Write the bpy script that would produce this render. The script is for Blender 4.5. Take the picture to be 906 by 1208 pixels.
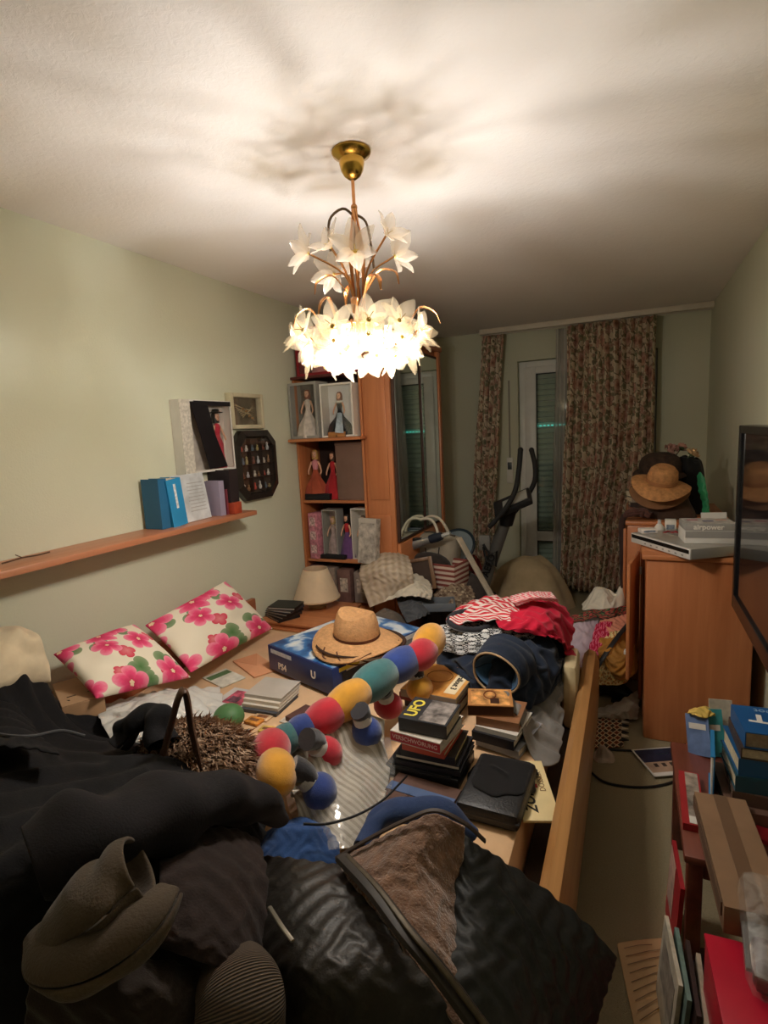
import bpy, bmesh, math, random
import numpy as np
from mathutils import Vector, Matrix, Euler

# ---------------------------------------------------------------- clear
for o in list(bpy.data.objects):
    bpy.data.objects.remove(o, do_unlink=True)
sc = bpy.context.scene
COL = sc.collection
R = math.radians
PI = math.pi

# ---------------------------------------------------------------- camera
FPX, CX, CY = 646.0, 453.0, 604.0
CAMZ = 1.6
YAW, PITCH, ROLL = R(-24.47), R(-8.31), R(2.87)
_f = np.array([math.sin(YAW)*math.cos(PITCH), math.cos(YAW)*math.cos(PITCH), math.sin(PITCH)])
_r = np.array([math.cos(YAW), -math.sin(YAW), 0.0])
_d = np.cross(_f, _r)
_r2 = _r*math.cos(ROLL) + _d*math.sin(ROLL)
_d2 = -_r*math.sin(ROLL) + _d*math.cos(ROLL)
CAM = np.array([0.0, 0.0, CAMZ])
cd = bpy.data.cameras.new('camera')
cam = bpy.data.objects.new('camera', cd)
COL.objects.link(cam)
cd.sensor_fit = 'HORIZONTAL'
cd.sensor_width = 36.0
cd.lens = 36.0*FPX/906.0
cd.clip_start = 0.02
cam.matrix_world = Matrix(((_r2[0], -_d2[0], -_f[0], 0), (_r2[1], -_d2[1], -_f[1], 0),
                           (_r2[2], -_d2[2], -_f[2], CAMZ), (0, 0, 0, 1)))
sc.camera = cam

# ---------------------------------------------------------------- world, exposure
w = bpy.data.worlds.new('night')
sc.world = w
w.use_nodes = True
w.node_tree.nodes['Background'].inputs[0].default_value = (0.02, 0.03, 0.05, 1)
w.node_tree.nodes['Background'].inputs[1].default_value = 0.3
vs = sc.view_settings
vs.view_transform = 'Standard'
vs.look = 'None'
vs.exposure = 0.15
vs.gamma = 1.0
vs.use_curve_mapping = False
sc.cycles.max_bounces = 16
sc.cycles.diffuse_bounces = 8
sc.cycles.transparent_max_bounces = 24
LAMP_WATTS = 8.2
LAMP_COLOR = (1.0, 0.965, 0.935)

# room extents (metres)
XL, XR, YB, YF, ZC = -2.16, 0.59, 5.43, -1.3, 2.5


def ray(px, py):
    return _r2*(px-CX)/FPX + _d2*(py-CY)/FPX + _f


def at(px, py, x=None, y=None, z=None):
    """world point seen at a photograph pixel, on the plane x=, y= or z="""
    r = ray(px, py)
    if x is not None: t = (x-CAM[0])/r[0]
    elif y is not None: t = (y-CAM[1])/r[1]
    else: t = (z-CAM[2])/r[2]
    return Vector(CAM + r*t)

# ---------------------------------------------------------------- materials
def lin(c):
    if isinstance(c, str):
        c = tuple(int(c[i:i+2], 16) for i in (0, 2, 4))
    out = []
    for v in c[:3]:
        v = v/255.0
        out.append(v/12.92 if v <= 0.04045 else ((v+0.055)/1.055)**2.4)
    return (out[0], out[1], out[2], 1.0)

MATS = {}
class NT:
    """small node-tree helper"""
    def __init__(self, m):
        self.m = m; self.t = m.node_tree; self.n = self.t.nodes; self.l = self.t.links
        self.b = self.n['Principled BSDF']
    def add(self, kind, **kw):
        x = self.n.new(kind)
        for k, v in kw.items():
            setattr(x, k, v)
        return x
    def link(self, a, b):
        self.l.new(a, b)
    def val(self, sock, v):
        if isinstance(v, bpy.types.NodeSocket): self.l.new(v, sock)
        else: sock.default_value = v
    def math(self, op, a, b=0.0, c=None):
        x = self.add('ShaderNodeMath', operation=op)
        self.val(x.inputs[0], a); self.val(x.inputs[1], b)
        if c is not None: self.val(x.inputs[2], c)
        return x.outputs[0]
    def vmath(self, op, a, b=None, scale=None):
        x = self.add('ShaderNodeVectorMath', operation=op)
        self.val(x.inputs[0], a)
        if b is not None: self.val(x.inputs[1], b)
        if scale is not None: self.val(x.inputs['Scale'], scale)
        return x
    def mix(self, f, a, b, blend='MIX'):
        x = self.add('ShaderNodeMix', data_type='RGBA', blend_type=blend)
        self.val(x.inputs['Factor'], f)
        self.val(x.inputs[6], a); self.val(x.inputs[7], b)
        return x.outputs[2]
    def coord(self, which='Object', scale=1.0, rot=(0, 0, 0), loc=(0, 0, 0)):
        tc = self.add('ShaderNodeTexCoord')
        mp = self.add('ShaderNodeMapping')
        mp.inputs['Scale'].default_value = scale if isinstance(scale, tuple) else (scale,)*3
        mp.inputs['Rotation'].default_value = rot
        mp.inputs['Location'].default_value = loc
        self.link(tc.outputs[which], mp.inputs[0])
        return mp.outputs[0]
    def noise(self, vec, scale=5.0, detail=3.0, rough=0.55, dist=0.0):
        x = self.add('ShaderNodeTexNoise')
        self.link(vec, x.inputs['Vector'])
        x.inputs['Scale'].default_value = scale; x.inputs['Detail'].default_value = detail
        x.inputs['Roughness'].default_value = rough; x.inputs['Distortion'].default_value = dist
        return x.outputs[0]
    def ramp(self, f, stops, interp='LINEAR'):
        x = self.add('ShaderNodeValToRGB')
        x.color_ramp.interpolation = interp
        e = x.color_ramp.elements
        while len(e) < len(stops): e.new(0.5)
        for el, (p, c) in zip(e, stops):
            el.position = p; el.color = c
        self.link(f, x.inputs[0])
        return x.outputs[0]
    def bump(self, h, strength=0.3, dist=0.01):
        x = self.add('ShaderNodeBump')
        x.inputs['Strength'].default_value = strength; x.inputs['Distance'].default_value = dist
        self.link(h, x.inputs['Height'])
        self.link(x.outputs[0], self.b.inputs['Normal'])


def newmat(name):
    m = bpy.data.materials.new(name); m.use_nodes = True
    MATS[name] = m
    return NT(m)


def M(col, rough=0.7, var=0.12, vs=6.0, bump=0.0, bs=60.0, metal=0.0, spec=0.4, sheen=0.0, coat=0.0):
    """plain procedural material: colour with fine grain variation and relief"""
    key = 'm_%s_%s_%s_%s_%s_%s_%s_%s_%s' % (col, rough, var, vs, bump, bs, metal, sheen, coat)
    if key in MATS: return MATS[key]
    n = newmat(key)
    c = lin(col)
    v = n.coord('Object')
    f = n.noise(v, vs, 4.0)
    dark = tuple(k*(1-var*1.6) for k in c[:3])+(1,)
    lite = tuple(min(1, k*(1+var)) for k in c[:3])+(1,)
    n.link(n.ramp(f, [(0.3, dark), (0.7, lite)]), n.b.inputs['Base Color'])
    n.b.inputs['Roughness'].default_value = rough
    n.b.inputs['Metallic'].default_value = metal
    n.b.inputs['Specular IOR Level'].default_value = spec
    if sheen:
        n.b.inputs['Sheen Weight'].default_value = sheen
        n.b.inputs['Sheen Roughness'].default_value = 0.5
    if coat:
        n.b.inputs['Coat Weight'].default_value = coat
    if bump:
        n.bump(n.noise(v, bs, 2.0), bump, 0.004)
    return n.m


def fabric(col, rough=0.9, var=0.2, weave=350.0, bump=0.25, sheen=0.12):
    return M(col, rough, var, 9.0, bump, weave, 0.0, 0.2, sheen)


def wood(c1, c2, rough=0.45, scale=1.0, axis='Z', coat=0.15):
    key = 'wood_%s_%s_%s_%s_%s' % (c1, c2, rough, scale, axis)
    if key in MATS: return MATS[key]
    n = newmat(key)
    s = {'X': (0.6, 9, 9), 'Y': (9, 0.6, 9), 'Z': (9, 9, 0.6)}[axis]
    v = n.coord('Object', tuple(k*scale for k in s))
    f = n.noise(v, 1.6, 5.0, 0.6, 0.6)
    g = n.noise(v, 14.0, 3.0, 0.6)
    c = n.ramp(f, [(0.32, lin(c2)), (0.68, lin(c1))])
    c = n.mix(n.math('MULTIPLY', g, 0.35), c, lin(c2))
    n.link(c, n.b.inputs['Base Color'])
    n.b.inputs['Roughness'].default_value = rough
    n.b.inputs['Coat Weight'].default_value = coat
    n.b.inputs['Coat Roughness'].default_value = 0.25
    n.bump(g, 0.06, 0.002)
    return n.m

# ---------------------------------------------------------------- mesh building
class MB:
    def __init__(self):
        self.v = []; self.f = []; self.uv = None
    def box(self, cx, cy, cz, sx, sy, sz, ch=0.0):
        """box by centre and full size, with optional chamfer"""
        o = len(self.v)
        hx, hy, hz = sx/2, sy/2, sz/2
        if ch <= 0:
            for x in (-hx, hx):
                for y in (-hy, hy):
                    for z in (-hz, hz):
                        self.v.append((cx+x, cy+y, cz+z))
            for q in ((0, 1, 3, 2), (4, 6, 7, 5), (0, 4, 5, 1), (2, 3, 7, 6), (0, 2, 6, 4), (1, 5, 7, 3)):
                self.f.append(tuple(o+i for i in q))
        else:
            bm = bmesh.new()
            bmesh.ops.create_cube(bm, size=1.0)
            for v in bm.verts:
                v.co = Vector((v.co.x*sx, v.co.y*sy, v.co.z*sz))
            bmesh.ops.bevel(bm, geom=bm.edges[:], offset=min(ch, hx*.9, hy*.9, hz*.9), segments=2, profile=0.5, affect='EDGES')
            bm.verts.index_update()
            for v in bm.verts: self.v.append((cx+v.co.x, cy+v.co.y, cz+v.co.z))
            for f in bm.faces: self.f.append(tuple(o+v.index for v in f.verts))
            bm.free()
        return self
    def b2(self, x0, x1, y0, y1, z0, z1, ch=0.0):
        return self.box((x0+x1)/2, (y0+y1)/2, (z0+z1)/2, abs(x1-x0), abs(y1-y0), abs(z1-z0), ch)
    def tube(self, pts, r, n=8, caps=True, flat=None):
        """tube along points; r number or list; flat=(a,b) elliptical factors"""
        pts = [Vector(p) for p in pts]
        rs = r if isinstance(r, (list, tuple)) else [r]*len(pts)
        o = len(self.v)
        up = Vector((0, 0, 1))
        prev = None
        for i, p in enumerate(pts):
            t = (pts[min(i+1, len(pts)-1)]-pts[max(i-1, 0)]).normalized()
            if prev is None:
                a = t.cross(up)
                if a.length < 0.05: a = t.cross(Vector((1, 0, 0)))
            else:
                a = prev - t*prev.dot(t)
            a.normalize(); prev = a
            b = t.cross(a)
            fa, fb = flat if flat else (1, 1)
            for k in range(n):
                an = 2*PI*k/n
                self.v.append(tuple(p + a*(math.cos(an)*rs[i]*fa) + b*(math.sin(an)*rs[i]*fb)))
        for i in range(len(pts)-1):
            for k in range(n):
                self.f.append((o+i*n+k, o+i*n+(k+1) % n, o+(i+1)*n+(k+1) % n, o+(i+1)*n+k))
        if caps:
            self.f.append(tuple(o+k for k in range(n))[::-1])
            e = o+(len(pts)-1)*n
            self.f.append(tuple(e+k for k in range(n)))
        return self
    def lathe(self, prof, n=24, c=(0, 0, 0), sx=1.0, sy=1.0, caps=True):
        o = len(self.v)
        for (r, z) in prof:
            for k in range(n):
                a = 2*PI*k/n
                self.v.append((c[0]+math.cos(a)*r*sx, c[1]+math.sin(a)*r*sy, c[2]+z))
        for i in range(len(prof)-1):
            for k in range(n):
                self.f.append((o+i*n+k, o+i*n+(k+1) % n, o+(i+1)*n+(k+1) % n, o+(i+1)*n+k))
        if caps:
            if prof[0][0] > 1e-4: self.f.append(tuple(o+k for k in range(n))[::-1])
            e = o+(len(prof)-1)*n
            if prof[-1][0] > 1e-4: self.f.append(tuple(e+k for k in range(n)))
        return self
    def ball(self, c, r, n=16, m=10):
        r = r if isinstance(r, (tuple, list)) else (r, r, r)
        o = len(self.v)
        for i in range(m+1):
            ph = PI*i/m
            rr = max(math.sin(ph), 1e-4)
            for k in range(n):
                a = 2*PI*k/n
                self.v.append((c[0]+r[0]*rr*math.cos(a), c[1]+r[1]*rr*math.sin(a), c[2]-r[2]*math.cos(ph)))
        for i in range(m):
            for k in range(n):
                self.f.append((o+i*n+k, o+i*n+(k+1) % n, o+(i+1)*n+(k+1) % n, o+(i+1)*n+k))
        return self
    def prism(self, poly, z0, z1):
        """extrude an XY polygon between z0 and z1"""
        o = len(self.v); n = len(poly)
        for z in (z0, z1):
            for p in poly: self.v.append((p[0], p[1], z))
        self.f.append(tuple(o+i for i in range(n))[::-1])
        self.f.append(tuple(o+n+i for i in range(n)))
        for i in range(n):
            j = (i+1) % n
            self.f.append((o+i, o+j, o+n+j, o+n+i))
        return self
    def grid(self, P, closed_u=False):
        """P[i][j] points"""
        o = len(self.v); a = len(P); b = len(P[0])
        for row in P:
            for p in row: self.v.append(tuple(p))
        for i in range(a if closed_u else a-1):
            for j in range(b-1):
                i2 = (i+1) % a
                self.f.append((o+i*b+j, o+i2*b+j, o+i2*b+j+1, o+i*b+j+1))
        return self
    def xf(self, mat, start=0):
        for i in range(start, len(self.v)):
            self.v[i] = tuple(mat @ Vector(self.v[i]))
        return self
    def mesh(self, name, smooth=True):
        me = bpy.data.meshes.new(name)
        me.from_pydata(self.v, [], self.f)
        bm = bmesh.new(); bm.from_mesh(me)
        bmesh.ops.recalc_face_normals(bm, faces=bm.faces)
        bm.to_mesh(me); bm.free()
        if smooth:
            me.polygons.foreach_set('use_smooth', [True]*len(me.polygons))
            try: me.set_sharp_from_angle(angle=R(38))
            except Exception: pass
        me.update()
        return me


def setp(o, label=None, cat=None, group=None, kind=None):
    if label: o['label'] = label
    if cat: o['category'] = cat
    if group: o['group'] = group
    if kind: o['kind'] = kind
    return o


def link(name, me, mat=None, parent=None, loc=None, rot=None):
    o = bpy.data.objects.new(name, me)
    COL.objects.link(o)
    if mat is not None and me is not None and len(me.materials) == 0: me.materials.append(mat)
    if parent is not None: o.parent = parent
    if loc is not None: o.location = loc
    if rot is not None: o.rotation_euler = rot
    return o


def part(name, mb, mat, parent, label=None, smooth=True, kind=None, loc=None, rot=None):
    me = mb.mesh(name, smooth) if isinstance(mb, MB) else mb
    o = link(name, me, mat, parent, loc, rot)
    if label: o['label'] = label
    if kind: o['kind'] = kind
    return o


def thing(name, label, cat, loc=(0, 0, 0), rz=0.0, group=None, rot=None):
    o = bpy.data.objects.new(name, None)
    o.empty_display_size = 0.05
    COL.objects.link(o)
    o.location = loc
    o.rotation_euler = rot if rot is not None else (0, 0, rz)
    return setp(o, label, cat, group)


def solo(name, mb, mat, label, cat, group=None, loc=None, rot=None, smooth=True, kind=None):
    """a thing that is one mesh; origin moved to its base when built in world coordinates"""
    if isinstance(mb, MB) and loc is None:
        a = np.array(mb.v)
        c = np.array([(a[:, 0].min()+a[:, 0].max())/2, (a[:, 1].min()+a[:, 1].max())/2, a[:, 2].min()])
        mb.v = [tuple(p) for p in (a-c)]
        loc = tuple(c)
    o = part(name, mb, mat, None, None, smooth, None, loc, rot)
    return setp(o, label, cat, group, kind)


def struct(name, mb, mat, parent=None, smooth=False):
    o = part(name, mb, mat, parent, None, smooth)
    if parent is None: o['kind'] = 'structure'
    return o


def text(body, size, mat, parent, loc, rot=(0, 0, 0), name='lettering', ext=0.0006, align='CENTER', sx=1.0, bold=0.0, shear=0.0):
    cu = bpy.data.curves.new('tmp_text', 'FONT')
    cu.body = body; cu.size = size; cu.extrude = ext; cu.align_x = align; cu.align_y = 'CENTER'
    cu.offset = bold; cu.shear = shear; cu.resolution_u = 3
    t = bpy.data.objects.new('tmp_text', cu)
    COL.objects.link(t)
    dg = bpy.context.evaluated_depsgraph_get()
    me = bpy.data.meshes.new_from_object(t.evaluated_get(dg))
    bpy.data.objects.remove(t, do_unlink=True)
    me.name = name
    me.materials.clear()
    o = link(name, me, mat, parent, loc, rot)
    o.scale = (sx, 1, 1)
    return o


def shade(o, sub=0, solid=0.0, off=-1.0):
    if solid:
        md = o.modifiers.new('thickness', 'SOLIDIFY'); md.thickness = solid; md.offset = off
    if sub:
        md = o.modifiers.new('smooth', 'SUBSURF'); md.levels = sub; md.render_levels = sub
    return o


def dup(root, label=None, loc=None, rot=None):
    r = root.copy(); COL.objects.link(r)
    if label: r['label'] = label
    if loc is not None: r.location = loc
    if rot is not None: r.rotation_euler = rot
    for ch in list(root.children):
        c = ch.copy(); COL.objects.link(c); c.parent = r
        for g in list(ch.children):
            d = g.copy(); COL.objects.link(d); d.parent = c
    return r

# ---------------------------------------------------------------- cloth
def crom(a, n):
    """Catmull-Rom resample of axis 0 to n samples"""
    m = a.shape[0]
    t = np.linspace(0, m-1, n)
    i = np.clip(t.astype(int), 0, m-2)
    u = (t-i).reshape((-1,)+(1,)*(a.ndim-1))
    p1 = a[i]; p2 = a[i+1]
    p0 = np.where((i > 0).reshape(u.shape), a[np.maximum(i-1, 0)], 2*p1-p2)
    p3 = np.where((i < m-2).reshape(u.shape), a[np.minimum(i+2, m-1)], 2*p2-p1)
    return 0.5*((2*p1)+(-p0+p2)*u+(2*p0-5*p1+4*p2-p3)*u*u+(-p0+3*p1-3*p2+p3)*u**3)


def ground_map(x0, x1, y0, y1, ztop, res=0.02, default=0.0):
    """heights of what already stands there, seen from above"""
    bpy.context.view_layer.update()
    dg = bpy.context.evaluated_depsgraph_get()
    nx = max(2, int((x1-x0)/res)+1); ny = max(2, int((y1-y0)/res)+1)
    H = np.full((nx, ny), default)
    dn = Vector((0, 0, -1))
    for i in range(nx):
        x = x0+i*res
        for j in range(ny):
            ok, p, *_ = sc.ray_cast(dg, Vector((x, y0+j*res, ztop)), dn)
            if ok: H[i, j] = p.z
    def g(X, Y):
        u = np.clip((X-x0)/res, 0, nx-1.001); v = np.clip((Y-y0)/res, 0, ny-1.001)
        a = u.astype(int); b = v.astype(int); fu = u-a; fv = v-b
        a2 = np.minimum(a+1, nx-1); b2 = np.minimum(b+1, ny-1)
        return (H[a, b]*(1-fu)*(1-fv)+H[a2, b]*fu*(1-fv)+H[a, b2]*(1-fu)*fv+H[a2, b2]*fu*fv)
    return g


def simulate(P0, excess=1.12, steps=70, ground=None, seed=0, pin=0.02, bend=0.35, noise=0.006, grav=5.0,
             gap=0.006, iters=5, exv=None):
    """position-based cloth: the sheet is longer than its outline, so it buckles into folds"""
    rng = np.random.RandomState(seed)
    P = P0.copy()
    nu, nv, _ = P.shape
    k = rng.randn(nu//5+3, nv//5+3, 3)
    P += noise*crom(crom(k, nu).swapaxes(0, 1), nv).swapaxes(0, 1)*np.array([.6, .6, 1.6])
    if exv is None: exv = excess
    cons = []
    def con(a, b, k, e):
        L = np.linalg.norm(P0[a]-P0[b], axis=-1)*e
        cons.append((a, b, L, k))
    S = slice
    ed = (excess+exv)/2
    for s in (0, 1):
        con((S(s, nu-1, 2), S(None)), (S(s+1, nu, 2), S(None)), 1.0, excess)
        con((S(None), S(s, nv-1, 2)), (S(None), S(s+1, nv, 2)), 1.0, exv)
        con((S(s, nu-1, 2), S(0, nv-1)), (S(s+1, nu, 2), S(1, nv)), 0.5, ed)
        con((S(s, nu-1, 2), S(1, nv)), (S(s+1, nu, 2), S(0, nv-1)), 0.5, ed)
    # fix slice lengths
    cc = []
    for a, b, L, k in cons:
        n0 = min(P[a].shape[0], P[b].shape[0]); n1 = min(P[a].shape[1], P[b].shape[1])
        cc.append((a, b, L, k))
    for s in (0, 1, 2, 3):
        for q in (2,):
            A = np.arange(s, nu-q, 4)
            if len(A):
                a = (A, S(None)); b = (A+q, S(None))
                L = (np.linalg.norm(P0[A+1]-P0[A], axis=-1)+np.linalg.norm(P0[A+2]-P0[A+1], axis=-1))*excess
                cc.append((a, b, L, bend))
            A = np.arange(s, nv-q, 4)
            if len(A):
                a = (S(None), A); b = (S(None), A+q)
                L = (np.linalg.norm(P0[:, A+1]-P0[:, A], axis=-1)+np.linalg.norm(P0[:, A+2]-P0[:, A+1], axis=-1))*exv
                cc.append((a, b, L, bend))
    V = np.zeros_like(P)
    dt = 1/50.0
    for st in range(steps):
        Q = P.copy()
        V[..., 2] -= grav*dt
        P = P+V*dt
        for it in range(iters):
            for a, b, L, k in cc:
                d = P[b]-P[a]
                ln = np.linalg.norm(d, axis=-1)+1e-9
                c = (d*(k*0.5*(ln-L)/ln)[..., None])
                P[a] += c; P[b] -= c
        P += pin*(P0-P)
        if ground is not None:
            g = ground(P[..., 0], P[..., 1])+gap
            h = P[..., 2] < g
            P[..., 2] = np.where(h, np.minimum(g, P[..., 2]+0.03), P[..., 2])
            P[..., 0] = np.maximum(P[..., 0], XL+.02)
            V = (P-Q)/dt*0.93
            V[h] *= 0.35
        else:
            V = (P-Q)/dt*0.93
    return P


def grid_obj(name, P, mat, parent=None, solid=0.006, sub=1, uv=True):
    nu, nv, _ = P.shape
    c = np.array([P[..., 0].mean(), P[..., 1].mean(), P[..., 2].min()])
    me = bpy.data.meshes.new(name)
    if parent is not None:
        c = np.array(parent.location)
    V = (P-c).reshape(-1, 3)
    idx = np.arange(nu*nv).reshape(nu, nv)
    F = np.stack([idx[:-1, :-1], idx[1:, :-1], idx[1:, 1:], idx[:-1, 1:]], -1).reshape(-1, 4)
    me.from_pydata(V.tolist(), [], F.tolist())
    me.polygons.foreach_set('use_smooth', [True]*len(me.polygons))
    if uv:
        l = me.uv_layers.new(name='UVMap')
        U, W = np.meshgrid(np.linspace(0, 1, nu), np.linspace(0, 1, nv), indexing='ij')
        UV = np.stack([U, W], -1).reshape(-1, 2)
        l.data.foreach_set('uv', UV[F.reshape(-1)].reshape(-1))
    me.update()
    o = link(name, me, mat, parent, None if parent is not None else tuple(c))
    shade(o, sub, solid)
    return o


def ctrl(rows, mode='px'):
    """control rows of (px, py, z) photograph points at height z, or world points"""
    out = []
    for r in rows:
        out.append([at(p[0], p[1], z=p[2]) if mode == 'px' else Vector(p) for p in r])
    a = np.array([[tuple(q) for q in r] for r in out], float)
    a[..., 0] = np.clip(a[..., 0], XL+.04, XR-.03)
    return a


def cloth(name, rows, mat, label=None, cat=None, n=(44, 44), mode='px', parent=None, solid=0.006, sub=1, group=None, **kw):
    C = ctrl(rows, mode) if not isinstance(rows, np.ndarray) else rows
    P0 = crom(crom(C, n[0]).swapaxes(0, 1), n[1]).swapaxes(0, 1)
    P = simulate(P0, **kw)
    o = grid_obj(name, P, mat, parent, solid, sub)
    if label: setp(o, label, cat, group)
    return o


def mound_rows(cx, cy, rx, ry, z, h, rz=0.0, k=7, drop=0.02, sq=0.0, seed=0):
    """square sheet of control points draped over a low mound"""
    rng = random.Random(seed)
    rows = []
    for i in range(k):
        row = []
        for j in range(k):
            u = -1+2*i/(k-1); v = -1+2*j/(k-1)
            # square to disc-ish
            a = u*math.sqrt(1-v*v/2*(1-sq)); b = v*math.sqrt(1-u*u/2*(1-sq))
            a *= 1+rng.uniform(-.1, .1); b *= 1+rng.uniform(-.1, .1)
            r = min(1.0, math.hypot(a, b))
            zz = z+drop+h*max(0.0, (1-r**2.4))*rng.uniform(.82, 1.1)
            X = a*rx; Y = b*ry
            row.append((cx+X*math.cos(rz)-Y*math.sin(rz), cy+X*math.sin(rz)+Y*math.cos(rz), zz))
        rows.append(row)
    return rows
# ================================================================ pattern materials
def flowers(n, vec, rnd=0.7, rad=0.42, petals=5, off=(0, 0, 0), grow=1.0):
    """flower shapes on a jittered lattice: returns mask, normalised radius, random value"""
    v = n.vmath('ADD', vec, off).outputs[0]
    vo = n.add('ShaderNodeTexVoronoi', voronoi_dimensions='2D', feature='F1')
    vo.inputs['Scale'].default_value = 1.0; vo.inputs['Randomness'].default_value = rnd
    n.link(v, vo.inputs['Vector'])
    d = n.vmath('SUBTRACT', v, vo.outputs['Position']).outputs[0]
    sp = n.add('ShaderNodeSeparateXYZ'); n.link(d, sp.inputs[0])
    cs = n.add('ShaderNodeSeparateColor'); n.link(vo.outputs['Color'], cs.inputs[0])
    th = n.math('ARCTAN2', sp.outputs[1], sp.outputs[0])
    r = n.vmath('LENGTH', n.vmath('MULTIPLY', d, (1, 1, 0)).outputs[0]).outputs['Value']
    ph = n.math('MULTIPLY', cs.outputs[0], 6.28)
    ca = n.math('ABSOLUTE', n.math('COSINE', n.math('ADD', n.math('MULTIPLY', th, petals/2.0), ph)))
    pr = n.math('ADD', n.math('MULTIPLY', n.math('POWER', ca, 0.6), 0.42), 0.58)
    size = n.math('ADD', n.math('MULTIPLY', cs.outputs[1], 0.4), 0.7)
    t = n.math('DIVIDE', r, n.math('MULTIPLY', n.math('MULTIPLY', pr, size), rad))
    mask = n.math('LESS_THAN', t, 1.0)
    return mask, t, cs.outputs[2]


def pillow_fabric():
    n = newmat('pillow_floral')
    v = n.coord('UV', (2.7, 2.2, 1))
    c = lin('efe6d0')
    # leaves
    m0, t0, r0 = flowers(n, v, 0.9, 0.30, 3, (3.3, 7.1, 0))
    leaf = n.mix(t0, lin('4f7a45'), lin('8ea07a'))
    c = n.mix(m0, c, leaf)
    m2, t2, r2 = flowers(n, v, 0.9, 0.24, 4, (9.7, 1.4, 0))
    c = n.mix(m2, c, n.mix(t2, lin('e58a8e'), lin('d9425a')))
    m1, t1, r1 = flowers(n, v, 0.55, 0.52, 5, (0.35, 0.2, 0))
    streak = n.math('MULTIPLY', n.noise(n.coord('UV', (30, 30, 1)), 1.0, 2.0), 0.6)
    petal = n.ramp(n.math('ADD', n.math('MULTIPLY', t1, 0.75), n.math('MULTIPLY', streak, 0.4)),
                   [(0.12, lin('8a2138')), (0.25, lin('d23b62')), (0.55, lin('ea4f7d')), (0.9, lin('f59aae')), (1.0, lin('e2566f'))])
    c = n.mix(m1, c, petal)
    cen = n.math('LESS_THAN', t1, 0.14)
    c = n.mix(cen, c, lin('f2d5b0'))
    n.link(c, n.b.inputs['Base Color'])
    n.b.inputs['Roughness'].default_value = 0.85
    n.b.inputs['Specular IOR Level'].default_value = 0.2
    n.bump(n.noise(n.coord('Object'), 300, 2), 0.15, 0.002)
    return n.m


def curtain_fabric():
    n = newmat('curtain_floral')
    v = n.coord('UV', (1, 1, 1))
    c = n.mix(n.noise(v, 7.0, 3.0), lin('e6dac4'), lin('d8c8ae'))
    vine = n.add('ShaderNodeTexWave', wave_type='BANDS', bands_direction='DIAGONAL')
    vine.inputs['Scale'].default_value = 1.1; vine.inputs['Distortion'].default_value = 9.0
    vine.inputs['Detail'].default_value = 2.0; vine.inputs['Detail Scale'].default_value = 1.6
    n.link(v, vine.inputs['Vector'])
    vm = n.math('GREATER_THAN', vine.outputs[1], 0.86)
    c = n.mix(vm, c, lin('857c66'))
    m0, t0, r0 = flowers(n, n.vmath('SCALE', v, scale=1.9).outputs[0], 1.0, 0.36, 3, (2.2, 5.0, 0))
    c = n.mix(m0, c, n.mix(t0, lin('74785f'), lin('9f997c')))
    m3, t3, r3 = flowers(n, n.vmath('SCALE', v, scale=2.6).outputs[0], 1.0, 0.30, 4, (7.2, 3.0, 0))
    c = n.mix(m3, c, n.mix(t3, lin('a08270'), lin('bda28c')))
    m1, t1, r1 = flowers(n, v, 0.8, 0.38, 5, (0.1, 0.6, 0))
    fl = n.ramp(t1, [(0.1, lin('8a6758')), (0.4, lin('b88d7c')), (0.8, lin('cfae98')), (1.0, lin('9d7a68'))])
    c = n.mix(m1, c, fl)
    n.link(c, n.b.inputs['Base Color'])
    n.b.inputs['Roughness'].default_value = 0.9
    n.b.inputs['Specular IOR Level'].default_value = 0.15
    n.bump(n.noise(v, 90, 2), 0.2, 0.003)
    return n.m

# ================================================================ room shell
def wall_mat(name, col, col2):
    n = newmat(name)
    v = n.coord('Object')
    f = n.noise(v, 1.3, 4.0)
    c = n.mix(f, lin(col), lin(col2))
    n.link(c, n.b.inputs['Base Color'])
    n.b.inputs['Roughness'].default_value = 0.9
    n.b.inputs['Specular IOR Level'].default_value = 0.15
    h = n.noise(v, 130.0, 3.0, 0.6)
    n.bump(h, 0.35, 0.004)
    return n.m

W_GREEN = wall_mat('wall_pale_green', 'd4d2bd', 'c9ceb6')
n = newmat('ceiling_roughcast')
v = n.coord('Object')
n.link(n.mix(n.noise(v, 2.0, 3.0), lin('f4f0ea'), lin('eee8e2')), n.b.inputs['Base Color'])
n.b.inputs['Roughness'].default_value = 0.95
n.b.inputs['Specular IOR Level'].default_value = 0.1
h1 = n.noise(v, 42.0, 4.0, 0.65, 0.6)
n.bump(h1, 0.35, 0.007)
CEIL = n.m
n = newmat('carpet_olive')
v = n.coord('Object')
c = n.mix(n.noise(v, 160.0, 2.0), lin('857a62'), lin('aba082'))
c = n.mix(n.noise(v, 2.2, 4.0), c, lin('91866c'))
n.link(c, n.b.inputs['Base Color'])
n.b.inputs['Roughness'].default_value = 1.0
n.b.inputs['Specular IOR Level'].default_value = 0.05
n.bump(n.noise(v, 260.0, 2.0), 0.7, 0.006)
CARPET = n.m

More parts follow.
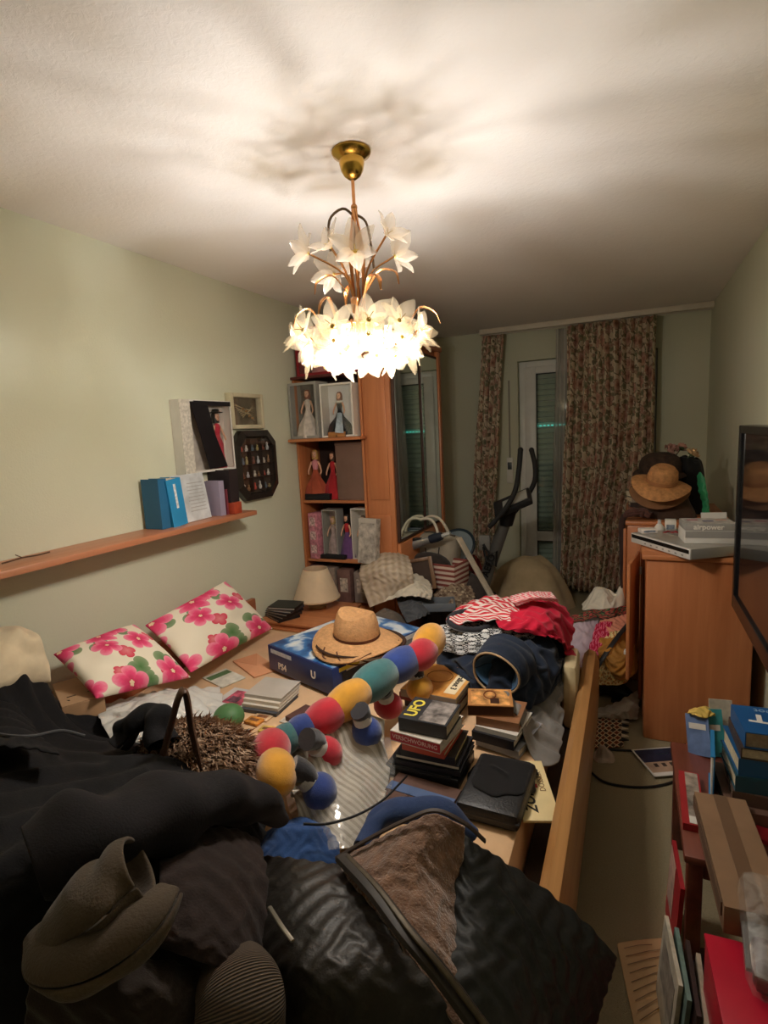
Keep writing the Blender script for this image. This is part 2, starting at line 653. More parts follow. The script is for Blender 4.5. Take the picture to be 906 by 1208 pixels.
struct('floor', MB().b2(XL-.2, XR+.2, YF-.2, YB+.3, -0.1, 0), CARPET)
struct('ceiling', MB().b2(XL-.2, XR+.2, YF-.2, YB+.3, ZC, ZC+.1), CEIL)
struct('wall_left', MB().b2(XL-.15, XL, YF-.2, YB+.3, 0, ZC), W_GREEN)
struct('wall_right', MB().b2(XR, XR+.15, YF-.2, YB+.3, 0, ZC), W_GREEN)
struct('wall_front', MB().b2(XL, XR, YF-.15, YF, 0, ZC), W_GREEN)
HX0, HX1, HZ = -1.0, 0.2, 2.2        # opening of the balcony door and side window
struct('wall_back', MB().b2(XL, HX0, YB, YB+.2, 0, ZC).b2(HX1, XR, YB, YB+.2, 0, ZC).b2(HX0, HX1, YB, YB+.2, HZ, ZC), W_GREEN)
# baseboards (seen beside the cabinet and under the door side)
BBW = M('d8d3c4', 0.5, 0.05)
struct('baseboard_right', MB().b2(XR-.014, XR-.001, YF, YB, 0, .07), BBW)
struct('baseboard_back', MB().b2(XL, HX0, YB-.014, YB-.001, 0, .07), BBW)

# balcony door with frame, glazed leaf and roller shutter behind
PVC = M('dfe0da', 0.35, 0.04, spec=0.5)
SEAL = M('26292a', 0.6, 0.05)
n = newmat('door_glass')
n.b.inputs['Base Color'].default_value = (0.9, 0.95, 0.93, 1)
n.b.inputs['Roughness'].default_value = 0.02
tr = n.add('ShaderNodeBsdfTransparent'); gl = n.add('ShaderNodeBsdfGlossy'); gl.inputs['Roughness'].default_value = 0.03
tr.inputs[0].default_value = (0.93, 0.97, 0.95, 1)
fr = n.add('ShaderNodeFresnel'); fr.inputs[0].default_value = 1.6
mx = n.add('ShaderNodeMixShader'); n.link(n.math('ADD', n.math('MULTIPLY', n.noise(n.coord('Object'), 3.0, 2.0), 0.04), fr.outputs[0]), mx.inputs[0])
n.link(tr.outputs[0], mx.inputs[1]); n.link(gl.outputs[0], mx.inputs[2])
n.link(mx.outputs[0], n.n['Material Output'].inputs[0])
GLASS = n.m
yd = YB+0.05
door = thing('door_1', None, None, ((HX0+HX1)/2, yd, 0)); door['kind'] = 'structure'
fx0, fx1 = HX0+.005, HX1-.005
X0 = -(HX0+HX1)/2
def dbox(name, x0, x1, z0, z1, y0, y1, mat, par=None, ch=0.006):
    return part(name, MB().b2(x0+X0, x1+X0, y0-yd, y1-yd, z0, z1, ch), mat, par or door)
dbox('frame_post', fx0, fx0+.07, .0, HZ-.005, yd, yd+.07, PVC)
dbox('frame_post', fx1-.07, fx1, .0, HZ-.005, yd, yd+.07, PVC)
dbox('frame_head', fx0+.07, fx1-.07, HZ-.075, HZ-.005, yd, yd+.07, PVC)
lx0, lx1, lmid = fx0+.055, -0.28, None
lf = dbox('leaf_stile', lx0, lx0+.105, .03, HZ-.06, yd-.02, yd+.05, PVC)
dbox('leaf_stile', lx1-.105, lx1, .03, HZ-.06, yd-.02, yd+.05, PVC)
dbox('leaf_rail', lx0+.105, lx1-.105, 2.075, HZ-.06, yd-.02, yd+.05, PVC)
dbox('leaf_rail', lx0+.105, lx1-.105, .46, .555, yd-.02, yd+.05, PVC)
dbox('leaf_rail', lx0+.105, lx1-.105, .03, .13, yd-.02, yd+.05, PVC)
for z0, z1 in ((.13, .46), (.555, 2.075)):
    g = dbox('glass_pane', lx0+.105, lx1-.105, z0, z1, yd+.012, yd+.018, GLASS, None, 0)
    for (a0, a1, b0, b1) in ((lx0+.105, lx0+.113, z0, z1), (lx1-.113, lx1-.105, z0, z1), (lx0+.113, lx1-.113, z0, z0+.008), (lx0+.113, lx1-.113, z1-.008, z1)):
        part('rubber_seal', MB().b2(a0+X0, a1+X0, -.004, .011, b0, b1), SEAL, g)
# fixed window beside the door
dbox('mullion', lx1+.004, lx1+.07, .03, HZ-.075, yd, yd+.06, PVC)
dbox('window_pane', lx1+.07, fx1-.07, .9, HZ-.075, yd+.012, yd+.018, GLASS, None, 0)
dbox('lower_panel', lx1+.07, fx1-.07, .03, .9, yd+.005, yd+.05, PVC)
# roller shutter slats outside the glass
SLAT = M('b4bdb2', 0.55, 0.1)
sh = thing('roller_shutter', 'grey green roller shutter lowered behind the balcony door glass', 'shutter', ((HX0+HX1)/2, YB+.15, 0))
pitch = 0.052
slat = MB()
prof = [(-.006, 0), (-.004, .012), (.004, .024), (.008, .034), (.004, .044), (-.002, .0495)]
slat.grid([[(s*(HX1-HX0-.02)/2, p[0], p[1]) for p in prof] for s in (-1, 1)])
slat.grid([[(s*(HX1-HX0-.02)/2, p[0]+.006, p[1]) for p in prof] for s in (-1, 1)])
sm = slat.mesh('slat')
for i in range(42):
    part('slat', sm, SLAT, sh, loc=(0, 0, 0.005+i*pitch))
n = newmat('cyan_slot_glow')
n.b.inputs['Base Color'].default_value = (0.1, .6, .55, 1)
n.b.inputs['Emission Color'].default_value = (0.12, 0.95, 0.8, 1)
n.b.inputs['Emission Strength'].default_value = 0.9
CYAN = n.m
zz = at(640, 502, y=YB+.14).z
for k in range(9):
    px = 633+k*4.6
    p = at(px, 502, y=YB+.13)
    part('slot_glow', MB().box(p.x+X0, -.012, zz, .02, .004, .008), CYAN, sh, 'lit slot in shutter')  # emissive strips stand in for light showing between the slats
# shutter strap and winder left of the door
st = thing('shutter_winder', 'white shutter winder box with grey display and strap on the back wall', 'shutter control', (at(602, 555, y=YB).x, YB, 1.04))
part('housing', MB().box(0, -.012, .125, .06, .022, .25, .005), M('e4e2d8', .4, .04), st)
part('display', MB().box(0, -.0255, .17, .04, .004, .07, .001), M('3a4044', .3, .05), st)
part('strap', MB().box(0, -.004, .62, .014, .003, .74), M('8f8b7c', .8, .1), st)

# curtain rail board
RAILY = 5.26
rx0 = at(566, 384, y=RAILY).x
cr = thing('curtain_rail', 'white curtain rail board fixed under the ceiling along the back wall', 'curtain rail', ((rx0+XR)/2, RAILY, 2.45))
part('board', MB().box(0, 0, .024, XR-rx0-.006, .09, .046, .003), M('dcd3c2', .5, .05), cr)
part('track', MB().box(0, .02, -.004, XR-rx0-.02, .02, .008), M('c4bdb0', .5, .05), cr)

CURT = curtain_fabric()
def pleated(name, label, edges, nf, amp, y, mat, cat='curtain', nz=30, wid=2.0, seed=1, solid=0.003, ysag=0.0):
    """edges: list of (z, x_left, x_right) from top to bottom; nf folds"""
    rng = random.Random(seed)
    ph = [rng.uniform(0.75, 1.25) for _ in range(nf)]
    cum = np.cumsum([0]+ph); cum = cum/cum[-1]
    ns = nf*10
    E = np.array(edges, float)
    zs = np.linspace(E[0, 0], E[-1, 0], nz)
    xl = np.interp(-zs, -E[:, 0], E[:, 1]); xr = np.interp(-zs, -E[:, 0], E[:, 2])
    am = [rng.uniform(.6, 1.3) for _ in range(nf)]
    P = np.zeros((ns+1, nz, 3))
    for i in range(ns+1):
        u = i/ns
        k = min(nf-1, int(u*nf)); fr_ = u*nf-k
        uu = cum[k]+(cum[k+1]-cum[k])*fr_
        for j in range(nz):
            tz = j/(nz-1)
            a = amp*am[k]*(0.8+0.35*tz)
            yy = y+a*math.sin(2*PI*fr_)+0.012*math.sin(7*uu+5*tz+seed)+ysag*tz
            xx = xl[j]+(xr[j]-xl[j])*uu+0.25*(xr[j]-xl[j])/nf*math.sin(4*PI*fr_+.6)*.6+0.006*math.sin(3*tz*PI+u*9)
            P[i, j] = (xx, yy, zs[j])
    o = grid_obj(name, P, mat, None, solid, 0)
    uvl = o.data.uv_layers[0].data
    H = E[0, 0]-E[-1, 0]
    for d in uvl:
        d.uv = (d.uv[0]*wid*6, -d.uv[1]*H*6)
    setp(o, label, cat)
    return o

def ex(z, pl, pr, y):
    """left and right curtain edge from pixels (x, y)"""
    return (z, at(pl[0], pl[1], y=y).x, at(pr[0], pr[1], y=y).x)
pleated('floral_curtain', 'narrow faded floral curtain hanging left of the balcony door', [
    ex(2.44, (568, 386), (594, 386), RAILY), ex(1.6, (562, 500), (589, 500), RAILY), ex(.9, (558, 600), (584, 600), RAILY), ex(.04, (556, 690), (583, 690), RAILY)],
    5, .045, RAILY, CURT, wid=.75, seed=3)
pleated('floral_curtain', 'wide floral curtain in heavy folds covering the right half of the window', [
    ex(2.44, (668, 380), (773, 375), RAILY), ex(1.75, (668, 470), (772, 470), RAILY), ex(1.2, (665, 560), (768, 545), RAILY),
    ex(.7, (662, 640), (752, 610), RAILY), ex(.05, (660, 710), (738, 700), RAILY)],
    12, .062, RAILY-.03, CURT, wid=2.0, seed=8)
n = newmat('sheer_net')
n.b.inputs['Base Color'].default_value = lin('d9d4cc'); n.b.inputs['Roughness'].default_value = 0.9
tr = n.add('ShaderNodeBsdfTransparent')
mx = n.add('ShaderNodeMixShader')
fz = n.noise(n.coord('UV', (60, 300, 1)), 6.0, 2.0)
n.link(n.math('MULTIPLY_ADD', fz, 0.35, 0.40), mx.inputs[0])
n.link(tr.outputs[0], mx.inputs[1]); n.link(n.b.outputs[0], mx.inputs[2])
n.link(mx.outputs[0], n.n['Material Output'].inputs[0])
pleated('sheer_curtain', 'thin white net curtain beside the wide floral curtain', [
    ex(2.44, (655, 382), (674, 382), RAILY+.06), ex(1.5, (653, 520), (672, 520), RAILY+.06), ex(.05, (650, 700), (672, 700), RAILY+.06)],
    4, .022, RAILY+.07, n.m, 'curtain', wid=.5, seed=5, solid=0)
# ================================================================ chandelier
BRASS = M('c9a04a', 0.22, 0.08, metal=1.0)
ROSEBRASS = M('c88f5c', 0.3, 0.1, metal=1.0)
def petal_glass(name, c1, c2, clear):
    n = newmat(name)
    dif = n.add('ShaderNodeBsdfDiffuse'); trl = n.add('ShaderNodeBsdfTranslucent'); tra = n.add('ShaderNodeBsdfTransparent')
    glo = n.add('ShaderNodeBsdfGlossy'); glo.inputs['Roughness'].default_value = 0.12
    vein = n.noise(n.coord('Object', (6, 40, 6)), 3.0, 3.0)
    pc = n.mix(vein, lin(c1), lin(c2))
    n.link(pc, dif.inputs[0]); n.link(pc, trl.inputs[0])
    tra.inputs[0].default_value = (1, .96, .88, 1)
    m1 = n.add('ShaderNodeMixShader'); m1.inputs[0].default_value = .5
    n.link(dif.outputs[0], m1.inputs[1]); n.link(trl.outputs[0], m1.inputs[2])
    m2 = n.add('ShaderNodeMixShader'); m2.inputs[0].default_value = clear
    n.link(m1.outputs[0], m2.inputs[1]); n.link(tra.outputs[0], m2.inputs[2])
    m3 = n.add('ShaderNodeMixShader'); m3.inputs[0].default_value = .05
    n.link(m2.outputs[0], m3.inputs[1]); n.link(glo.outputs[0], m3.inputs[2])
    n.link(m3.outputs[0], n.n['Material Output'].inputs[0])
    return n.m
PETAL = petal_glass('petal_glass', 'fff6e8', 'ecdcc4', .62)          # upper lilies, pale copy of the glass
PETAL_BOWL = petal_glass('petal_glass_bowl', 'b3a58e', '8d7f66', .74)  # bowl copy of the glass, colour darkened to offset glare of the near bulbs
n = newmat('bulb_glow')
n.b.inputs['Emission Color'].default_value = (1, .86, .62, 1)
n.b.inputs['Emission Strength'].default_value = 6.0
n.b.inputs['Base Color'].default_value = (1, 1, 1, 1)
GLOW = n.m

LX, LY = -0.836, 1.722
ch = thing('chandelier', 'lit brass chandelier with two tiers of white glass lily flowers', 'chandelier', (LX, LY, 1.78))
Z0 = 1.78
def lz(z): return z-Z0
part('ceiling_canopy', MB().lathe([(.0, lz(2.5)), (.062, lz(2.5)), (.064, lz(2.494)), (.060, lz(2.486)), (.046, lz(2.478)), (.040, lz(2.472))], 28), BRASS, ch)
part('canopy_cup', MB().lathe([(.040, lz(2.474)), (.041, lz(2.462)), (.036, lz(2.44)), (.026, lz(2.424)), (.012, lz(2.414)), (.0, lz(2.412))], 24), BRASS, ch)
part('rod', MB().tube([(0, 0, lz(2.415)), (0, 0, lz(2.33))], .0055, 10), ROSEBRASS, ch)
part('rod_knob', MB().ball((0, 0, lz(2.33)), .011, 12, 8), ROSEBRASS, ch)

def petal_mesh(L, W, curl, cup):
    P = []
    nu, nv = 9, 5
    for i in range(nu):
        u = i/(nu-1)
        row = []
        wdt = W*(math.sin(PI*min(1, u**0.75*0.97+.015)))**0.85
        x = L*u
        z = cup*u-curl*(u**2.2)
        for j in range(nv):
            s = -1+2*j/(nv-1)
            row.append((x, s*wdt, z+0.16*W*abs(s)**1.5-0.05*W*(1-abs(s))+.0015*math.sin(u*15+s*4)))
        P.append(row)
    return MB().grid(P).mesh('petal')
PM_WIDE = petal_mesh(.078, .027, -.004, .028); PM_WIDE.materials.append(PETAL_BOWL)
PM_LONG = petal_mesh(.095, .029, .02, .07); PM_LONG.materials.append(PETAL)
cen = MB().ball((0, 0, .006), (.008, .008, .006), 8, 5)
for k in range(3):
    a = k*2.1
    cen.tube([(0, 0, .006), (.006*math.cos(a), .006*math.sin(a), .022), (.014*math.cos(a), .014*math.sin(a), .032)], .0012, 5)
CENM = cen.mesh('flower_centre')
STAM = M('b9a04e', .4, .1)
rngl = random.Random(4)
def flower(pos, nrm, pm, spin, scale=1.0, npet=6, gm=None):
    q = Vector(nrm).to_track_quat('Z', 'Y')
    f = link('flower', CENM, STAM, ch, pos, (q @ Euler((0, 0, spin)).to_quaternion()).to_euler())
    f.scale = (scale,)*3
    f['label'] = 'white glass lily'
    for k in range(npet):
        p = link('petal', pm, None, f, (0, 0, 0), (rngl.uniform(-.1, .1), rngl.uniform(-.12, .12), 2*PI*k/npet+rngl.uniform(-.08, .08)))
        s = rngl.uniform(.88, 1.1)
        p.scale = (s, s, s)
    return f
# bowl: rings of lilies
for cnt, rr, z, up, s, off in ((11, .205, 1.928, .45, .98, .2), (10, .178, 1.888, -.3, .9, .5), (7, .115, 1.85, -1.1, .9, .1), (1, .0, 1.838, -9, .9, 0)):
    for k in range(cnt):
        a = 2*PI*(k+off)/cnt+rngl.uniform(-.09, .09)
        d = Vector((math.cos(a), math.sin(a), up if cnt > 1 else 0))
        if cnt == 1: d = Vector((0, 0, -1))
        z_ = z+rngl.uniform(-.012, .014)
        flower((rr*math.cos(a), rr*math.sin(a), lz(z_)), d, PM_WIDE, rngl.uniform(0, 2), s*rngl.uniform(.92, 1.1))
# wire bowl that carries the lilies
for k in range(10):
    a = 2*PI*k/10
    pts = [(math.cos(a)*r_, math.sin(a)*r_, lz(z_)) for r_, z_ in ((.015, 1.98), (.07, 1.91), (.12, 1.89), (.17, 1.905), (.197, 1.94))]
    part('bowl_arm', MB().tube(pts, .0028, 6), ROSEBRASS, ch)
# upper tier
ups = [(-2.95, .165, 2.205, .5), (-2.1, .095, 2.19, .8), (-.35, .135, 2.205, .6), (-1.15, .12, 2.155, .1), (.9, .14, 2.19, .5), (2.1, .13, 2.2, .5), (2.75, .12, 2.15, .2)]
for a, rr, z, up in ups:
    flower((rr*math.cos(a), rr*math.sin(a), lz(z)), (math.cos(a), math.sin(a), up), PM_LONG, rngl.uniform(0, 2), rngl.uniform(.72, .9))
    pts = [(.012*math.cos(a), .012*math.sin(a), lz(1.95)), (.02*math.cos(a), .02*math.sin(a), lz(2.05)), (.05*math.cos(a), .05*math.sin(a), lz(2.13)), (rr*math.cos(a), rr*math.sin(a), lz(z))]
    P = crom(np.array(pts), 12)
    part('stem', MB().tube([tuple(p) for p in P], .0035, 6), ROSEBRASS, ch)
# twisted stems up to the rod, one big loop, curled leaves
for k in range(6):
    a = 2*PI*k/6+.3
    pts = [(.022*math.cos(a), .022*math.sin(a), lz(1.93)), (.018*math.cos(a+.5), .018*math.sin(a+.5), lz(2.06)), (.024*math.cos(a+1), .024*math.sin(a+1), lz(2.18)), (.006*math.cos(a), .006*math.sin(a), lz(2.325))]
    part('stem', MB().tube([tuple(p) for p in crom(np.array(pts), 14)], .004, 6), ROSEBRASS, ch)
pts = [(.0, 0, lz(2.3)), (-.03, -.02, lz(2.325)), (-.075, -.03, lz(2.30)), (-.085, -.03, lz(2.24)), (-.08, -.03, lz(2.2))]
part('loop_stem', MB().tube([tuple(p) for p in crom(np.array(pts), 16)], .0042, 6), M('6d5a44', .4, .1, metal=.6), ch)
pts = [(.0, 0, lz(2.31)), (.035, .01, lz(2.28)), (.05, .01, lz(2.2)), (.06, 0, lz(2.13))]
part('loop_stem', MB().tube([tuple(p) for p in crom(np.array(pts), 16)], .0042, 6), M('6d5a44', .4, .1, metal=.6), ch)
for a, r0, r1, z0, z1 in ((-.6, .03, .13, 2.04, 2.09), (-.2, .03, .15, 2.06, 2.11), (3.4, .03, .14, 2.05, 2.12), (2.4, .03, .12, 2.05, 2.1), (-2.4, .12, .21, 1.93, 2.0), (-1.9, .1, .17, 1.94, 2.02), (-1.2, .12, .2, 1.93, 2.0), (0.2, .15, .25, 1.92, 1.99)):
    P = [(r0*math.cos(a), r0*math.sin(a), lz(z0)), ((r0+r1)/2*math.cos(a), (r0+r1)/2*math.sin(a), lz(z1+.005)), (r1*math.cos(a), r1*math.sin(a), lz(z1-.01)), (r1*1.08*math.cos(a), r1*1.08*math.sin(a), lz(z1-.05))]
    part('curled_leaf', MB().tube([tuple(p) for p in crom(np.array(P), 12)], [.003+.007*math.sin(PI*i/11) for i in range(12)], 6, True, (1, .35)), ROSEBRASS, ch)
part('bowl_baffle', MB().lathe([(.0, lz(1.962)), (.062, lz(1.958)), (.063, lz(1.962)), (0, lz(1.97))], 28), ROSEBRASS, ch)  # unseen disc added to hold direct bulb light off the ceiling
# bulbs
for k in range(6):
    a = 2*PI*k/6+.25
    rr = .095
    sk = part('socket', MB().lathe([(.011, lz(1.908)), (.014, lz(1.915)), (.013, lz(1.95))], 12, (rr*math.cos(a), rr*math.sin(a), 0)), M('e8dcc0', .4, .05), ch)
    part('bulb', MB().lathe([(.010, lz(1.908)), (.015, lz(1.9)), (.017, lz(1.89)), (.011, lz(1.881)), (.0, lz(1.878))], 14, (rr*math.cos(a), rr*math.sin(a), 0)), GLOW, ch)
    ld = bpy.data.lights.new('bulb_light', 'POINT')
    ld.energy = LAMP_WATTS; ld.color = LAMP_COLOR; ld.shadow_soft_size = 0.018
    lo = bpy.data.objects.new('bulb_light', ld); COL.objects.link(lo)
    lo.location = (LX+rr*math.cos(a), LY+rr*math.sin(a), 1.86)
# ================================================================ wardrobe, doll bookcase, wall shelf
CHERRY = wood('cd8656', 'b06a40', 0.42, 1.0, 'Z')
CHERRY_Y = wood('cd8656', 'b06a40', 0.42, 1.0, 'Y')
CHERRY_X = wood('cd8656', 'b06a40', 0.42, 1.0, 'X')
DARKEDGE = M('4a3328', .6, .1)
n = newmat('mirror_glass')
n.b.inputs['Base Color'].default_value = (.82, .88, .82, 1)
n.b.inputs['Metallic'].default_value = 1.0
n.b.inputs['Roughness'].default_value = 0.03
n.link(n.math('MULTIPLY_ADD', n.noise(n.coord('Object'), 6.0, 3.0), .04, .01), n.b.inputs['Roughness'])
MIRROR = n.m
CLEAR = newmat('clear_film')
n = CLEAR
tr = n.add('ShaderNodeBsdfTransparent'); gl = n.add('ShaderNodeBsdfGlossy'); gl.inputs['Roughness'].default_value = .08
mx = n.add('ShaderNodeMixShader')
n.link(n.math('MULTIPLY_ADD', n.noise(n.coord('Object'), 14.0, 2.0), .10, .02), mx.inputs[0])
n.link(tr.outputs[0], mx.inputs[1]); n.link(gl.outputs[0], mx.inputs[2])
n.link(mx.outputs[0], n.n['Material Output'].inputs[0])
CLEAR = n.m

wd = thing('wardrobe', 'tall cherry wood wardrobe with two mirrored sliding doors', 'wardrobe', (-1.75, 3.85, 0))
ox, oy = 1.75, -3.85
def wb(name, x0, x1, y0, y1, z0, z1, mat, ch=.004, par=None, label=None):
    return part(name, MB().b2(x0+ox, x1+ox, y0+oy, y1+oy, z0, z1, ch), mat, par or wd, label)
wb('body', -2.15, -1.425, 3.60, 4.28, .0, 2.2, CHERRY)
wb('side_panel', -1.622, -1.425, 3.31, 3.60, .0, 2.2, CHERRY)
wb('raised_panel', -1.60, -1.455, 3.300, 3.312, 1.15, 2.05, CHERRY, .006)
wb('raised_panel', -1.60, -1.455, 3.300, 3.312, .2, 1.05, CHERRY, .006)
for (y0, y1) in ((3.325, 3.80), (3.83, 4.22)):
    d = wb('mirror_door', -1.424, -1.404, y0, y1, .86, 2.16, DARKEDGE, .003)
    part('mirror', MB().b2(-1.404+ox, -1.401+ox, y0+.018+oy, y1-.018+oy, .88, 2.14), MIRROR, d, 'mirror glass')
wb('base_front', -1.424, -1.400, 3.325, 4.25, .06, .85, CHERRY_Y, .003)
wb('end_post', -1.424, -1.392, 4.225, 4.28, .0, 2.2, CHERRY, .004)
wb('cornice', -1.62, -1.38, 3.29, 4.29, 2.2, 2.235, CHERRY_Y, .006)

# hat lying on the wardrobe
h = thing('felt_hat', 'dark reddish felt hat lying on top of the wardrobe', 'hat', (-1.50, 4.0, 2.235))
part('brim', MB().lathe([(.0, .0), (.10, .0), (.15, .012), (.152, .016), (.10, .006)], 24, sy=1.1), M('5e3d34', .9, .15), h)
part('crown', MB().lathe([(.095, .004), (.09, .05), (.075, .085), (.04, .097), (.0, .093)], 24), M('5e3d34', .9, .15), h)

bc = thing('doll_bookcase', 'narrow open bookcase full of boxed dolls beside the wardrobe', 'bookcase', (-1.89, 3.43, 0))
ox2, oy2 = 1.89, -3.43
def bb(name, x0, x1, y0, y1, z0, z1, mat, ch=.003):
    return part(name, MB().b2(x0+ox2, x1+ox2, y0+oy2, y1+oy2, z0, z1, ch), mat, bc)
bb('side_panel', -2.155, -2.137, 3.30, 3.595, 0, 1.985, CHERRY)
bb('side_panel', -1.643, -1.626, 3.30, 3.595, 0, 1.985, CHERRY)
bb('back_panel', -2.137, -1.643, 3.58, 3.595, 0, 1.985, M('3a2a24', .8, .1))
SHZ = (.06, .38, .72, 1.145, 1.58, 1.985)
for z in SHZ:
    y0 = 3.20 if z == 1.58 else 3.31
    x0, x1 = (-2.155, -1.60) if z in (1.58, 1.985) else (-2.137, -1.643)
    if z in (1.58,):
        bb('shelf_board', x0, x1, y0, 3.30, z-.02, z, CHERRY_X); bb('shelf_board', -2.137, -1.643, 3.30, 3.58, z-.02, z, CHERRY_X)
    elif z == 1.985:
        bb('shelf_board', x0, -1.626, 3.28, 3.595, z, z+.018, M('5a2a26', .5, .1))
    else:
        bb('shelf_board', x0, x1, y0, 3.58, z-.02, z, CHERRY_X)

SKIN = M('d9a688', .5, .05)
def doll(label, loc, h, gown, hair, rz=0.0, gown2=None, hat=None, lean=0.0, spread=1.0, cat='doll', group=None):
    """little fashion doll in a long gown, facing local -Y"""
    t = thing('doll', label, cat, loc, rz, group, rot=(lean, 0, rz))
    s = h/0.30
    def rim(k, n=28):
        return [1+.10*math.sin(7*2*PI*i/n)*k for i in range(n)]
    mb = MB(); n_ = 28; prof = [(.062*spread, 0), (.058*spread, .03), (.046*spread, .08), (.030, .13), (.016, .165), (.0145, .175)]
    P = []
    for i in range(n_):
        a = 2*PI*i/n_
        row = []
        for (r, z) in prof:
            k = 1+.12*math.sin(7*a+z*20)*min(1, r/.05)
            row.append((math.cos(a)*r*k*s, math.sin(a)*r*k*.72*s, z*s))
        P.append(row)
    mb.grid(P, True)
    mb.f.append(tuple(i*len(prof) for i in range(n_)))
    part('skirt', mb, gown, t)
    part('bodice', MB().lathe([(.0142, .172), (.017, .19), (.021, .212), (.017, .226), (.008, .234)], 16, sy=.7).xf(Matrix.Scale(s, 4)), gown2 or gown, t)
    part('head', MB().lathe([(.006, .228), (.006, .24), (.0135, .247), (.0165, .262), (.0145, .28), (.0, .287)], 16).xf(Matrix.Scale(s, 4)), SKIN, t)
    fc = MB()
    for sx in (-1, 1): fc.ball((sx*.006, -.0155, .265), (.0028, .0015, .002), 6, 4)
    fc.ball((0, -.0165, .2595), (.0016, .002, .0025), 6, 4)
    part('eyes', fc.xf(Matrix.Scale(s, 4)), M('2a2020', .4, .0), t)
    part('lips', MB().ball((0, -.0150, .2535), (.004, .0015, .0014), 6, 4).xf(Matrix.Scale(s, 4)), M('b03040', .4, .0), t)
    part('hair', MB().lathe([(.021, .236), (.0225, .255), (.0205, .278), (.012, .291), (.0, .293)], 16, (0, .006, 0), .95, .85).xf(Matrix.Scale(s, 4)), hair, t)
    for sx in (-1, 1):
        part('arm', MB().tube([(sx*.019*s, 0, .222*s), (sx*.032*s, -.004*s, .195*s), (sx*.040*s, -.012*s, .165*s), (sx*.036*s, -.02*s, .148*s)], [.0065*s, .0058*s, .005*s, .004*s], 8), SKIN, t)
    if hat is not None:
        part('hat', MB().lathe([(.0, .287), (.034, .286), (.038, .289), (.02, .293), (.016, .305), (.0, .308)], 18).xf(Matrix.Scale(s, 4)), hat, t)
    return t


def window_box(label, loc, w, h, d, frame, back, rz=0.0, fw=.012, lean=0.0, cat='box', film=True, name='doll_box', extra=None):
    """display carton with a clear window, facing local -Y; origin at base centre"""
    t = thing(name, label, cat, loc, rz, rot=(lean, 0, rz))
    part('back_panel', MB().b2(-w/2, w/2, d/2-.003, d/2, 0, h), back, t)
    part('side_panel', MB().b2(-w/2, -w/2+.003, -d/2, d/2-.003, 0, h), frame, t)
    part('side_panel', MB().b2(w/2-.003, w/2, -d/2, d/2-.003, 0, h), frame, t)
    part('base_panel', MB().b2(-w/2+.003, w/2-.003, -d/2, d/2-.003, 0, .003), frame, t)
    part('top_panel', MB().b2(-w/2+.003, w/2-.003, -d/2, d/2-.003, h-.003, h), frame, t)
    fr = MB()
    y0, y1 = -d/2-.002, -d/2
    fr.b2(-w/2, -w/2+fw, y0, y1, 0, h).b2(w/2-fw, w/2, y0, y1, 0, h).b2(-w/2+fw, w/2-fw, y0, y1, 0, fw).b2(-w/2+fw, w/2-fw, y0, y1, h-fw, h)
    part('window_frame', fr, frame, t, smooth=False)
    if film: part('clear_window', MB().b2(-w/2+fw, w/2-fw, -d/2+.001, -d/2+.002, fw, h-fw), CLEAR, t, 'clear film window')
    return t

WHITEC = M('dcd8d0', .55, .06); GREYC = M('9c9a94', .6, .08); REDC = M('8e1f2a', .5, .08); BLACKC = M('17161a', .5, .1)
PINKB = M('b98a8e', .6, .2, 20); MAUVE = M('5d4a4e', .7, .25, 18)
LACE = M('d8cdc4', .8, .15, 30); REDV = fabric('b12a30', .8); PINKV = fabric('d0888e', .8); ORANGV = fabric('b0543a', .8); PURP = fabric('6d4a7e', .8)
BROWNH = M('4a2c1c', .6, .2, 60); BLONDE = M('b98f50', .6, .2, 60); BLACKH = M('141010', .5, .1); REDH = M('7a3420', .6, .2, 60)

# top: red box
rb = window_box('red doll carton with clear front lying on top of the bookcase', (-1.89, 3.42, 2.003), .44, .325, .24, REDC, MAUVE, R(-4), .02)
doll('doll in dusty pink gown inside the red carton', (-2.0, 3.43, 2.008), .29, PINKV, BROWNH, R(10))
doll('doll in grey mauve gown inside the red carton', (-1.88, 3.42, 2.008), .27, M('8c7276', .8, .2), BLONDE, R(-10))
# shelf at eye level
window_box('grey carton with a white gown doll on the top bookcase shelf', (-2.025, 3.295, 1.582), .235, .375, .14, GREYC, M('6d625c', .7, .2, 25), R(-5), .018)
doll('bride doll in ivory lace gown standing in the grey carton', (-2.03, 3.285, 1.586), .335, LACE, REDH, R(5), spread=1.25)
window_box('white carton with a black gown doll on the top bookcase shelf', (-1.775, 3.285, 1.582), .235, .35, .13, WHITEC, M('e6e6e6', .5, .04), R(4), .012)
BLG = fabric('17171c', .7)
dd = doll('doll in wide black ball gown with pale blue front panel', (-1.775, 3.27, 1.586), .30, BLG, REDH, R(4), spread=1.5)
mbp = MB().grid([[(-.012+.002*k, -.014-.016*k, .155-.026*k) for k in range(6)], [(.012+.0-.0*k, -.017-.0165*k, .155-.026*k) for k in range(6)], [(.02+.007*k, -.011-.014*k, .150-.026*k) for k in range(6)]])
part('blue_panel', mbp, M('a9b9c6', .5, .2, 40), dd, 'pale blue silk panel')
part('white_collar', MB().lathe([(.012, .215), (.03, .225), (.027, .232)], 16, sy=.8), WHITEC, dd)
solo('wooden_block', MB().box(0, 0, .017, .12, .03, .034, .002), wood('c98d52', 'a8703c', .5, 2, 'X'), 'small light wood block in front of the white doll carton', 'block', loc=(-1.775, 3.213, 1.582))
solo('paper_strip', MB().box(0, 0, .004, .07, .02, .006), WHITEC, 'thin white paper strip on the right end of the top bookcase shelf', 'paper', loc=(-1.655, 3.213, 1.582))
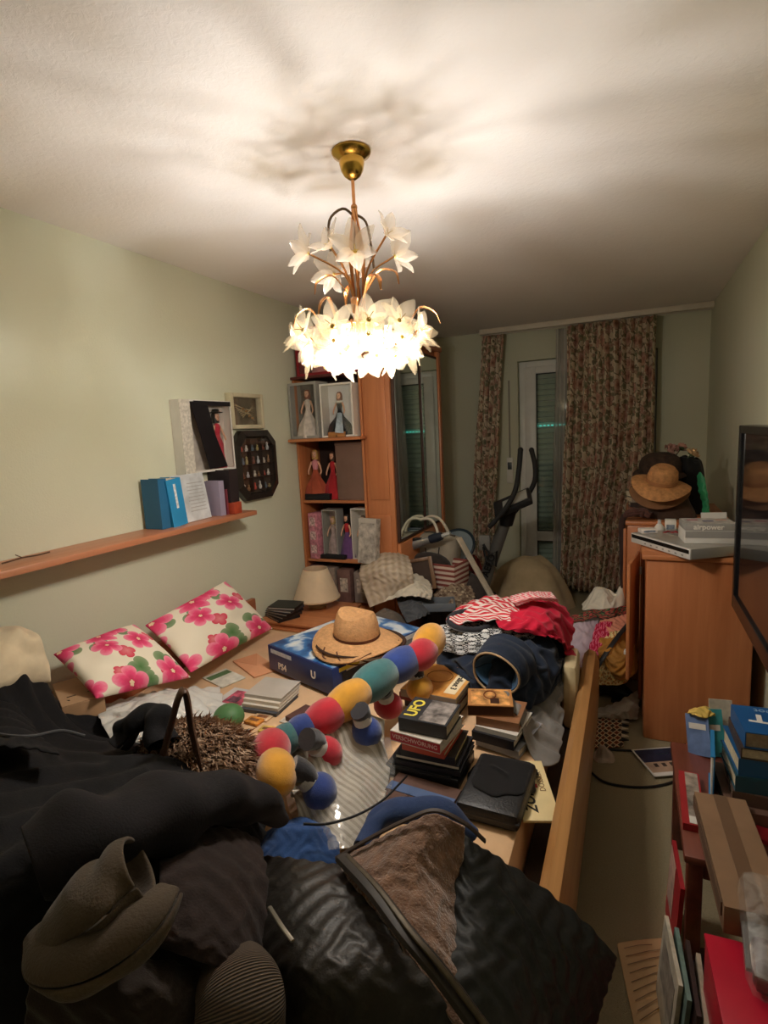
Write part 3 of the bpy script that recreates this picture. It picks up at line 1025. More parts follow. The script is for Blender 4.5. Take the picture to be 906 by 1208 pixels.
# middle shelf
doll('doll in orange red folk dress at the left of the middle bookcase shelf', (-2.06, 3.38, 1.148), .36, ORANGV, BLONDE, R(12), PINKV, spread=1.2)
doll('doll in deep red dress behind the brown box on the middle shelf', (-1.93, 3.40, 1.148), .34, REDV, BROWNH, R(-5), spread=1.1)
solo('black_box', MB().box(0, 0, .022, .2, .05, .044, .004), BLACKC, 'flat black box at the front of the middle bookcase shelf', 'box', loc=(-2.02, 3.335+.0, 1.146))
bx = thing('brown_box', 'plain brown box filling the right of the middle bookcase shelf', 'box', (-1.755, 3.40, 1.146))
part('body', MB().box(0, 0, .2, .205, .16, .40, .004), M('7a5f52', .8, .08), bx)
part('lid_edge', MB().box(0, -.001, .388, .209, .164, .02, .003), M('6d5347', .8, .08), bx)
# lower shelf
pb = thing('pink_box', 'tall pink patterned carton standing in the lower bookcase shelf', 'box', (-2.06, 3.36, .722), R(-8))
part('carton', MB().box(0, 0, .165, .075, .12, .33, .003), M('c77f8c', .6, .3, 45), pb)
for k in range(3): part('picture', MB().box(0, -.0608, .07+.1*k, .05, .001, .06), M('e2b7b4', .6, .5, 70), pb)
window_box('clear fronted carton with a grey pink doll on the lower shelf', (-1.955, 3.40, .722), .115, .35, .12, GREYC, PINKB, R(3), .006)
doll('doll in greyish pink gown inside a lower shelf carton', (-1.955, 3.395, .726), .30, M('b39a98', .8, .3, 30), BLONDE, 0, spread=.8)
doll('doll in violet and red dress on the lower bookcase shelf', (-1.84, 3.39, .722), .32, PURP, BLACKH, R(-12), REDV, spread=.9)
window_box('open white carton at the right of the lower bookcase shelf', (-1.715, 3.41, .722), .13, .36, .12, WHITEC, M('d5cdc6', .6, .15, 30), R(-6), .006)
doll('doll in white blouse and silver skirt at the right of the lower shelf', (-1.715, 3.40, .726), .31, M('c9c4c0', .5, .3, 40), BROWNH, R(-10), WHITEC, spread=.8)
solo('black_tray', MB().box(0, 0, .015, .2, .045, .03, .004), BLACKC, 'black plastic tray on the front edge of the lower bookcase shelf', 'tray', loc=(-1.93, 3.337, .721))
for k, (x, c, lb) in enumerate(((-2.09, '6b4a4a', 'dull red carton on the lowest visible bookcase shelf'), (-1.98, '8d7d72', 'taupe carton on the lowest visible bookcase shelf'), (-1.86, '7b5a52', 'brown carton on the lowest visible bookcase shelf'), (-1.73, '9a8a80', 'pale brown carton on the lowest visible bookcase shelf'))):
    t = thing('small_carton', lb, 'box', (x, 3.40, .382), R(3*k-4))
    part('carton', MB().box(0, 0, .14, .1, .14, .28-.02*k, .003), M(c, .7, .2, 20), t)
    part('label_panel', MB().box(0, -.0705, .15, .06, .001, .1), M('c9b9a8', .7, .4, 50), t)
# ---------------------------------------------------------------- long wall shelf on the left
ws = thing('wall_shelf', 'long reddish wooden shelf board fixed to the left wall', 'shelf', (XL+.1, 1.2, 1.165))
part('board', MB().b2(-.099, .1, -1.6, 1.345, 0, .026, .004), wood('c98a66', 'b06f4c', .45, 1, 'Y'), ws)
for yy in (-1.0, .2, 1.15): part('bracket', MB().b2(-.099, .06, yy-.01, yy+.01, -.012, 0, .002), M('8f8c85', .4, .05, metal=.7), ws)
SZ = 1.192
def ypx(px, py, x=-2.07): return at(px, py, x=x).y
def upright(name, label, cat, px0, px1, h, col, d=.13, x=-2.085, lean=0.0, rough=.5, pages=True, rz=0.0):
    y0, y1 = ypx(px0, 606, x+d/2), ypx(px1, 606, x+d/2)
    w_ = y1-y0
    t = thing(name, label, cat, (x, (y0+y1)/2, SZ), 0, rot=(lean, 0, rz))
    m = M(col, rough, .08)
    part('cover', MB().b2(-d/2, d/2, -w_/2, -w_/2+.003, 0, h).b2(-d/2, d/2, w_/2-.003, w_/2, 0, h).b2(d/2-.003, d/2, -w_/2+.003, w_/2-.003, 0, h), m, t)
    if pages: part('pages', MB().b2(-d/2+.004, d/2-.004, -w_/2+.003, w_/2-.003, .004, h-.004), M('ddd5c4', .9, .1, 60), t)
    return t
b = upright('blue_book', 'bright blue book leaning on the wall shelf', 'book', 204, 221, .235, '2f8fc4', .13, lean=R(6))
part('spine_title', MB().box(.0655, 0, .15, .001, .014, .12), M('e8eef2', .6, .3, 60), b)
upright('blue_binder', 'dark blue binder standing left of the bright blue book', 'binder', 190, 200, .24, '2b6a94', .11)
fp = thing('plastic_folder', 'white translucent folder with printed sheets on the wall shelf', 'folder', (-2.06, ypx(240, 600, -2.0), SZ), 0, rot=(0, R(-8), R(4)))
y_ = .125
part('sheets', MB().b2(-.004, .004, -y_, y_, 0, .235), M('e3e1dc', .5, .12, 40), fp)
part('sleeve', MB().b2(.005, .007, -y_, y_*.98, 0, .245), M('d2d6d8', .25, .15, 12, spec=.6), fp)
for k in range(9): part('text_line', MB().b2(.0072, .0076, -y_*.2+.004*(k % 3), y_*.8, .05+.018*k, .054+.018*k), M('a9a9a6', .8, .2), fp, 'grey text line')
upright('lilac_notebook', 'thin lilac notebook on the right of the wall shelf', 'book', 261, 267, .19, '9d93a8', .12)
upright('maroon_notebook', 'thin maroon notebook next to the lilac one', 'book', 268.5, 272, .14, '7a3540', .12)
t = upright('dark_book', 'tall dark brown book at the right end of the wall shelf', 'book', 274, 284, .245, '2a2224', .15, x=-2.08)
solo('orange_box', MB().box(0, 0, .032, .05, .065, .064, .004), M('a8442a', .5, .15, 30), 'small orange red box near the right tip of the wall shelf', 'box', loc=(-2.01, ypx(279, 603, -2.0), SZ))
tw = MB().tube([(0, -.07, .006), (.01, 0, .012), (0, .06, .007), (.02, .1, .012)], .003, 6).tube([(.01, 0, .012), (.02, -.03, .03)], .002, 5)
solo('dry_twig', tw, M('5c4433', .9, .2), 'dry brown twig lying on the left of the wall shelf', 'twig', loc=(-2.07, ypx(22, 640, -2.07), SZ))

# ---------------------------------------------------------------- things on the left wall
# doll carton with black sash, facing +X
y0, y1 = 2.20, 2.60
wbx = window_box('white doll carton with black diagonal sash hung on the left wall', (XL+.032, 2.36, 1.432), .40, .385, .06, WHITEC, M('cfc6bd', .6, .15, 20), R(90), .012)
part('side_print', MB().b2(-.2, -.125, -.034, -.032, .0, .385), M('cfc9bc', .6, .2, 60), wbx)
sash = MB()
poly = [(-.125, .375), (.0, .38), (.045, .2), (.125, .02), (-.02, .015), (-.07, .2)]
o_ = len(sash.v)
for yv in (-.037, -.034):
    for p in poly: sash.v.append((p[0], yv, p[1]))
nn = len(poly)
sash.f.append(tuple(range(nn))); sash.f.append(tuple(range(nn, 2*nn))[::-1])
for i in range(nn): sash.f.append((i, (i+1) % nn, nn+(i+1) % nn, nn+i))
part('black_sash', sash, M('141318', .45, .1), wbx, 'black satin panel', smooth=False)
part('top_strip', MB().b2(-.1, .19, -.0385, -.0375, .355, .38), BLACKC, wbx)
doll('doll in crimson dress with dark hat inside the wall carton', (XL+.028, 2.47, 1.437), .33, fabric('c23a4e', .7), BLACKH, R(90), fabric('c02a44', .7), BLACKH, spread=.6)

# shadow box with dried twigs
sb = thing('shadow_box', 'small cream framed shadow box with dried twigs on the left wall', 'picture', (XL+.001, 2.745, 1.66))
CREAMF = M('c9c0a2', .5, .1)
for (a, b_, c_, d_) in ((-.155, -.13, 0, .21), (.13, .155, 0, .21), (-.13, .13, 0, .024), (-.13, .13, .186, .21)):
    part('frame_side', MB().b2(0, .045, a, b_, c_, d_, .003), CREAMF, sb)
part('backing', MB().b2(0, .004, -.13, .13, .024, .186), M('6b5f4a', .8, .3, 20), sb)
tg = MB()
rg = random.Random(2)
for k in range(9):
    a = rg.uniform(-.5, .5)
    tg.tube([(.012, -.1+.02*k*.5, .15-.01*k), (.018, -.02+.02*k*.4, .11+.03*a), (.014, .09, .05+.012*k)], [.0025, .002, .001], 5)
part('dried_twigs', tg, M('c2b08a', .8, .3, 40), sb)
for k in range(4): part('seed_head', MB().ball((.018, -.02+.03*k, .12-.022*k+.01*(k % 2)), (.008, .012, .008), 8, 6), M('a9814e', .8, .3, 40), sb)
part('glass', MB().b2(.036, .037, -.13, .13, .024, .186), CLEAR, sb, 'clear glass')

# octagonal miniature case
oc = thing('miniature_case', 'black octagonal miniature display case hung on the left wall', 'display case', (XL+.001, 2.80, 1.225))
hw, hh, cc = .205, .425, .075
octo = [(-hw+cc, 0), (hw-cc, 0), (hw, cc), (hw, hh-cc), (hw-cc, hh), (-hw+cc, hh), (-hw, hh-cc), (-hw, cc)]
octi = [(p[0]*.80, hh/2+(p[1]-hh/2)*.82) for p in octo]
BLKW = wood('2e2822', '1c1815', .35, 2, 'Z')
for i in range(8):
    j = (i+1) % 8
    mb = MB()
    q = [octo[i], octo[j], octi[j], octi[i]]
    for x in (0, .05):
        for k, p in enumerate(q): mb.v.append((x-(0.0 if k < 2 else .0) + (.012 if (x > 0 and k < 2) else 0)*-1, p[0], p[1]))
    mb.f += [(0, 1, 2, 3), (4, 7, 6, 5), (0, 4, 5, 1), (1, 5, 6, 2), (2, 6, 7, 3), (3, 7, 4, 0)]
    part('frame_side', mb, BLKW, oc, smooth=False)
mb = MB()
for x in (0, .004):
    for p in octi: mb.v.append((x, p[0], p[1]))
mb.f += [tuple(range(8)), tuple(range(8, 16))[::-1]]
part('backing', mb, M('3c342c', .7, .2), oc, smooth=False)
for k in range(1, 4): part('shelf_strip', MB().b2(.004, .04, -.155, .155, .06+.08*k-.004, .06+.08*k), BLKW, oc)
for yv in (-.055, .055): part('divider', MB().b2(.004, .038, yv-.002, yv+.002, .05, .375), BLKW, oc)
cols = ['c9bfae', '8a6a4a', 'b4483a', 'd6d2c8', '5d6f7a', 'a89a6a', '7a4a3a', 'c2c2c2']
k = 0
minis = []
for row in range(4):
    for col_ in range(3):
        for sub in range(2):
            yv = -.105+.105*col_+(-.022 if sub == 0 else .022)+rg.uniform(-.006, .006)
            zb = .062+.08*row
            hgt = rg.uniform(.025, .055)
            prof = [(.008, 0), (.011, .3*hgt), (.005, .6*hgt), (.007, .8*hgt), (.0, hgt)]
            m_ = solo('miniature', MB().lathe(prof, 10), M(cols[k % 8], .4, .2, 40), 'tiny %s figurine, %s of two, %s row, %s compartment of the octagonal case' % (('cream', 'brown', 'red', 'white', 'blue grey', 'olive', 'rust', 'silver')[k % 8], ('left', 'right')[sub], ('bottom', 'third', 'second', 'top')[row], ('left', 'middle', 'right')[col_]), 'figurine', 'miniatures in the octagonal case', loc=(XL+.001+.022, 2.80+yv, 1.225+zb-.002+.0))
            k += 1
part('glass', MB().b2(.041, .042, -.16, .16, .05, .375), CLEAR, oc, 'clear glass')
# ================================================================ bed
BEDW = wood('b98a55', '9a6b3c', .38, 1.2, 'Y')
BEDWX = wood('b98a55', '9a6b3c', .38, 1.2, 'X')
SHEET = fabric('d9b48c', .9, .06, 250, .15)
BX0, BX1, BY0, BY1, MZ = -2.15, -0.125, 0.62, 2.66, 0.45
bed = thing('bed', 'wide wooden bed with rounded side rail buried under clutter', 'bed', ((BX0+BX1)/2, (BY0+BY1)/2, 0))
cxb, cyb = (BX0+BX1)/2, (BY0+BY1)/2
prof = [(-.035, .16), (.03, .16), (.036, .30), (.036, .44), (.02, .485), (-.01, .495), (-.032, .47), (-.035, .30)]
rows = []
for i in range(13):
    y = BY0+(BY1-BY0)*i/12
    lift = 0.03*max(0, (i-9)/3)**2
    rows.append([(BX1-.035+p[0]-cxb, y-cyb, p[1]+(lift if p[1] > .4 else 0)) for p in prof])
mb = MB().grid([[rows[i][j] for i in range(13)] for j in range(8)], True)
mb.f.append(tuple(j*13 for j in range(8))); mb.f.append(tuple(j*13+12 for j in range(8))[::-1])
part('side_rail', mb, BEDW, bed, 'rounded honey wood rail')
part('headboard', MB().b2(BX0-cxb, BX0+.035-cxb, BY0-cyb, BY1-cyb, .1, .62, .008), wood('b06a44', '8e4f30', .4, 1, 'Y'), bed)
part('end_rail', MB().b2(BX0+.035-cxb, BX1-.07-cxb, BY1-.03-cyb, BY1-cyb, .16, .43, .006), BEDWX, bed)
part('end_rail', MB().b2(BX0+.035-cxb, BX1-.07-cxb, BY0-cyb, BY0+.03-cyb, .16, .43, .006), BEDWX, bed)
for x in (BX0+.05, BX1-.06):
    for y in (BY0+.05, BY1-.05):
        part('leg', MB().b2(x-.03-cxb, x+.03-cxb, y-.03-cyb, y+.03-cyb, 0, .16, .004), BEDW, bed)
MX1 = -.275
part('mattress', MB().b2(BX0+.04-cxb, MX1-cxb, BY0+.035-cyb, BY1-.035-cyb, .17, MZ, .03), SHEET, bed, 'mattress with apricot sheet')
part('slat_base', MB().b2(MX1-cxb+.004, BX1-.075-cxb, BY0+.035-cyb, BY1-.035-cyb, .17, .30), M('4a4038', .8, .1), bed)
solo('cream_bolster', MB().box(0, 0, .145, .062, .24, .29, .028), fabric('d6c39a', .8, .08), 'cream padded bolster upright at the far end of the bed rail', 'bolster', loc=(-.226, 2.40, .302), rot=(0, 0, R(2)))

# ---------------------------------------------------------------- helpers for boxes and books
def pxbox(A, B, C, z):
    a, b, c = at(*A, z=z), at(*B, z=z), at(*C, z=z)
    ex_ = (c-a); w_ = ex_.length; rz = math.atan2(ex_.y, ex_.x)
    ey = Vector((-math.sin(rz), math.cos(rz), 0))
    l_ = abs((b-a).dot(ey))
    ctr = a+ex_*.5+ey*l_*.5
    return (ctr.x, ctr.y, z), w_, l_, rz
PAGES = M('cdbfa2', .9, .15, 80)
PAGES_W = M('d8d2c6', .9, .12, 80)
def book(label, loc, w_, l_, h, rz, cover, pages=None, spine=None, name='book', group=None, tilt=(0, 0), spine_side='-y', hard=.003):
    t = thing(name, label, 'book', loc, rz, group, rot=(tilt[0], tilt[1], rz))
    c = M(cover, .4, .08) if isinstance(cover, str) else cover
    part('front_cover', MB().b2(-w_/2, w_/2, -l_/2, l_/2, h-hard, h), c, t)
    part('back_cover', MB().b2(-w_/2, w_/2, -l_/2, l_/2, 0, hard), c, t)
    sc_ = c if spine is None else (M(spine, .4, .08) if isinstance(spine, str) else spine)
    g = .005
    if spine_side == '-y':
        part('spine', MB().b2(-w_/2, w_/2, -l_/2, -l_/2+.003, hard, h-hard), sc_, t)
        part('pages', MB().b2(-w_/2+g, w_/2-g, -l_/2+.003, l_/2-g, hard, h-hard), pages or PAGES, t)
    else:
        part('spine', MB().b2(-w_/2, -w_/2+.003, -l_/2, l_/2, hard, h-hard), sc_, t)
        part('pages', MB().b2(-w_/2+.003, w_/2-g, -l_/2+g, l_/2-g, hard, h-hard), pages or PAGES, t)
    return t
def pxbook(label, A, B, C, z, h, cover, **kw):
    loc, w_, l_, rz = pxbox(A, B, C, z)
    kw.setdefault('spine_side', '-x')
    t = book(label, loc, w_, l_, h, rz, cover, **kw)
    DIMS[t.name] = (w_, l_, h)
    return t
DIMS = {}
WHITE_INK = M('e9e6de', .6, .04); BLACK_INK = M('1a1816', .6, .04); YEL_INK = M('d9c648', .6, .05); RED_INK = M('b92330', .6, .05)

# ---------------------------------------------------------------- pillows
def pillow(name, label, TL, TR, BR, BL, th, mat, cat='pillow', n_=26, seed=0):
    TL, TR, BR, BL = [np.array(tuple(p)) for p in (TL, TR, BR, BL)]
    U = np.linspace(0, 1, n_); W = np.linspace(0, 1, n_)
    u, v_ = np.meshgrid(U, W, indexing='ij')
    base = (TL[None, None]*((1-u)*(1-v_))[..., None]+TR*(u*(1-v_))[..., None]+BR*(u*v_)[..., None]+BL*((1-u)*v_)[..., None])
    nrm = np.cross(TR-TL, BL-TL); nrm = nrm/np.linalg.norm(nrm)
    if nrm[0]+nrm[2] < 0: nrm = -nrm
    rng = np.random.RandomState(seed)
    k = crom(crom(rng.randn(7, 7), n_).T, n_).T
    e = (np.sin(PI*u)*np.sin(PI*v_))
    pr = e**0.42
    # edges pull in
    cen = base.mean(axis=(0, 1))
    pull = 0.05*(np.sin(PI*u)*(np.abs(v_-.5)*2)**6+np.sin(PI*v_)*(np.abs(u-.5)*2)**6)
    base = base+(cen-base)*pull[..., None]
    top = base+nrm*(th*pr*(1+.10*k))[..., None]
    bot = base-nrm*(th*.45*pr)[..., None]
    me = bpy.data.meshes.new(name)
    o_ = top.mean(axis=(0, 1))
    V = np.concatenate([(top-o_).reshape(-1, 3), (bot-o_).reshape(-1, 3)])
    idx = np.arange(n_*n_).reshape(n_, n_)
    F = np.stack([idx[:-1, :-1], idx[1:, :-1], idx[1:, 1:], idx[:-1, 1:]], -1).reshape(-1, 4)
    F2 = F[:, ::-1]+n_*n_
    me.from_pydata(V.tolist(), [], F.tolist()+F2.tolist())
    l = me.uv_layers.new(name='UVMap')
    UV = np.stack([u, v_], -1).reshape(-1, 2); UV = np.concatenate([UV, UV])
    FF = np.concatenate([F, F2]).reshape(-1)
    l.data.foreach_set('uv', UV[FF].reshape(-1))
    bm = bmesh.new(); bm.from_mesh(me)
    bmesh.ops.remove_doubles(bm, verts=bm.verts, dist=.0008)
    bmesh.ops.recalc_face_normals(bm, faces=bm.faces)
    bm.to_mesh(me); bm.free()
    me.polygons.foreach_set('use_smooth', [True]*len(me.polygons))
    o = link(name, me, mat, None, tuple(o_))
    shade(o, 1)
    return setp(o, label, cat)
PF = pillow_fabric()
pillow('floral_pillow', 'large pink floral pillow leaning on the wall beside the console box', at(168, 738, x=-2.06), at(266, 684, x=-2.08), at(324, 742, x=-1.93), at(224, 796, x=-1.78), .07, PF, seed=2)
pillow('floral_pillow', 'crumpled pink floral pillow lying left of the large one', at(60, 772, x=-2.06), at(158, 735, x=-2.06), at(228, 800, x=-1.74), at(112, 826, x=-1.78), .07, PF, seed=5)
pillow('cream_cushion', 'plump cream cushion against the left wall at the picture edge', at(-40, 745, x=-2.05), at(38, 745, x=-2.03), at(62, 805, x=-1.86), at(-30, 830, x=-1.8), .09, fabric('d2c2a4', .85, .12), 'cushion', seed=7)

# ---------------------------------------------------------------- papers, magazines and boxes on the sheet
def sheet_px(name, label, cat, A, B, C, z, h, mat, **kw):
    loc, w_, l_, rz = pxbox(A, B, C, z)
    t = thing(name, label, cat, loc, rz)
    part('sheet', MB().box(0, 0, h/2, w_, l_, h, min(.001, h*.3)), mat, t)
    return t, w_, l_
ENV = M('d99c74', .8, .08)
t, w_, l_ = sheet_px('envelope', 'salmon paper envelope on the sheet in front of the pillow', 'envelope', (300, 800), (268, 783), (330, 790), MZ+.002, .006, ENV)
part('flap', MB().prism([(-w_/2, l_/2), (w_/2, l_/2), (0, -l_*.05)], .0062, .0072), M('cd8f68', .8, .08), t)
t, w_, l_ = sheet_px('leaflet', 'white leaflet with pink picture near the green ball', 'leaflet', (288, 838), (262, 822), (314, 818), MZ+.002, .004, M('d8d6d2', .6, .1))
part('picture', MB().box(.0, .0, .0046, w_*.72, l_*.6, .001), M('c2596c', .6, .5, 30), t)
part('photo', MB().box(-.02, .01, .0056, w_*.3, l_*.3, .0008), M('6d4a58', .6, .5, 40), t)
zb = MZ+.002
for k, (c, lb) in enumerate((('4a4c52', 'dark covered magazine at the bottom of the stack by the console box'), ('cfc9bd', 'white magazine in the middle of the stack by the console box'), ('d9cfc0', 'cream magazine in the upper stack by the console box'), ('b9b2a8', 'pale grey magazine on top of the stack by the console box'))):
    pxbook(lb, (326+2*k, 846-6*k), (288+3*k, 836-7*k), (352+k, 822-5*k), zb, .014, c, name='magazine', pages=PAGES_W)
    zb += .0145
t, w_, l_ = sheet_px('booklet', 'green and white booklet lying left of the leaflet', 'booklet', (262, 812), (240, 800), (290, 800), MZ+.002, .005, M('d4d2c4', .6, .15, 25))
part('green_stripe', MB().box(0, l_*.25, .0055, w_*.9, l_*.25, .001), M('5d7d52', .6, .2), t)
# dark brown carton lid beside the stack
t, w_, l_ = sheet_px('brown_folder', 'dark brown cardboard folder in front of the console box', 'folder', (380, 868), (344, 846), (404, 852), MZ+.004, .02, M('5a3b34', .7, .12))
part('flap', MB().box(0, -l_*.1, .021, w_*.98, l_*.7, .002), M('63433a', .7, .12), t)
# small clutter near the plush tail
def bits():
    rg = random.Random(11)
    L = [('orange_packet', 'orange foil packet beside the green ball', 'packet', (300, 852), 'd08a3c', .07, .05, .012),
         ('yellow_packet', 'yellow paper packet next to the orange packet', 'packet', (315, 862), 'd9b85c', .06, .045, .01),
         ('silver_wire_tray', 'silver striped card beside the plush tail', 'card', (283, 868), 'b9b9b4', .08, .06, .006),
         ('white_note', 'small white note under the magazines', 'note', (345, 850), 'dcd8cc', .09, .06, .003),
         ('beige_card', 'beige card at the foot of the magazine stack', 'card', (310, 846), 'c9a884', .08, .06, .004)]
    for nm, lb, ct, p, c, a, b_, h in L:
        q = at(p[0], p[1], z=MZ+.002)
        t = thing(nm, lb, ct, tuple(q), rg.uniform(-.8, .8))
        part('wrapper', MB().box(0, 0, h/2, a, b_, h, h*.3), M(c, .5, .3, 40), t)
        part('print', MB().box(0, 0, h+.0004, a*.6, b_*.35, .0006), M('8a5a3a', .6, .4, 60), t)
bits()

# console box with printed faces
A, B, C = (394, 822), (317, 789), (500, 768)
loc, w_, l_, rz = pxbox(A, B, C, .466)
ps = thing('console_box', 'dark blue and white game console carton under the straw hat', 'box', loc, rz)
PH = .125
n = newmat('carton_print_top')
v = n.coord('Object', 7.0)
c = n.ramp(n.noise(v, 1.0, 3.0, .5, .8), [(.38, lin('1d3f74')), (.5, lin('3c79b4')), (.58, lin('c9d6e0')), (.7, lin('e8e6e0'))])
n.link(c, n.b.inputs['Base Color']); n.b.inputs['Roughness'].default_value = .3
PTOP = n.m
part('carton', MB().box(0, 0, PH/2, w_, l_, PH, .003), M('24366a', .35, .1), ps)
part('top_print', MB().box(0, 0, PH+.0005, w_*.97, l_*.97, .001), PTOP, ps)
part('end_panel', MB().box(w_*.06, -l_/2-.0008, PH/2, w_*.86, .0012, PH*.95), M('dcdad4', .4, .12, 9), ps, 'white side print')
part('yellow_stripe', MB().box(-w_*.34, -l_/2-.0018, PH*.86, w_*.2, .001, PH*.14), M('d9c22c', .4, .05), ps)
part('dark_picture', MB().box(-w_*.30, -l_/2-.0018, PH*.42, w_*.22, .001, PH*.6), M('1c2230', .4, .4, 30), ps)
part('picture', MB().box(w_*.16, -l_/2-.0018, PH*.5, w_*.4, .001, PH*.6), M('8a8f92', .4, .5, 24), ps)
FR = (R(90), 0, R(-90))
text('PS4', .045, WHITE_INK, ps, (-w_/2-.001, l_*.27, PH*.28), FR, bold=.001)
text('U', .05, WHITE_INK, ps, (-w_/2-.001, -l_*.22, PH*.5), FR, bold=.0015)
part('label_strip', MB().box(-w_/2-.0008, l_*.28, PH*.8, .001, l_*.34, PH*.16), M('c9d2dc', .4, .1, 60), ps)
PST = .466+PH+.001

# hats on the console box
STRAW = M('c99866', .8, .12, 60, .9, 160)
DKFELT = M('3a2418', .85, .2, 10)
hc = at(421, 752, z=PST+.06)
dh = thing('felt_hat', 'dark brown felt hat crushed under the straw hat on the console box', 'hat', (hc.x+.02, hc.y, PST), R(15))
part('brim', MB().lathe([(.06, .006), (.15, .012), (.205, .04), (.2, .046), (.14, .022), (.06, .016)], 32, sx=1.05, sy=.9, caps=False), DKFELT, dh)
part('crown', MB().lathe([(.0, .002), (.10, .003), (.105, .02), (.1, .045), (.085, .055), (.0, .058)], 28, sx=1.05, sy=.95), DKFELT, dh)
def wavy_brim(r0, r1, z0, z1, wav, n_=40, th=.004, droop=0.0, ph=0.0, m=7):
    mb = MB()
    P = []
    for i in range(n_):
        a = 2*PI*i/n_
        top = []
        for k in range(m):
            t_ = k/(m-1); r = r0+(r1-r0)*t_
            z = z0+(z1-z0)*t_+wav*t_**1.6*math.cos(2*a+ph)-droop*t_**3
            top.append((r*math.cos(a), r*.93*math.sin(a), z))
        bot = [(p[0], p[1], p[2]-th) for p in top[::-1]]
        P.append(top+bot+[top[0]])
    return mb.grid(P, True)
sh_ = thing('straw_hat', 'tan straw fedora with thin brown band lying on the console box', 'hat', (hc.x, hc.y, PST+.06), R(-12), rot=(R(3), R(2), R(-12)))
part('brim', wavy_brim(.108, .218, .012, .004, .022, ph=.4, droop=.02), STRAW, sh_)
crown = []
for i in range(36):
    a = 2*PI*i/36
    row = []
    for (r, z) in ((.112, .008), (.113, .03), (.108, .07), (.099, .105), (.088, .122), (.06, .122), (.03, .112), (.001, .106)):
        dent = 1-.10*max(0, math.cos(a-PI/2*3))*(z > .09)
        row.append((r*math.cos(a)*1.0*dent, r*.9*math.sin(a)*dent, z+.012*math.cos(2*a)*(z > .1)*(r/.1)))
    crown.append(row)
part('crown', MB().grid(crown, True), STRAW, sh_)
part('hat_band', MB().lathe([(.1145, .014), (.1155, .02), (.1145, .027)], 36, sy=.905, caps=False), M('5a2f1e', .6, .1), sh_)
LEATH = M('5f3a26', .5, .15, 30)
ls = thing('leather_straps', 'thin brown leather straps hanging off the hats over the console box', 'straps', (hc.x, hc.y, PST))
fx = Vector((math.cos(rz), math.sin(rz), 0)); fy = Vector((-math.sin(rz), math.cos(rz), 0))
fc_ = Vector(loc)-fy*(l_/2+.006)
for k, off in enumerate((-.13, -.11, -.085)):
    e0 = fc_+fx*(off)
    pts = [Vector((hc.x-.13+.05*k, hc.y-.10, PST+.05)), e0+fy*.05+Vector((0, 0, PH+.012)), e0+Vector((0, 0, PH+.002)), e0-fy*.004+Vector((0, 0, PH*.5)), e0+fx*.02-fy*.004+Vector((0, 0, PH*.25+.02*k))]
    pts = [tuple(Vector(p)-Vector((hc.x, hc.y, PST))+Vector((0, 0, 0 if i_ < 2 else -PST+.466))) for i_, p in enumerate(pts)]
    pts[1] = (pts[1][0], pts[1][1], .012)
    part('strap', MB().tube([tuple(p) for p in crom(np.array(pts), 18)], .0045, 6, True, (1, .5)), LEATH, ls)
for k in range(3):
    a0 = -2.2+.5*k
    pts = [(.17*math.cos(a0), .16*math.sin(a0), .05), (.2*math.cos(a0+.2), .19*math.sin(a0+.2), .025), (.19*math.cos(a0+.6), .19*math.sin(a0+.6), .008), (.22*math.cos(a0+1.0), .2*math.sin(a0+1.0), .03), (.2*math.cos(a0+1.4), .19*math.sin(a0+1.4), .055)]
    part('strap', MB().tube([tuple(p) for p in crom(np.array(pts), 18)], .0035, 6), LEATH, ls)

# ---------------------------------------------------------------- books on the right half of the bed
# guide book with orange cover
gb = pxbook('large orange hardcover guide book under the plush toy foot', (538, 834), (466, 828), (564, 799), .53, .03, '8a7f74', pages=PAGES)
w_, l_, h_ = DIMS[gb.name]
n = newmat('orange_cover')
c = n.ramp(n.noise(n.coord('Object', 6.0), 1.0, 4.0, .6, .5), [(.3, lin('b8702e')), (.5, lin('d99a4c')), (.7, lin('e8b86e'))])
n.link(c, n.b.inputs['Base Color']); n.b.inputs['Roughness'].default_value = .35
part('cover_print', MB().box(0, 0, .0305, w_*.98, l_*.98, .001), n.m, gb, 'orange cover art')
part('title_plate', MB().box(-w_*.02, -l_*.33, .0315, w_*.72, l_*.2, .001), M('ead9b4', .5, .05), gb)
text('Fallout 3', l_*.15, BLACK_INK, gb, (-w_*.02, -l_*.33, .0324), (0, 0, R(180)), bold=.0008)
ring = MB().tube([(math.cos(a*PI/8)*w_*.2+w_*.1, math.sin(a*PI/8)*w_*.2+l_*.05, .0318) for a in range(17)], .0012, 5)
part('round_emblem', ring, M('6a3c18', .5, .05), gb)
# what the guide book lies on
pxbook('thick dark book under the orange guide book', (540, 846), (468, 842), (566, 812), .452, .045, '3a2a2a', pages=PAGES)
pxbook('maroon paperback under the orange guide book', (536, 838), (464, 832), (562, 804), .498, .031, '7a2a2c', pages=PAGES)

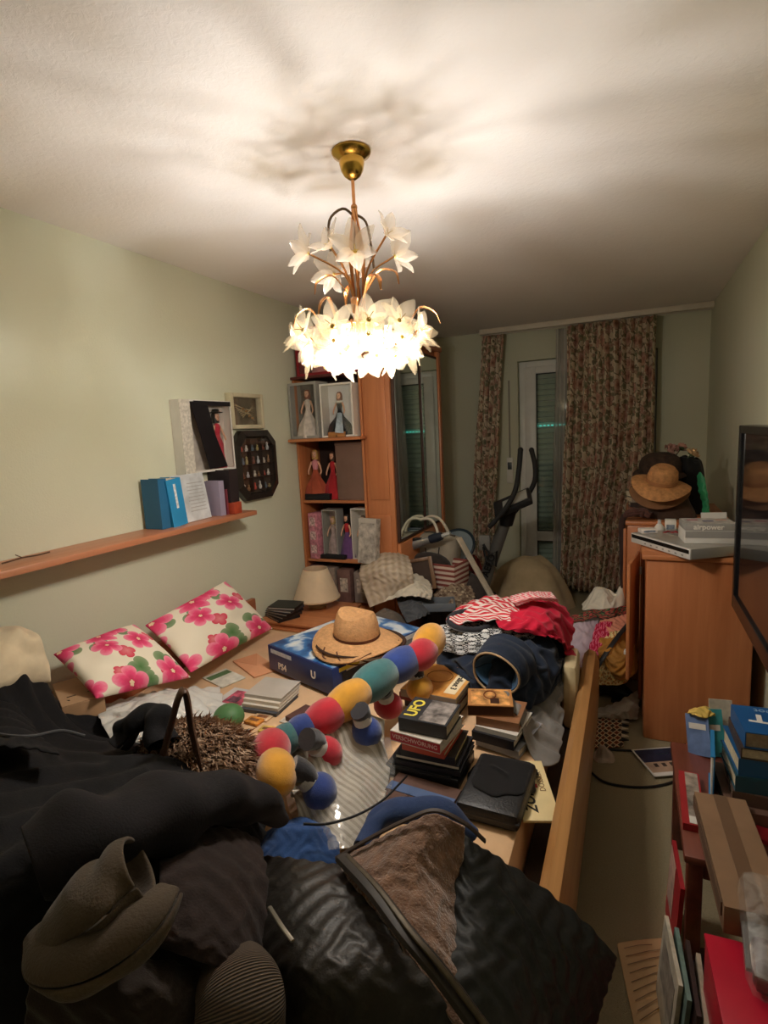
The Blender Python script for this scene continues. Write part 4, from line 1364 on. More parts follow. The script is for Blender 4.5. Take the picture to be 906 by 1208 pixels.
# left stack: black case, films, books
bk = thing('video_recorder_box', 'long black plastic case at the bottom of the book stack', 'case', *[pxbox((541, 934), (450, 920), (560, 896), .455)[i] for i in (0, 3)])
loc, w_, l_, rz = pxbox((541, 934), (450, 920), (560, 896), .455)
bx_, by_, rb_ = loc[0], loc[1], rz
bk.location = loc; bk.rotation_euler = (0, 0, rz)
part('body', MB().box(0, 0, .019, w_, l_, .038, .004), M('191a1c', .35, .1), bk)
part('raised_lid', MB().box(-.01, .0, .041, w_*.9, l_*.8, .006, .002), M('202124', .3, .1), bk)
z = .5
L = [('flat black film case on the long plastic case', (543, 917), (464, 903), (560, 880), .016, '1a1a1e', None, PAGES),
     ('second black film case with pale edge', (541, 909), (466, 896), (558, 873), .014, '26262c', 'c9c2b0', PAGES_W),
     ('yellow edged paperback in the middle of the tall stack', (537, 903), (470, 894), (553, 870), .026, '2a2420', '1c1a18', M('d3c38c', .9, .1, 70)),
     ('orange spined paperback below the red book', (524, 896), (471, 888), (546, 862), .022, 'b2432c', 'b8482e', PAGES),
     ('red spined paperback with cream pages in the tall stack', (519, 890), (459, 875), (547, 856), .036, 'c9c0b4', 'ad2432', PAGES_W)]
for lb, A, B, C, h, cv, sp, pg in L:
    t = pxbook(lb, A, B, C, z, h, cv, spine=sp, pages=pg)
    if 'red spined' in lb:
        w_, l_, _ = DIMS[t.name]
        text('VERSCHWÖRUNG', .02, M('e6c9c4', .6, .05), t, (-w_/2-.0004, 0, h*.5), (R(90), 0, R(-90)))
    z += h+.0008
uf = pxbook('dark paperback with large pale lettering on top of the tall stack', (527, 873), (465, 868), (544, 846), z, .046, '2e3034', spine='2c2a2c', pages=PAGES)
w_, l_, _ = DIMS[uf.name]
part('cover_picture', MB().box(0, -l_*.18, .0466, w_*.92, l_*.55, .001), M('8d8580', .4, .6, 22), uf)
text('UFO', l_*.34, YEL_INK, uf, (0, l_*.30, .0468), (0, 0, 0), bold=.0015, sx=1.0)


# right stack of paperbacks
z = .455
L = [('grey paperback at the bottom of the small stack', (612, 896), (556, 884), (640, 862), .03, '8c8e96', None, PAGES_W),
     ('black and white paperback in the small stack', (606, 886), (552, 878), (630, 850), .034, '24242a', None, PAGES_W),
     ('white thin paperback in the small stack', (610, 874), (556, 866), (628, 846), .018, 'cfc9c0', None, PAGES_W),
     ('tan paperback slightly askew near the top of the small stack', (612, 864), (560, 858), (622, 838), .032, '8f6446', None, PAGES)]
for lb, A, B, C, h, cv, sp, pg in L:
    pxbook(lb, A, B, C, z, h, cv, spine=sp, pages=pg); z += h+.0008
ob = pxbook('orange and brown paperback on top of the small stack', (606, 846), (552, 857), (603, 825), z, .04, 'b07a48', spine='4a2c1c', pages=PAGES)
w_, l_, _ = DIMS[ob.name]
part('cover_art', MB().box(.0, 0, .0405, w_*.9, l_*.86, .001), M('d39a5c', .45, .5, 30), ob)
part('cover_ring', MB().tube([(math.cos(a*PI/8)*.03+.015, math.sin(a*PI/8)*.022, .042) for a in range(17)], .0022, 5), M('7a3a20', .5, .1), ob)
part('title_bar', MB().box(-w_*.22, -l_*.1, .0412, w_*.3, l_*.2, .001), M('3a2016', .5, .1), ob)

# black zip case with cloth, comic, flat carton
LEA = M('1c1c1e', .42, .15, 14, .35, 160)
loc, w_, l_, rz = pxbox((612, 986), (533, 972), (634, 918), MZ+.004)
zc = thing('zip_case', 'black leather zip case lying near the bed rail', 'case', loc, rz)
part('body', MB().box(0, 0, .028, w_, l_, .056, .016), LEA, zc)
part('zip_band', MB().box(0, 0, .028, w_+.003, l_+.003, .008, .003), M('2e2e30', .5, .1), zc)
ZCT = MZ+.06
loc, w_, l_, rz = pxbox((661, 966), (618, 973), (640, 904), MZ+.002)
cm = thing('comic_book', 'cream comic book sticking out beside the black case', 'comic', loc, rz)
part('cover', MB().box(0, 0, .004, w_*1.15, l_, .008, .001), M('ddca98', .6, .1), cm)
L2 = max(w_*1.15, l_)
tr_ = (0, 0, R(90) if w_*1.15 < l_ else 0)
text('ZORRO', .05, BLACK_INK, cm, (-.025, .02, .0084), tr_, bold=.001, shear=.3)
text('DOSSIER', .026, M('7a5a3a', .6, .05), cm, (.035, -.03, .0084), tr_)
part('red_logo', MB().box(.012, .01, .0086, .018, .05, .001), RED_INK, cm)
loc, w_, l_, rz = pxbox((520, 982), (428, 972), (545, 940), MZ+.003)
bf = thing('flat_carton', 'flat dark brown carton with blue ribbon under the blue jeans', 'carton', loc, rz)
part('panel', MB().box(0, 0, .012, w_, l_, .024, .002), M('5e443a', .8, .1), bf)
part('ribbon', MB().box(w_*.08, 0, .0252, .04, l_*1.0, .002), M('4a5f86', .7, .1), bf, 'blue ribbon')

# cardboard box at the far left
loc, w_, l_, rz = pxbox((76, 858), (30, 838), (126, 842), .60)
kb = thing('cardboard_box', 'small brown cardboard box at the left between coat and pillow', 'box', (loc[0], loc[1], MZ+.002), rz)
part('carton', MB().box(0, 0, .11, w_, max(l_, .2), .22, .003), M('b08a66', .8, .1), kb)
part('flap', MB().box(0, 0, .222, w_*.98, max(l_, .2)*.98, .003), M('bb9570', .8, .1), kb)
for k in range(3): part('print_mark', MB().box(-w_*.2+.07*k, -max(l_, .2)*.2, .2245, .03, .006, .001), M('4a3526', .8, .1), kb)
# white plastic bag + green ball
PLAST = newmat('white_plastic')
n = PLAST
n.b.inputs['Base Color'].default_value = lin('dddcd6'); n.b.inputs['Roughness'].default_value = .28
tr = n.add('ShaderNodeBsdfTransparent'); mx = n.add('ShaderNodeMixShader')
n.link(n.math('MULTIPLY_ADD', n.noise(n.coord('Object'), 9.0, 3.0), .3, .05), mx.inputs[0])
n.link(n.b.outputs[0], mx.inputs[1]); n.link(tr.outputs[0], mx.inputs[2]); n.link(mx.outputs[0], n.n['Material Output'].inputs[0])
n.bump(n.noise(n.coord('Object'), 22.0, 4.0, .6, 1.0), .6, .01)
PLAST = n.m
g = at(270, 846, z=.50)
gbm = MB().ball((0, 0, .05), (.062, .062, .05), 20, 12)
solo('green_ball', gbm, M('4f7a4a', .55, .12, 12), 'soft dull green ball beside the fur hat', 'ball', loc=(g.x, g.y, MZ+.002))
# bedside cabinet, lamp and films behind the pillow
nsx, nsy = -1.9, 2.98
NZ = .46
ns = thing('bedside_cabinet', 'low wooden bedside cabinet in the corner behind the bed', 'cabinet', (nsx, nsy, 0))
part('body', MB().b2(-.24, .24, -.27, .20, 0, NZ-.02, .004), CHERRY, ns)
part('top', MB().b2(-.25, .25, -.28, .205, NZ-.02, NZ, .005), CHERRY_X, ns)
part('drawer', MB().b2(-.21, .21, -.285, -.272, .22, .42, .003), CHERRY_X, ns)
lp = at(372, 703, y=3.02)
tl = thing('table_lamp', 'small unlit table lamp with cream cone shade on the bedside cabinet', 'lamp', (lp.x, 3.04, NZ))
part('base', MB().lathe([(.0, 0), (.06, 0), (.062, .01), (.03, .02), (.012, .03)], 20), M('b59a6a', .4, .1), tl)
part('pole', MB().tube([(0, 0, .02), (0, 0, .12)], .008, 10), M('b59a6a', .4, .1), tl)
part('shade', MB().lathe([(.155, .065), (.082, .265), (.080, .265), (.152, .065)], 36, caps=False), fabric('d9c2a2', .8, .05), tl)
part('shade_trim', MB().lathe([(.1565, .063), (.1565, .071), (.1535, .071), (.1535, .063)], 36, caps=False), M('c8ab86', .7, .05), tl)
z = NZ
for k, (c, lb) in enumerate((('1c1a1c', 'black film case at the bottom of the pile by the lamp'), ('2c2420', 'dark brown film case in the pile by the lamp'), ('151518', 'black film case in the middle of the pile by the lamp'), ('3a3a40', 'grey black film case near the top of the pile by the lamp'), ('0f1214', 'glossy black film case on top of the pile by the lamp'))):
    p = at(336, 728, z=NZ)
    book(lb, (min(p.x, -1.9)+.02*k*.3-.02, 2.80+.004*k, z), .15, .19, .016, R(62+9*k), c, pages=PAGES_W, name='film_case'); z += .0165
# ================================================================ plush caterpillar
PL = {k: M(c, .95, .14, 14, .5, 420, sheen=.6) for k, c in dict(y='d99a28', r='b8182c', b='1f3a80', t='2f6a6c', k='1c1a22', w='c9c6c0', lb='3a6a9a').items()}
segs = [ # px, py, z, radius px, colour
    (506, 757, .735, 19, 'y'), (497, 772, .715, 18, 'r'), (472, 784, .70, 20, 'b'), (442, 803, .69, 21.5, 't'),
    (411, 826, .68, 21, 'y'), (383, 846, .665, 20.5, 'r'), (356, 862, .65, 18.5, 'b'), (337, 872, .645, 18, 't'), (319, 886, .66, 24, 'r'), (326, 911, .66, 24, 'y')]
pc = thing('plush_caterpillar', 'long plush caterpillar with yellow red blue and teal segments', 'plush toy', tuple(at(410, 845, z=.60)))
o_ = pc.location.copy()
pts = [at(s[0], s[1], z=s[2]-.01) for s in segs]
camv = Vector(CAM)
for i, s in enumerate(segs):
    p = pts[i]
    r = s[3]*((p-camv).dot(Vector(_f)))/FPX
    a = pts[max(i-1, 0)]; b_ = pts[min(i+1, len(pts)-1)]
    d = (b_-a).normalized()
    ln = (b_-a).length/2 if 0 < i < len(pts)-1 else r*1.7
    q = d.to_track_quat('X', 'Z').to_matrix().to_4x4()
    mb = MB()
    sx = max(ln*.88, r*.8)
    mb.ball((0, 0, 0), (sx, r, r), 24, 14)
    mb.xf(Matrix.Translation(p-o_) @ q)
    me_o = part('body_segment' if i else 'head', mb, PL[s[4]], pc)
names = [(495, 812, .575, 'y', (488, 785)), (458, 832, .56, 'r', (452, 812)), (432, 863, .585, 'b', (424, 838)), (384, 888, .59, 'r', (362, 872)), (377, 934, .57, 'b', (345, 905)), (468, 818, .58, 'lb', (468, 795))]
for (px, py, z, c, root) in names[:5]:
    f = at(px, py, z=z)-o_
    rt = at(root[0], root[1], z=z+.09)-o_
    mid = (f+rt)*.5+Vector((0, 0, .02))
    lg = part('leg', MB().tube([tuple(p) for p in crom(np.array([tuple(rt), tuple(mid), tuple(f+(rt-f)*.28)]), 8)], [.034, .034, .033, .031, .03, .028, .027, .026], 12), PL['k'], pc, 'black plush leg')
    dd = (rt-f).normalized()
    part('sock', MB().tube([tuple(f+dd*.044), tuple(f+dd*.072)], [.032, .031], 14), PL['w'], lg, 'white sock')
    q = dd.to_track_quat('Z', 'X').to_matrix().to_4x4()
    part('shoe', MB().ball((0, 0, 0), (.052, .058, .052), 18, 12).xf(Matrix.Translation(f) @ q), PL[c], lg)
# ================================================================ soft things on the bed
def pattern(name, kind, cols, scale=20.0, coord='Object', rot=(0, 0, 0), rough=.9):
    n = newmat(name)
    v = n.coord(coord, scale, rot)
    if kind == 'stripes':
        wv = n.add('ShaderNodeTexWave', wave_type='BANDS', bands_direction='X')
        wv.inputs['Scale'].default_value = 1.0; wv.inputs['Distortion'].default_value = 0.4
        n.link(v, wv.inputs['Vector'])
        c = n.ramp(wv.outputs[1], [(0.0, lin(cols[0])), (.52, lin(cols[1]))], 'CONSTANT')
    elif kind == 'plaid':
        a = n.add('ShaderNodeTexWave', bands_direction='X'); b_ = n.add('ShaderNodeTexWave', bands_direction='Y')
        for q in (a, b_): n.link(v, q.inputs['Vector']); q.inputs['Scale'].default_value = 1.0
        c = n.mix(n.math('MULTIPLY', a.outputs[1], .5), lin(cols[0]), lin(cols[1]))
        c = n.mix(n.math('MULTIPLY', b_.outputs[1], .5), c, lin(cols[2]))
    elif kind == 'nordic':
        m0, t0, r0 = flowers(n, v, .15, .42, 8, (0, 0, 0))
        ck = n.add('ShaderNodeTexChecker'); n.link(v, ck.inputs[0]); ck.inputs['Scale'].default_value = 4.0
        c = n.mix(m0, lin(cols[0]), lin(cols[1]))
        c = n.mix(n.math('MULTIPLY', n.math('GREATER_THAN', t0, 1.35), ck.outputs[1]), c, lin(cols[1]))
    else:   # floral patches
        m0, t0, r0 = flowers(n, v, .9, .42, 5, (0, 0, 0))
        m1, t1, r1 = flowers(n, v, 1.0, .3, 3, (4.3, 2.2, 0))
        c = n.mix(m1, lin(cols[0]), lin(cols[2]))
        c = n.mix(m0, c, lin(cols[1]))
    n.link(c, n.b.inputs['Base Color'])
    n.b.inputs['Roughness'].default_value = rough
    n.b.inputs['Specular IOR Level'].default_value = .2
    n.bump(n.noise(n.coord('Object'), 260, 2), .2, .003)
    return n.m

def sleeve(path, radii, nseg=40, nring=20, wr=.012, seed=0, flat=(1, .75), freq=9):
    """wrinkled fabric tube along a path"""
    P = crom(np.array([tuple(p) for p in path]), nseg)
    Rr = crom(np.array(radii, float).reshape(-1, 1), nseg)[:, 0]
    rng = np.random.RandomState(seed)
    k = crom(crom(rng.randn(freq, 7), nseg).T, nring+1).T
    out = np.zeros((nseg, nring+1, 3)); prev = None
    for i in range(nseg):
        t = P[min(i+1, nseg-1)]-P[max(i-1, 0)]; t = t/np.linalg.norm(t)
        a = np.cross(t, (0, 0, 1)) if prev is None else prev-t*np.dot(prev, t)
        a = a/np.linalg.norm(a); prev = a
        b_ = np.cross(t, a)
        for j in range(nring+1):
            an = 2*PI*(j % nring)/nring
            r = Rr[i]+wr*(k[i, j] if 0 < j < nring else (k[i, 0]+k[i, nring])/2)
            out[i, j] = P[i]+a*math.cos(an)*r*flat[0]+b_*math.sin(an)*r*flat[1]
    return out

GEN = dict(steps=60)
# ---- under layers on the bed: striped wrapping in clear plastic, white bag
g0 = ground_map(-2.15, .1, .8, 2.3, 1.1, .025)
g1 = ground_map(-2.1, .2, .1, 1.9, 1.1, .03)
STRP = pattern('newsprint', 'stripes', ['c2bbae', 'a0988a'], 6.0, 'UV', (0, 0, .5))
bagrows = [[(345, 880, .47), (380, 868, .50), (415, 866, .51), (456, 872, .47)],
           [(340, 912, .48), (376, 900, .53), (415, 898, .54), (462, 908, .47)],
           [(344, 952, .48), (382, 945, .54), (420, 940, .53), (452, 950, .47)],
           [(362, 1008, .48), (396, 1003, .50), (424, 998, .49), (446, 985, .47)]]
cloth('wrapped_laundry', bagrows, STRP, 'grey striped sheets wrapped up beneath the plush toy', 'laundry', (40, 40), ground=g0, excess=1.0, pin=.3, seed=3, noise=.004, grav=1)
FILM = newmat('clear_plastic')
n = FILM
gl = n.add('ShaderNodeBsdfGlossy'); gl.inputs['Roughness'].default_value = .12; gl.inputs[0].default_value = (1, 1, 1, 1)
tr = n.add('ShaderNodeBsdfTransparent'); mx = n.add('ShaderNodeMixShader')
n.b.inputs['Base Color'].default_value = lin('d8d8d4'); n.b.inputs['Roughness'].default_value = .3
m0 = n.add('ShaderNodeMixShader'); m0.inputs[0].default_value = .45
n.link(n.b.outputs[0], m0.inputs[1]); n.link(gl.outputs[0], m0.inputs[2])
n.link(n.math('MULTIPLY_ADD', n.noise(n.coord('Object'), 18.0, 4.0, .6, 1.2), .9, -.22), mx.inputs[0])
n.link(tr.outputs[0], mx.inputs[1]); n.link(m0.outputs[0], mx.inputs[2]); n.link(mx.outputs[0], n.n['Material Output'].inputs[0])
FILM = n.m
cloth('plastic_bag', [[(a+(-4 if j == 0 else 4 if j == 3 else 0), b_-2, z+.022) for j, (a, b_, z) in enumerate(r)] for r in bagrows], FILM, 'crinkled clear plastic bag over the striped sheets', 'bag', (46, 46), ground=None, excess=1.03, pin=.3, seed=9, noise=.008, solid=0, grav=.5)
cloth('white_bag', [[(122, 826, .58), (165, 815, .59), (205, 808, .57), (258, 806, .5)],
                    [(118, 842, .63), (165, 830, .64), (210, 820, .62), (262, 832, .5)],
                    [(135, 872, .60), (175, 860, .61), (215, 850, .58), (258, 862, .48)],
                    [(150, 905, .52), (185, 892, .54), (215, 882, .53), (246, 884, .47)]], PLAST,
      'crumpled white plastic bag in front of the floral pillows', 'bag', (44, 44), ground=None, excess=1.14, pin=.10, seed=4, noise=.014, solid=.002)
# blue jeans peeking out
DENIM = fabric('2c4a7c', .85, .25, 300, .35)
DENIM2 = fabric('2c3d62', .85, .2, 300, .3)
q = at(350, 998, z=.51)
cloth('blue_jeans', mound_rows(q.x, q.y, .12, .11, MZ+.03, .06, .4, seed=3), DENIM, 'crumpled bright blue jeans beside the plush tail', 'jeans', (34, 34), 'world', ground=None, excess=1.08, pin=.2, seed=12, noise=.008, grav=1)
S = sleeve([at(425, 1000, z=.56), at(450, 966, z=.58), at(490, 956, z=.59), at(530, 962, z=.57), at(560, 985, z=.52)], [.02, .03, .034, .03, .02], wr=.006, seed=5)
setp(grid_obj('blue_jeans', S, DENIM2, None, .004, 1), 'faded blue jeans leg lying over the flat carton', 'jeans')

# fur hat with leather strap
q = at(230, 890, z=.66)
fh = thing('fur_hat', 'brown fur hat squeezed between the black coat and the plush toy', 'hat', (q.x, q.y, MZ+.075))
fm = MB().ball((0, 0, .10), (.20, .13, .115), 26, 14)
part('cap', fm, M('7d6048', .95, .3, 20), fh)
rg = np.random.RandomState(6)
fur = MB()
for i in range(9000):
    u = rg.rand()*2*PI; vv = math.acos(1-rg.rand()*1.25)
    nx, ny, nz = math.sin(vv)*math.cos(u), math.sin(vv)*math.sin(u), math.cos(vv)
    b_ = Vector((nx*.198, ny*.128, .10+nz*.113))
    nn_ = Vector((nx/.2, ny/.13, nz/.115)).normalized()
    flow = Vector((.8+rg.randn()*.35, -.3+rg.randn()*.35, .05+rg.randn()*.25))
    tip = b_+nn_*(.012+.012*rg.rand())+flow*(.028+.022*rg.rand())
    sd = nn_.cross(flow).normalized()*.0028
    mid = (b_+tip)*.5+nn_*.008
    o_ = len(fur.v)
    fur.v += [tuple(b_-sd), tuple(b_+sd), tuple(mid+sd*.8), tuple(mid-sd*.8), tuple(tip)]
    fur.f += [(o_, o_+1, o_+2, o_+3), (o_+3, o_+2, o_+4)]
n = newmat('fur_brown')
n.link(n.ramp(n.noise(n.coord('Object'), 28, 3), [(.3, lin('6a4c34')), (.5, lin('a5846a')), (.72, lin('cdb49a'))]), n.b.inputs['Base Color'])
n.b.inputs['Roughness'].default_value = .6
fo = part('fur', fur, n.m, fh, 'long brown fur', kind='stuff')
SB = at(194, 896, z=.72)
pts = [at(188, 905, z=.70), at(200, 862, z=.80), at(211, 822, z=.90), at(219, 818, z=.905), at(226, 860, z=.80), at(236, 905, z=.70)]
hb = thing('handbag_strap', 'brown leather bag handle sticking up out of the fur', 'bag handle', (SB.x, SB.y, .66))
P = [tuple(p-Vector((SB.x, SB.y, .66))) for p in pts]
part('strap', MB().tube([tuple(p) for p in crom(np.array(P), 30)], .021, 10, True, (1, .4)), M('4d3424', .45, .15, 12), hb)
part('edge_paint', MB().tube([tuple(Vector(p)+Vector((.013, -.004, 0))) for p in crom(np.array(P[3:]), 14)], .003, 6), M('b9a48c', .5, .1), hb)

# ---- coats in the foreground
COAT = fabric('121113', .85, .25, 260, .3, .03)
COAT2 = fabric('181518', .85, .2, 260, .3, .03)
BROWNC = fabric('2c211e', .85, .2, 220, .35, .05)
TAUPE = fabric('4c4032', .8, .15, 220, .35)
LEATHER = M('1f1a14', .5, .3, 8, .3, 120, spec=.4)
NYLON = M('141512', .6, .2, 8, .2, 140, spec=.35)
FLEECE = M('7a5b48', 1.0, .25, 40, 1.0, 180, sheen=.5)
cloth('black_coat', [
    [(-70, 832, .52), (20, 858, .52), (80, 878, .52), (160, 868, .52), (215, 888, .52), (262, 915, .52), (312, 945, .50)],
    [(-70, 828, .74), (20, 850, .71), (75, 876, .69), (140, 874, .70), (200, 890, .73), (262, 916, .72), (312, 952, .62)],
    [(-90, 900, .86), (0, 905, .84), (80, 915, .82), (150, 915, .82), (210, 925, .83), (268, 948, .75), (312, 975, .63)],
    [(-110, 980, .92), (-20, 985, .91), (60, 985, .89), (130, 985, .86), (190, 990, .82), (250, 995, .74), (300, 1000, .64)],
    [(-130, 1110, .85), (-40, 1115, .83), (40, 1110, .80), (110, 1095, .77), (180, 1080, .72), (240, 1075, .66), (295, 1070, .57)],
    [(-160, 1330, .55), (-60, 1340, .52), (40, 1330, .5), (120, 1310, .5), (200, 1290, .5), (260, 1260, .5), (310, 1230, .5)]],
    COAT, 'large black coat heaped over the near left of the bed', 'coat', (64, 64), ground=g1, excess=1.07, pin=.05, seed=21, noise=.016, grav=3, solid=.01)
cloth('black_hood', [[(-50, 818, .74), (-12, 808, .77), (14, 820, .77), (34, 842, .73)], [(-50, 842, .84), (-10, 834, .86), (18, 846, .84), (42, 864, .79)], [(-50, 880, .90), (-5, 875, .91), (35, 878, .89), (70, 885, .86)]],
      COAT, 'black hood of a second coat at the left picture edge', 'coat', (34, 34), excess=1.1, pin=.1, seed=33, noise=.016, grav=2)
S = sleeve([at(140, 876, z=.72), at(160, 852, z=.77), at(182, 846, z=.79), at(194, 880, z=.74)], [.028, .042, .042, .03], 26, 18, .014, 8)
setp(grid_obj('black_glove', S, COAT, None, .004, 1), 'black knotted garment sleeve on the coat beside the bag handle', 'garment')
S = sleeve([at(326, 962, z=.66), at(296, 940, z=.77), at(240, 945, z=.85), at(170, 965, z=.90), at(100, 985, z=.93), at(40, 1020, z=.92)], [.035, .06, .085, .095, .10, .09], 60, 26, .012, 14, (1, .62), 12)
setp(grid_obj('coat_sleeve', S, COAT2, None, .006, 1), 'thick dark grey coat sleeve lying across the black coat', 'sleeve')
cloth('brown_coat', [
    [(185, 985, .83), (230, 972, .83), (275, 972, .79), (306, 985, .72)],
    [(188, 1030, .88), (232, 1020, .87), (280, 1020, .83), (316, 1030, .75)],
    [(185, 1090, .87), (235, 1095, .86), (282, 1100, .82), (312, 1110, .73)],
    [(180, 1110, .85), (235, 1128, .84), (285, 1142, .80), (310, 1150, .70)]], BROWNC, 'dark brown wool coat panel between sleeve and leather jacket', 'coat', (36, 36), excess=1.05, pin=.08, seed=41, noise=.01, grav=2, solid=.01)
# taupe turned-up hood: an open pouch
S = sleeve([at(70, 1112, z=.86), at(92, 1085, z=.90), at(128, 1052, z=.93), at(165, 1022, z=.95)], [.035, .075, .085, .078], 30, 28, .007, 17, (1.0, .55), 8)
setp(grid_obj('taupe_hood', S, TAUPE, None, .007, 1), 'taupe grey hood turned inside out on the dark coats', 'hood')
S = sleeve([at(62, 1095, z=.90), at(75, 1122, z=.90), at(120, 1122, z=.915), at(165, 1095, z=.93), at(200, 1052, z=.94)], [.03, .045, .05, .045, .022], 40, 18, .005, 19, (1, .6), 8)
setp(grid_obj('taupe_collar', S, TAUPE, None, .006, 1), 'rolled taupe collar below the turned hood', 'collar')
cloth('dark_trousers', [[(40, 1130, .84), (110, 1130, .85), (190, 1125, .83), (265, 1145, .76)], [(30, 1180, .82), (110, 1180, .84), (190, 1180, .82), (262, 1190, .74)], [(20, 1300, .66), (110, 1300, .68), (190, 1290, .68), (262, 1280, .62)]],
      fabric('2b211b', .9, .2), 'dark brown trousers at the bottom edge left of the ribbed roll', 'trousers', (34, 34), excess=1.06, pin=.08, seed=44, noise=.01, grav=2)
n = newmat('ribbed_knit')
wv = n.add('ShaderNodeTexWave', bands_direction='X'); wv.inputs['Scale'].default_value = 26.0
n.link(n.coord('UV', (1, 1, 1)), wv.inputs['Vector'])
n.link(n.ramp(wv.outputs[1], [(.2, lin('2e2620')), (.8, lin('6b5a4a'))]), n.b.inputs['Base Color']); n.b.inputs['Roughness'].default_value = .9
n.bump(wv.outputs[1], .6, .01)
S = sleeve([at(262, 1136, z=.74), at(275, 1150, z=.77), at(284, 1190, z=.76), at(285, 1260, z=.68)], [.03, .05, .06, .055], 30, 22, .003, 23)
setp(grid_obj('ribbed_sweater', S, n.m, None, .006, 1), 'ribbed grey brown knit cuff at the bottom edge', 'sweater')

lj_o = tuple(at(440, 1100, z=.5))
lj = thing('leather_jacket', 'dark leather jacket with brown fleece lining thrown over the bed end', 'jacket', lj_o)
cloth('front_panel', [
    [(300, 1000, .62), (340, 1002, .72), (390, 1008, .75), (418, 1012, .74)],
    [(298, 1045, .72), (345, 1040, .77), (398, 1042, .79), (440, 1048, .77)],
    [(300, 1100, .74), (355, 1095, .80), (415, 1090, .81), (470, 1100, .78)],
    [(310, 1160, .72), (370, 1155, .79), (440, 1150, .79), (515, 1155, .76)],
    [(320, 1260, .60), (400, 1260, .66), (480, 1260, .68), (570, 1250, .68)]], LEATHER, None, None, (50, 44), parent=lj, ground=g1, excess=1.045, pin=.06, seed=51, noise=.014, grav=3, solid=.008)
FL = cloth('fleece_lining', [
    [(396, 1012, .73), (438, 988, .77), (478, 968, .81), (512, 956, .83), (548, 972, .81)],
    [(412, 1034, .765), (452, 1012, .79), (486, 994, .81), (512, 985, .81), (548, 1000, .77)],
    [(440, 1066, .775), (468, 1050, .785), (494, 1036, .785), (514, 1030, .77), (545, 1040, .73)],
    [(480, 1118, .77), (496, 1110, .77), (514, 1100, .76), (530, 1095, .74), (550, 1095, .70)],
    [(540, 1210, .72), (550, 1205, .72), (560, 1200, .70), (570, 1195, .68), (580, 1190, .66)]], FLEECE, None, None, (40, 40), parent=lj, excess=1.05, pin=.1, seed=53, noise=.008, grav=2, solid=.012)
FL['label'] = 'brown fleece lining'
cloth('back_panel', [
    [(540, 966, .80), (560, 982, .78), (590, 1000, .73), (640, 1035, .65), (690, 1075, .57), (728, 1118, .50)],
    [(524, 1012, .755), (556, 1028, .76), (600, 1050, .72), (650, 1085, .64), (690, 1115, .56), (722, 1142, .47)],
    [(516, 1070, .73), (558, 1085, .745), (605, 1105, .70), (650, 1135, .62), (682, 1165, .53), (708, 1185, .43)],
    [(515, 1130, .75), (565, 1150, .73), (615, 1170, .67), (650, 1195, .58), (675, 1220, .48), (695, 1235, .38)],
    [(540, 1250, .68), (585, 1260, .66), (630, 1270, .60), (655, 1280, .5), (675, 1290, .40), (690, 1300, .30)]], NYLON, None, None, (54, 50), parent=lj, ground=g1, excess=1.05, pin=.05, seed=57, noise=.015, grav=3, solid=.008)
def jtube(name, pts, r, mat, lab=None):
    P = [tuple(at(*p[:2], z=p[2])-Vector(lj_o)) for p in pts]
    return part(name, MB().tube([tuple(p) for p in crom(np.array(P), 30)], r, 8, True, (1, .5)), mat, lj, lab)
jtube('zip_placket', [(404, 1012, .765), (440, 1050, .80), (478, 1100, .81), (520, 1150, .79), (575, 1225, .73)], .016, M('241d16', .55, .25, 12), 'leather zip placket')
jtube('zipper', [(410, 1010, .775), (446, 1048, .81), (484, 1098, .82), (526, 1148, .80), (580, 1220, .74)], .005, M('4a4030', .5, .2, 60, metal=.4), 'dull metal zipper')
jtube('collar_edge', [(396, 1013, .738), (438, 988, .778), (478, 968, .818), (513, 956, .84), (548, 971, .822), (572, 992, .775)], .006, M('3a2c24', .6, .2), 'brown collar edge')
jtube('pocket_zip', [(318, 1070, .79), (332, 1092, .805), (345, 1110, .81)], .004, M('8a8478', .35, .2, metal=.7), 'short pocket zipper')

def wire(name, label, pts, r, mat):
    return solo(name, MB().tube([tuple(p) for p in crom(np.array([tuple(at(*p[:2], z=p[2])) for p in pts]), 40)], r, 6), mat, label, 'cable')
BLKP = M('161616', .45, .1)
wire('charging_cable', 'thin black cable running from the dark coat across the plastic bag', [(358, 972, .60), (385, 972, .585), (420, 962, .575), (450, 945, .57), (470, 926, .56), (480, 915, .53)], .0035, BLKP)
wire('hood_cord', 'thin grey drawstring lying across the black coat at the left edge', [(-20, 862, .885), (12, 868, .885), (40, 868, .87), (72, 862, .85), (100, 868, .82)], .004, M('4a4a4c', .7, .1))
# ---- black cloth on the zip case
q = at(592, 905, z=ZCT)
g2 = ground_map(-.9, -.1, 1.2, 2.2, 1.2, .02)
cloth('black_cloth', mound_rows(q.x, q.y, .115, .13, ZCT, .05, .3, seed=6), fabric('141315', .95, .2), 'soft black cloth lying on the leather zip case', 'cloth', (34, 34), 'world', ground=g2, excess=1.1, pin=.02, seed=61)

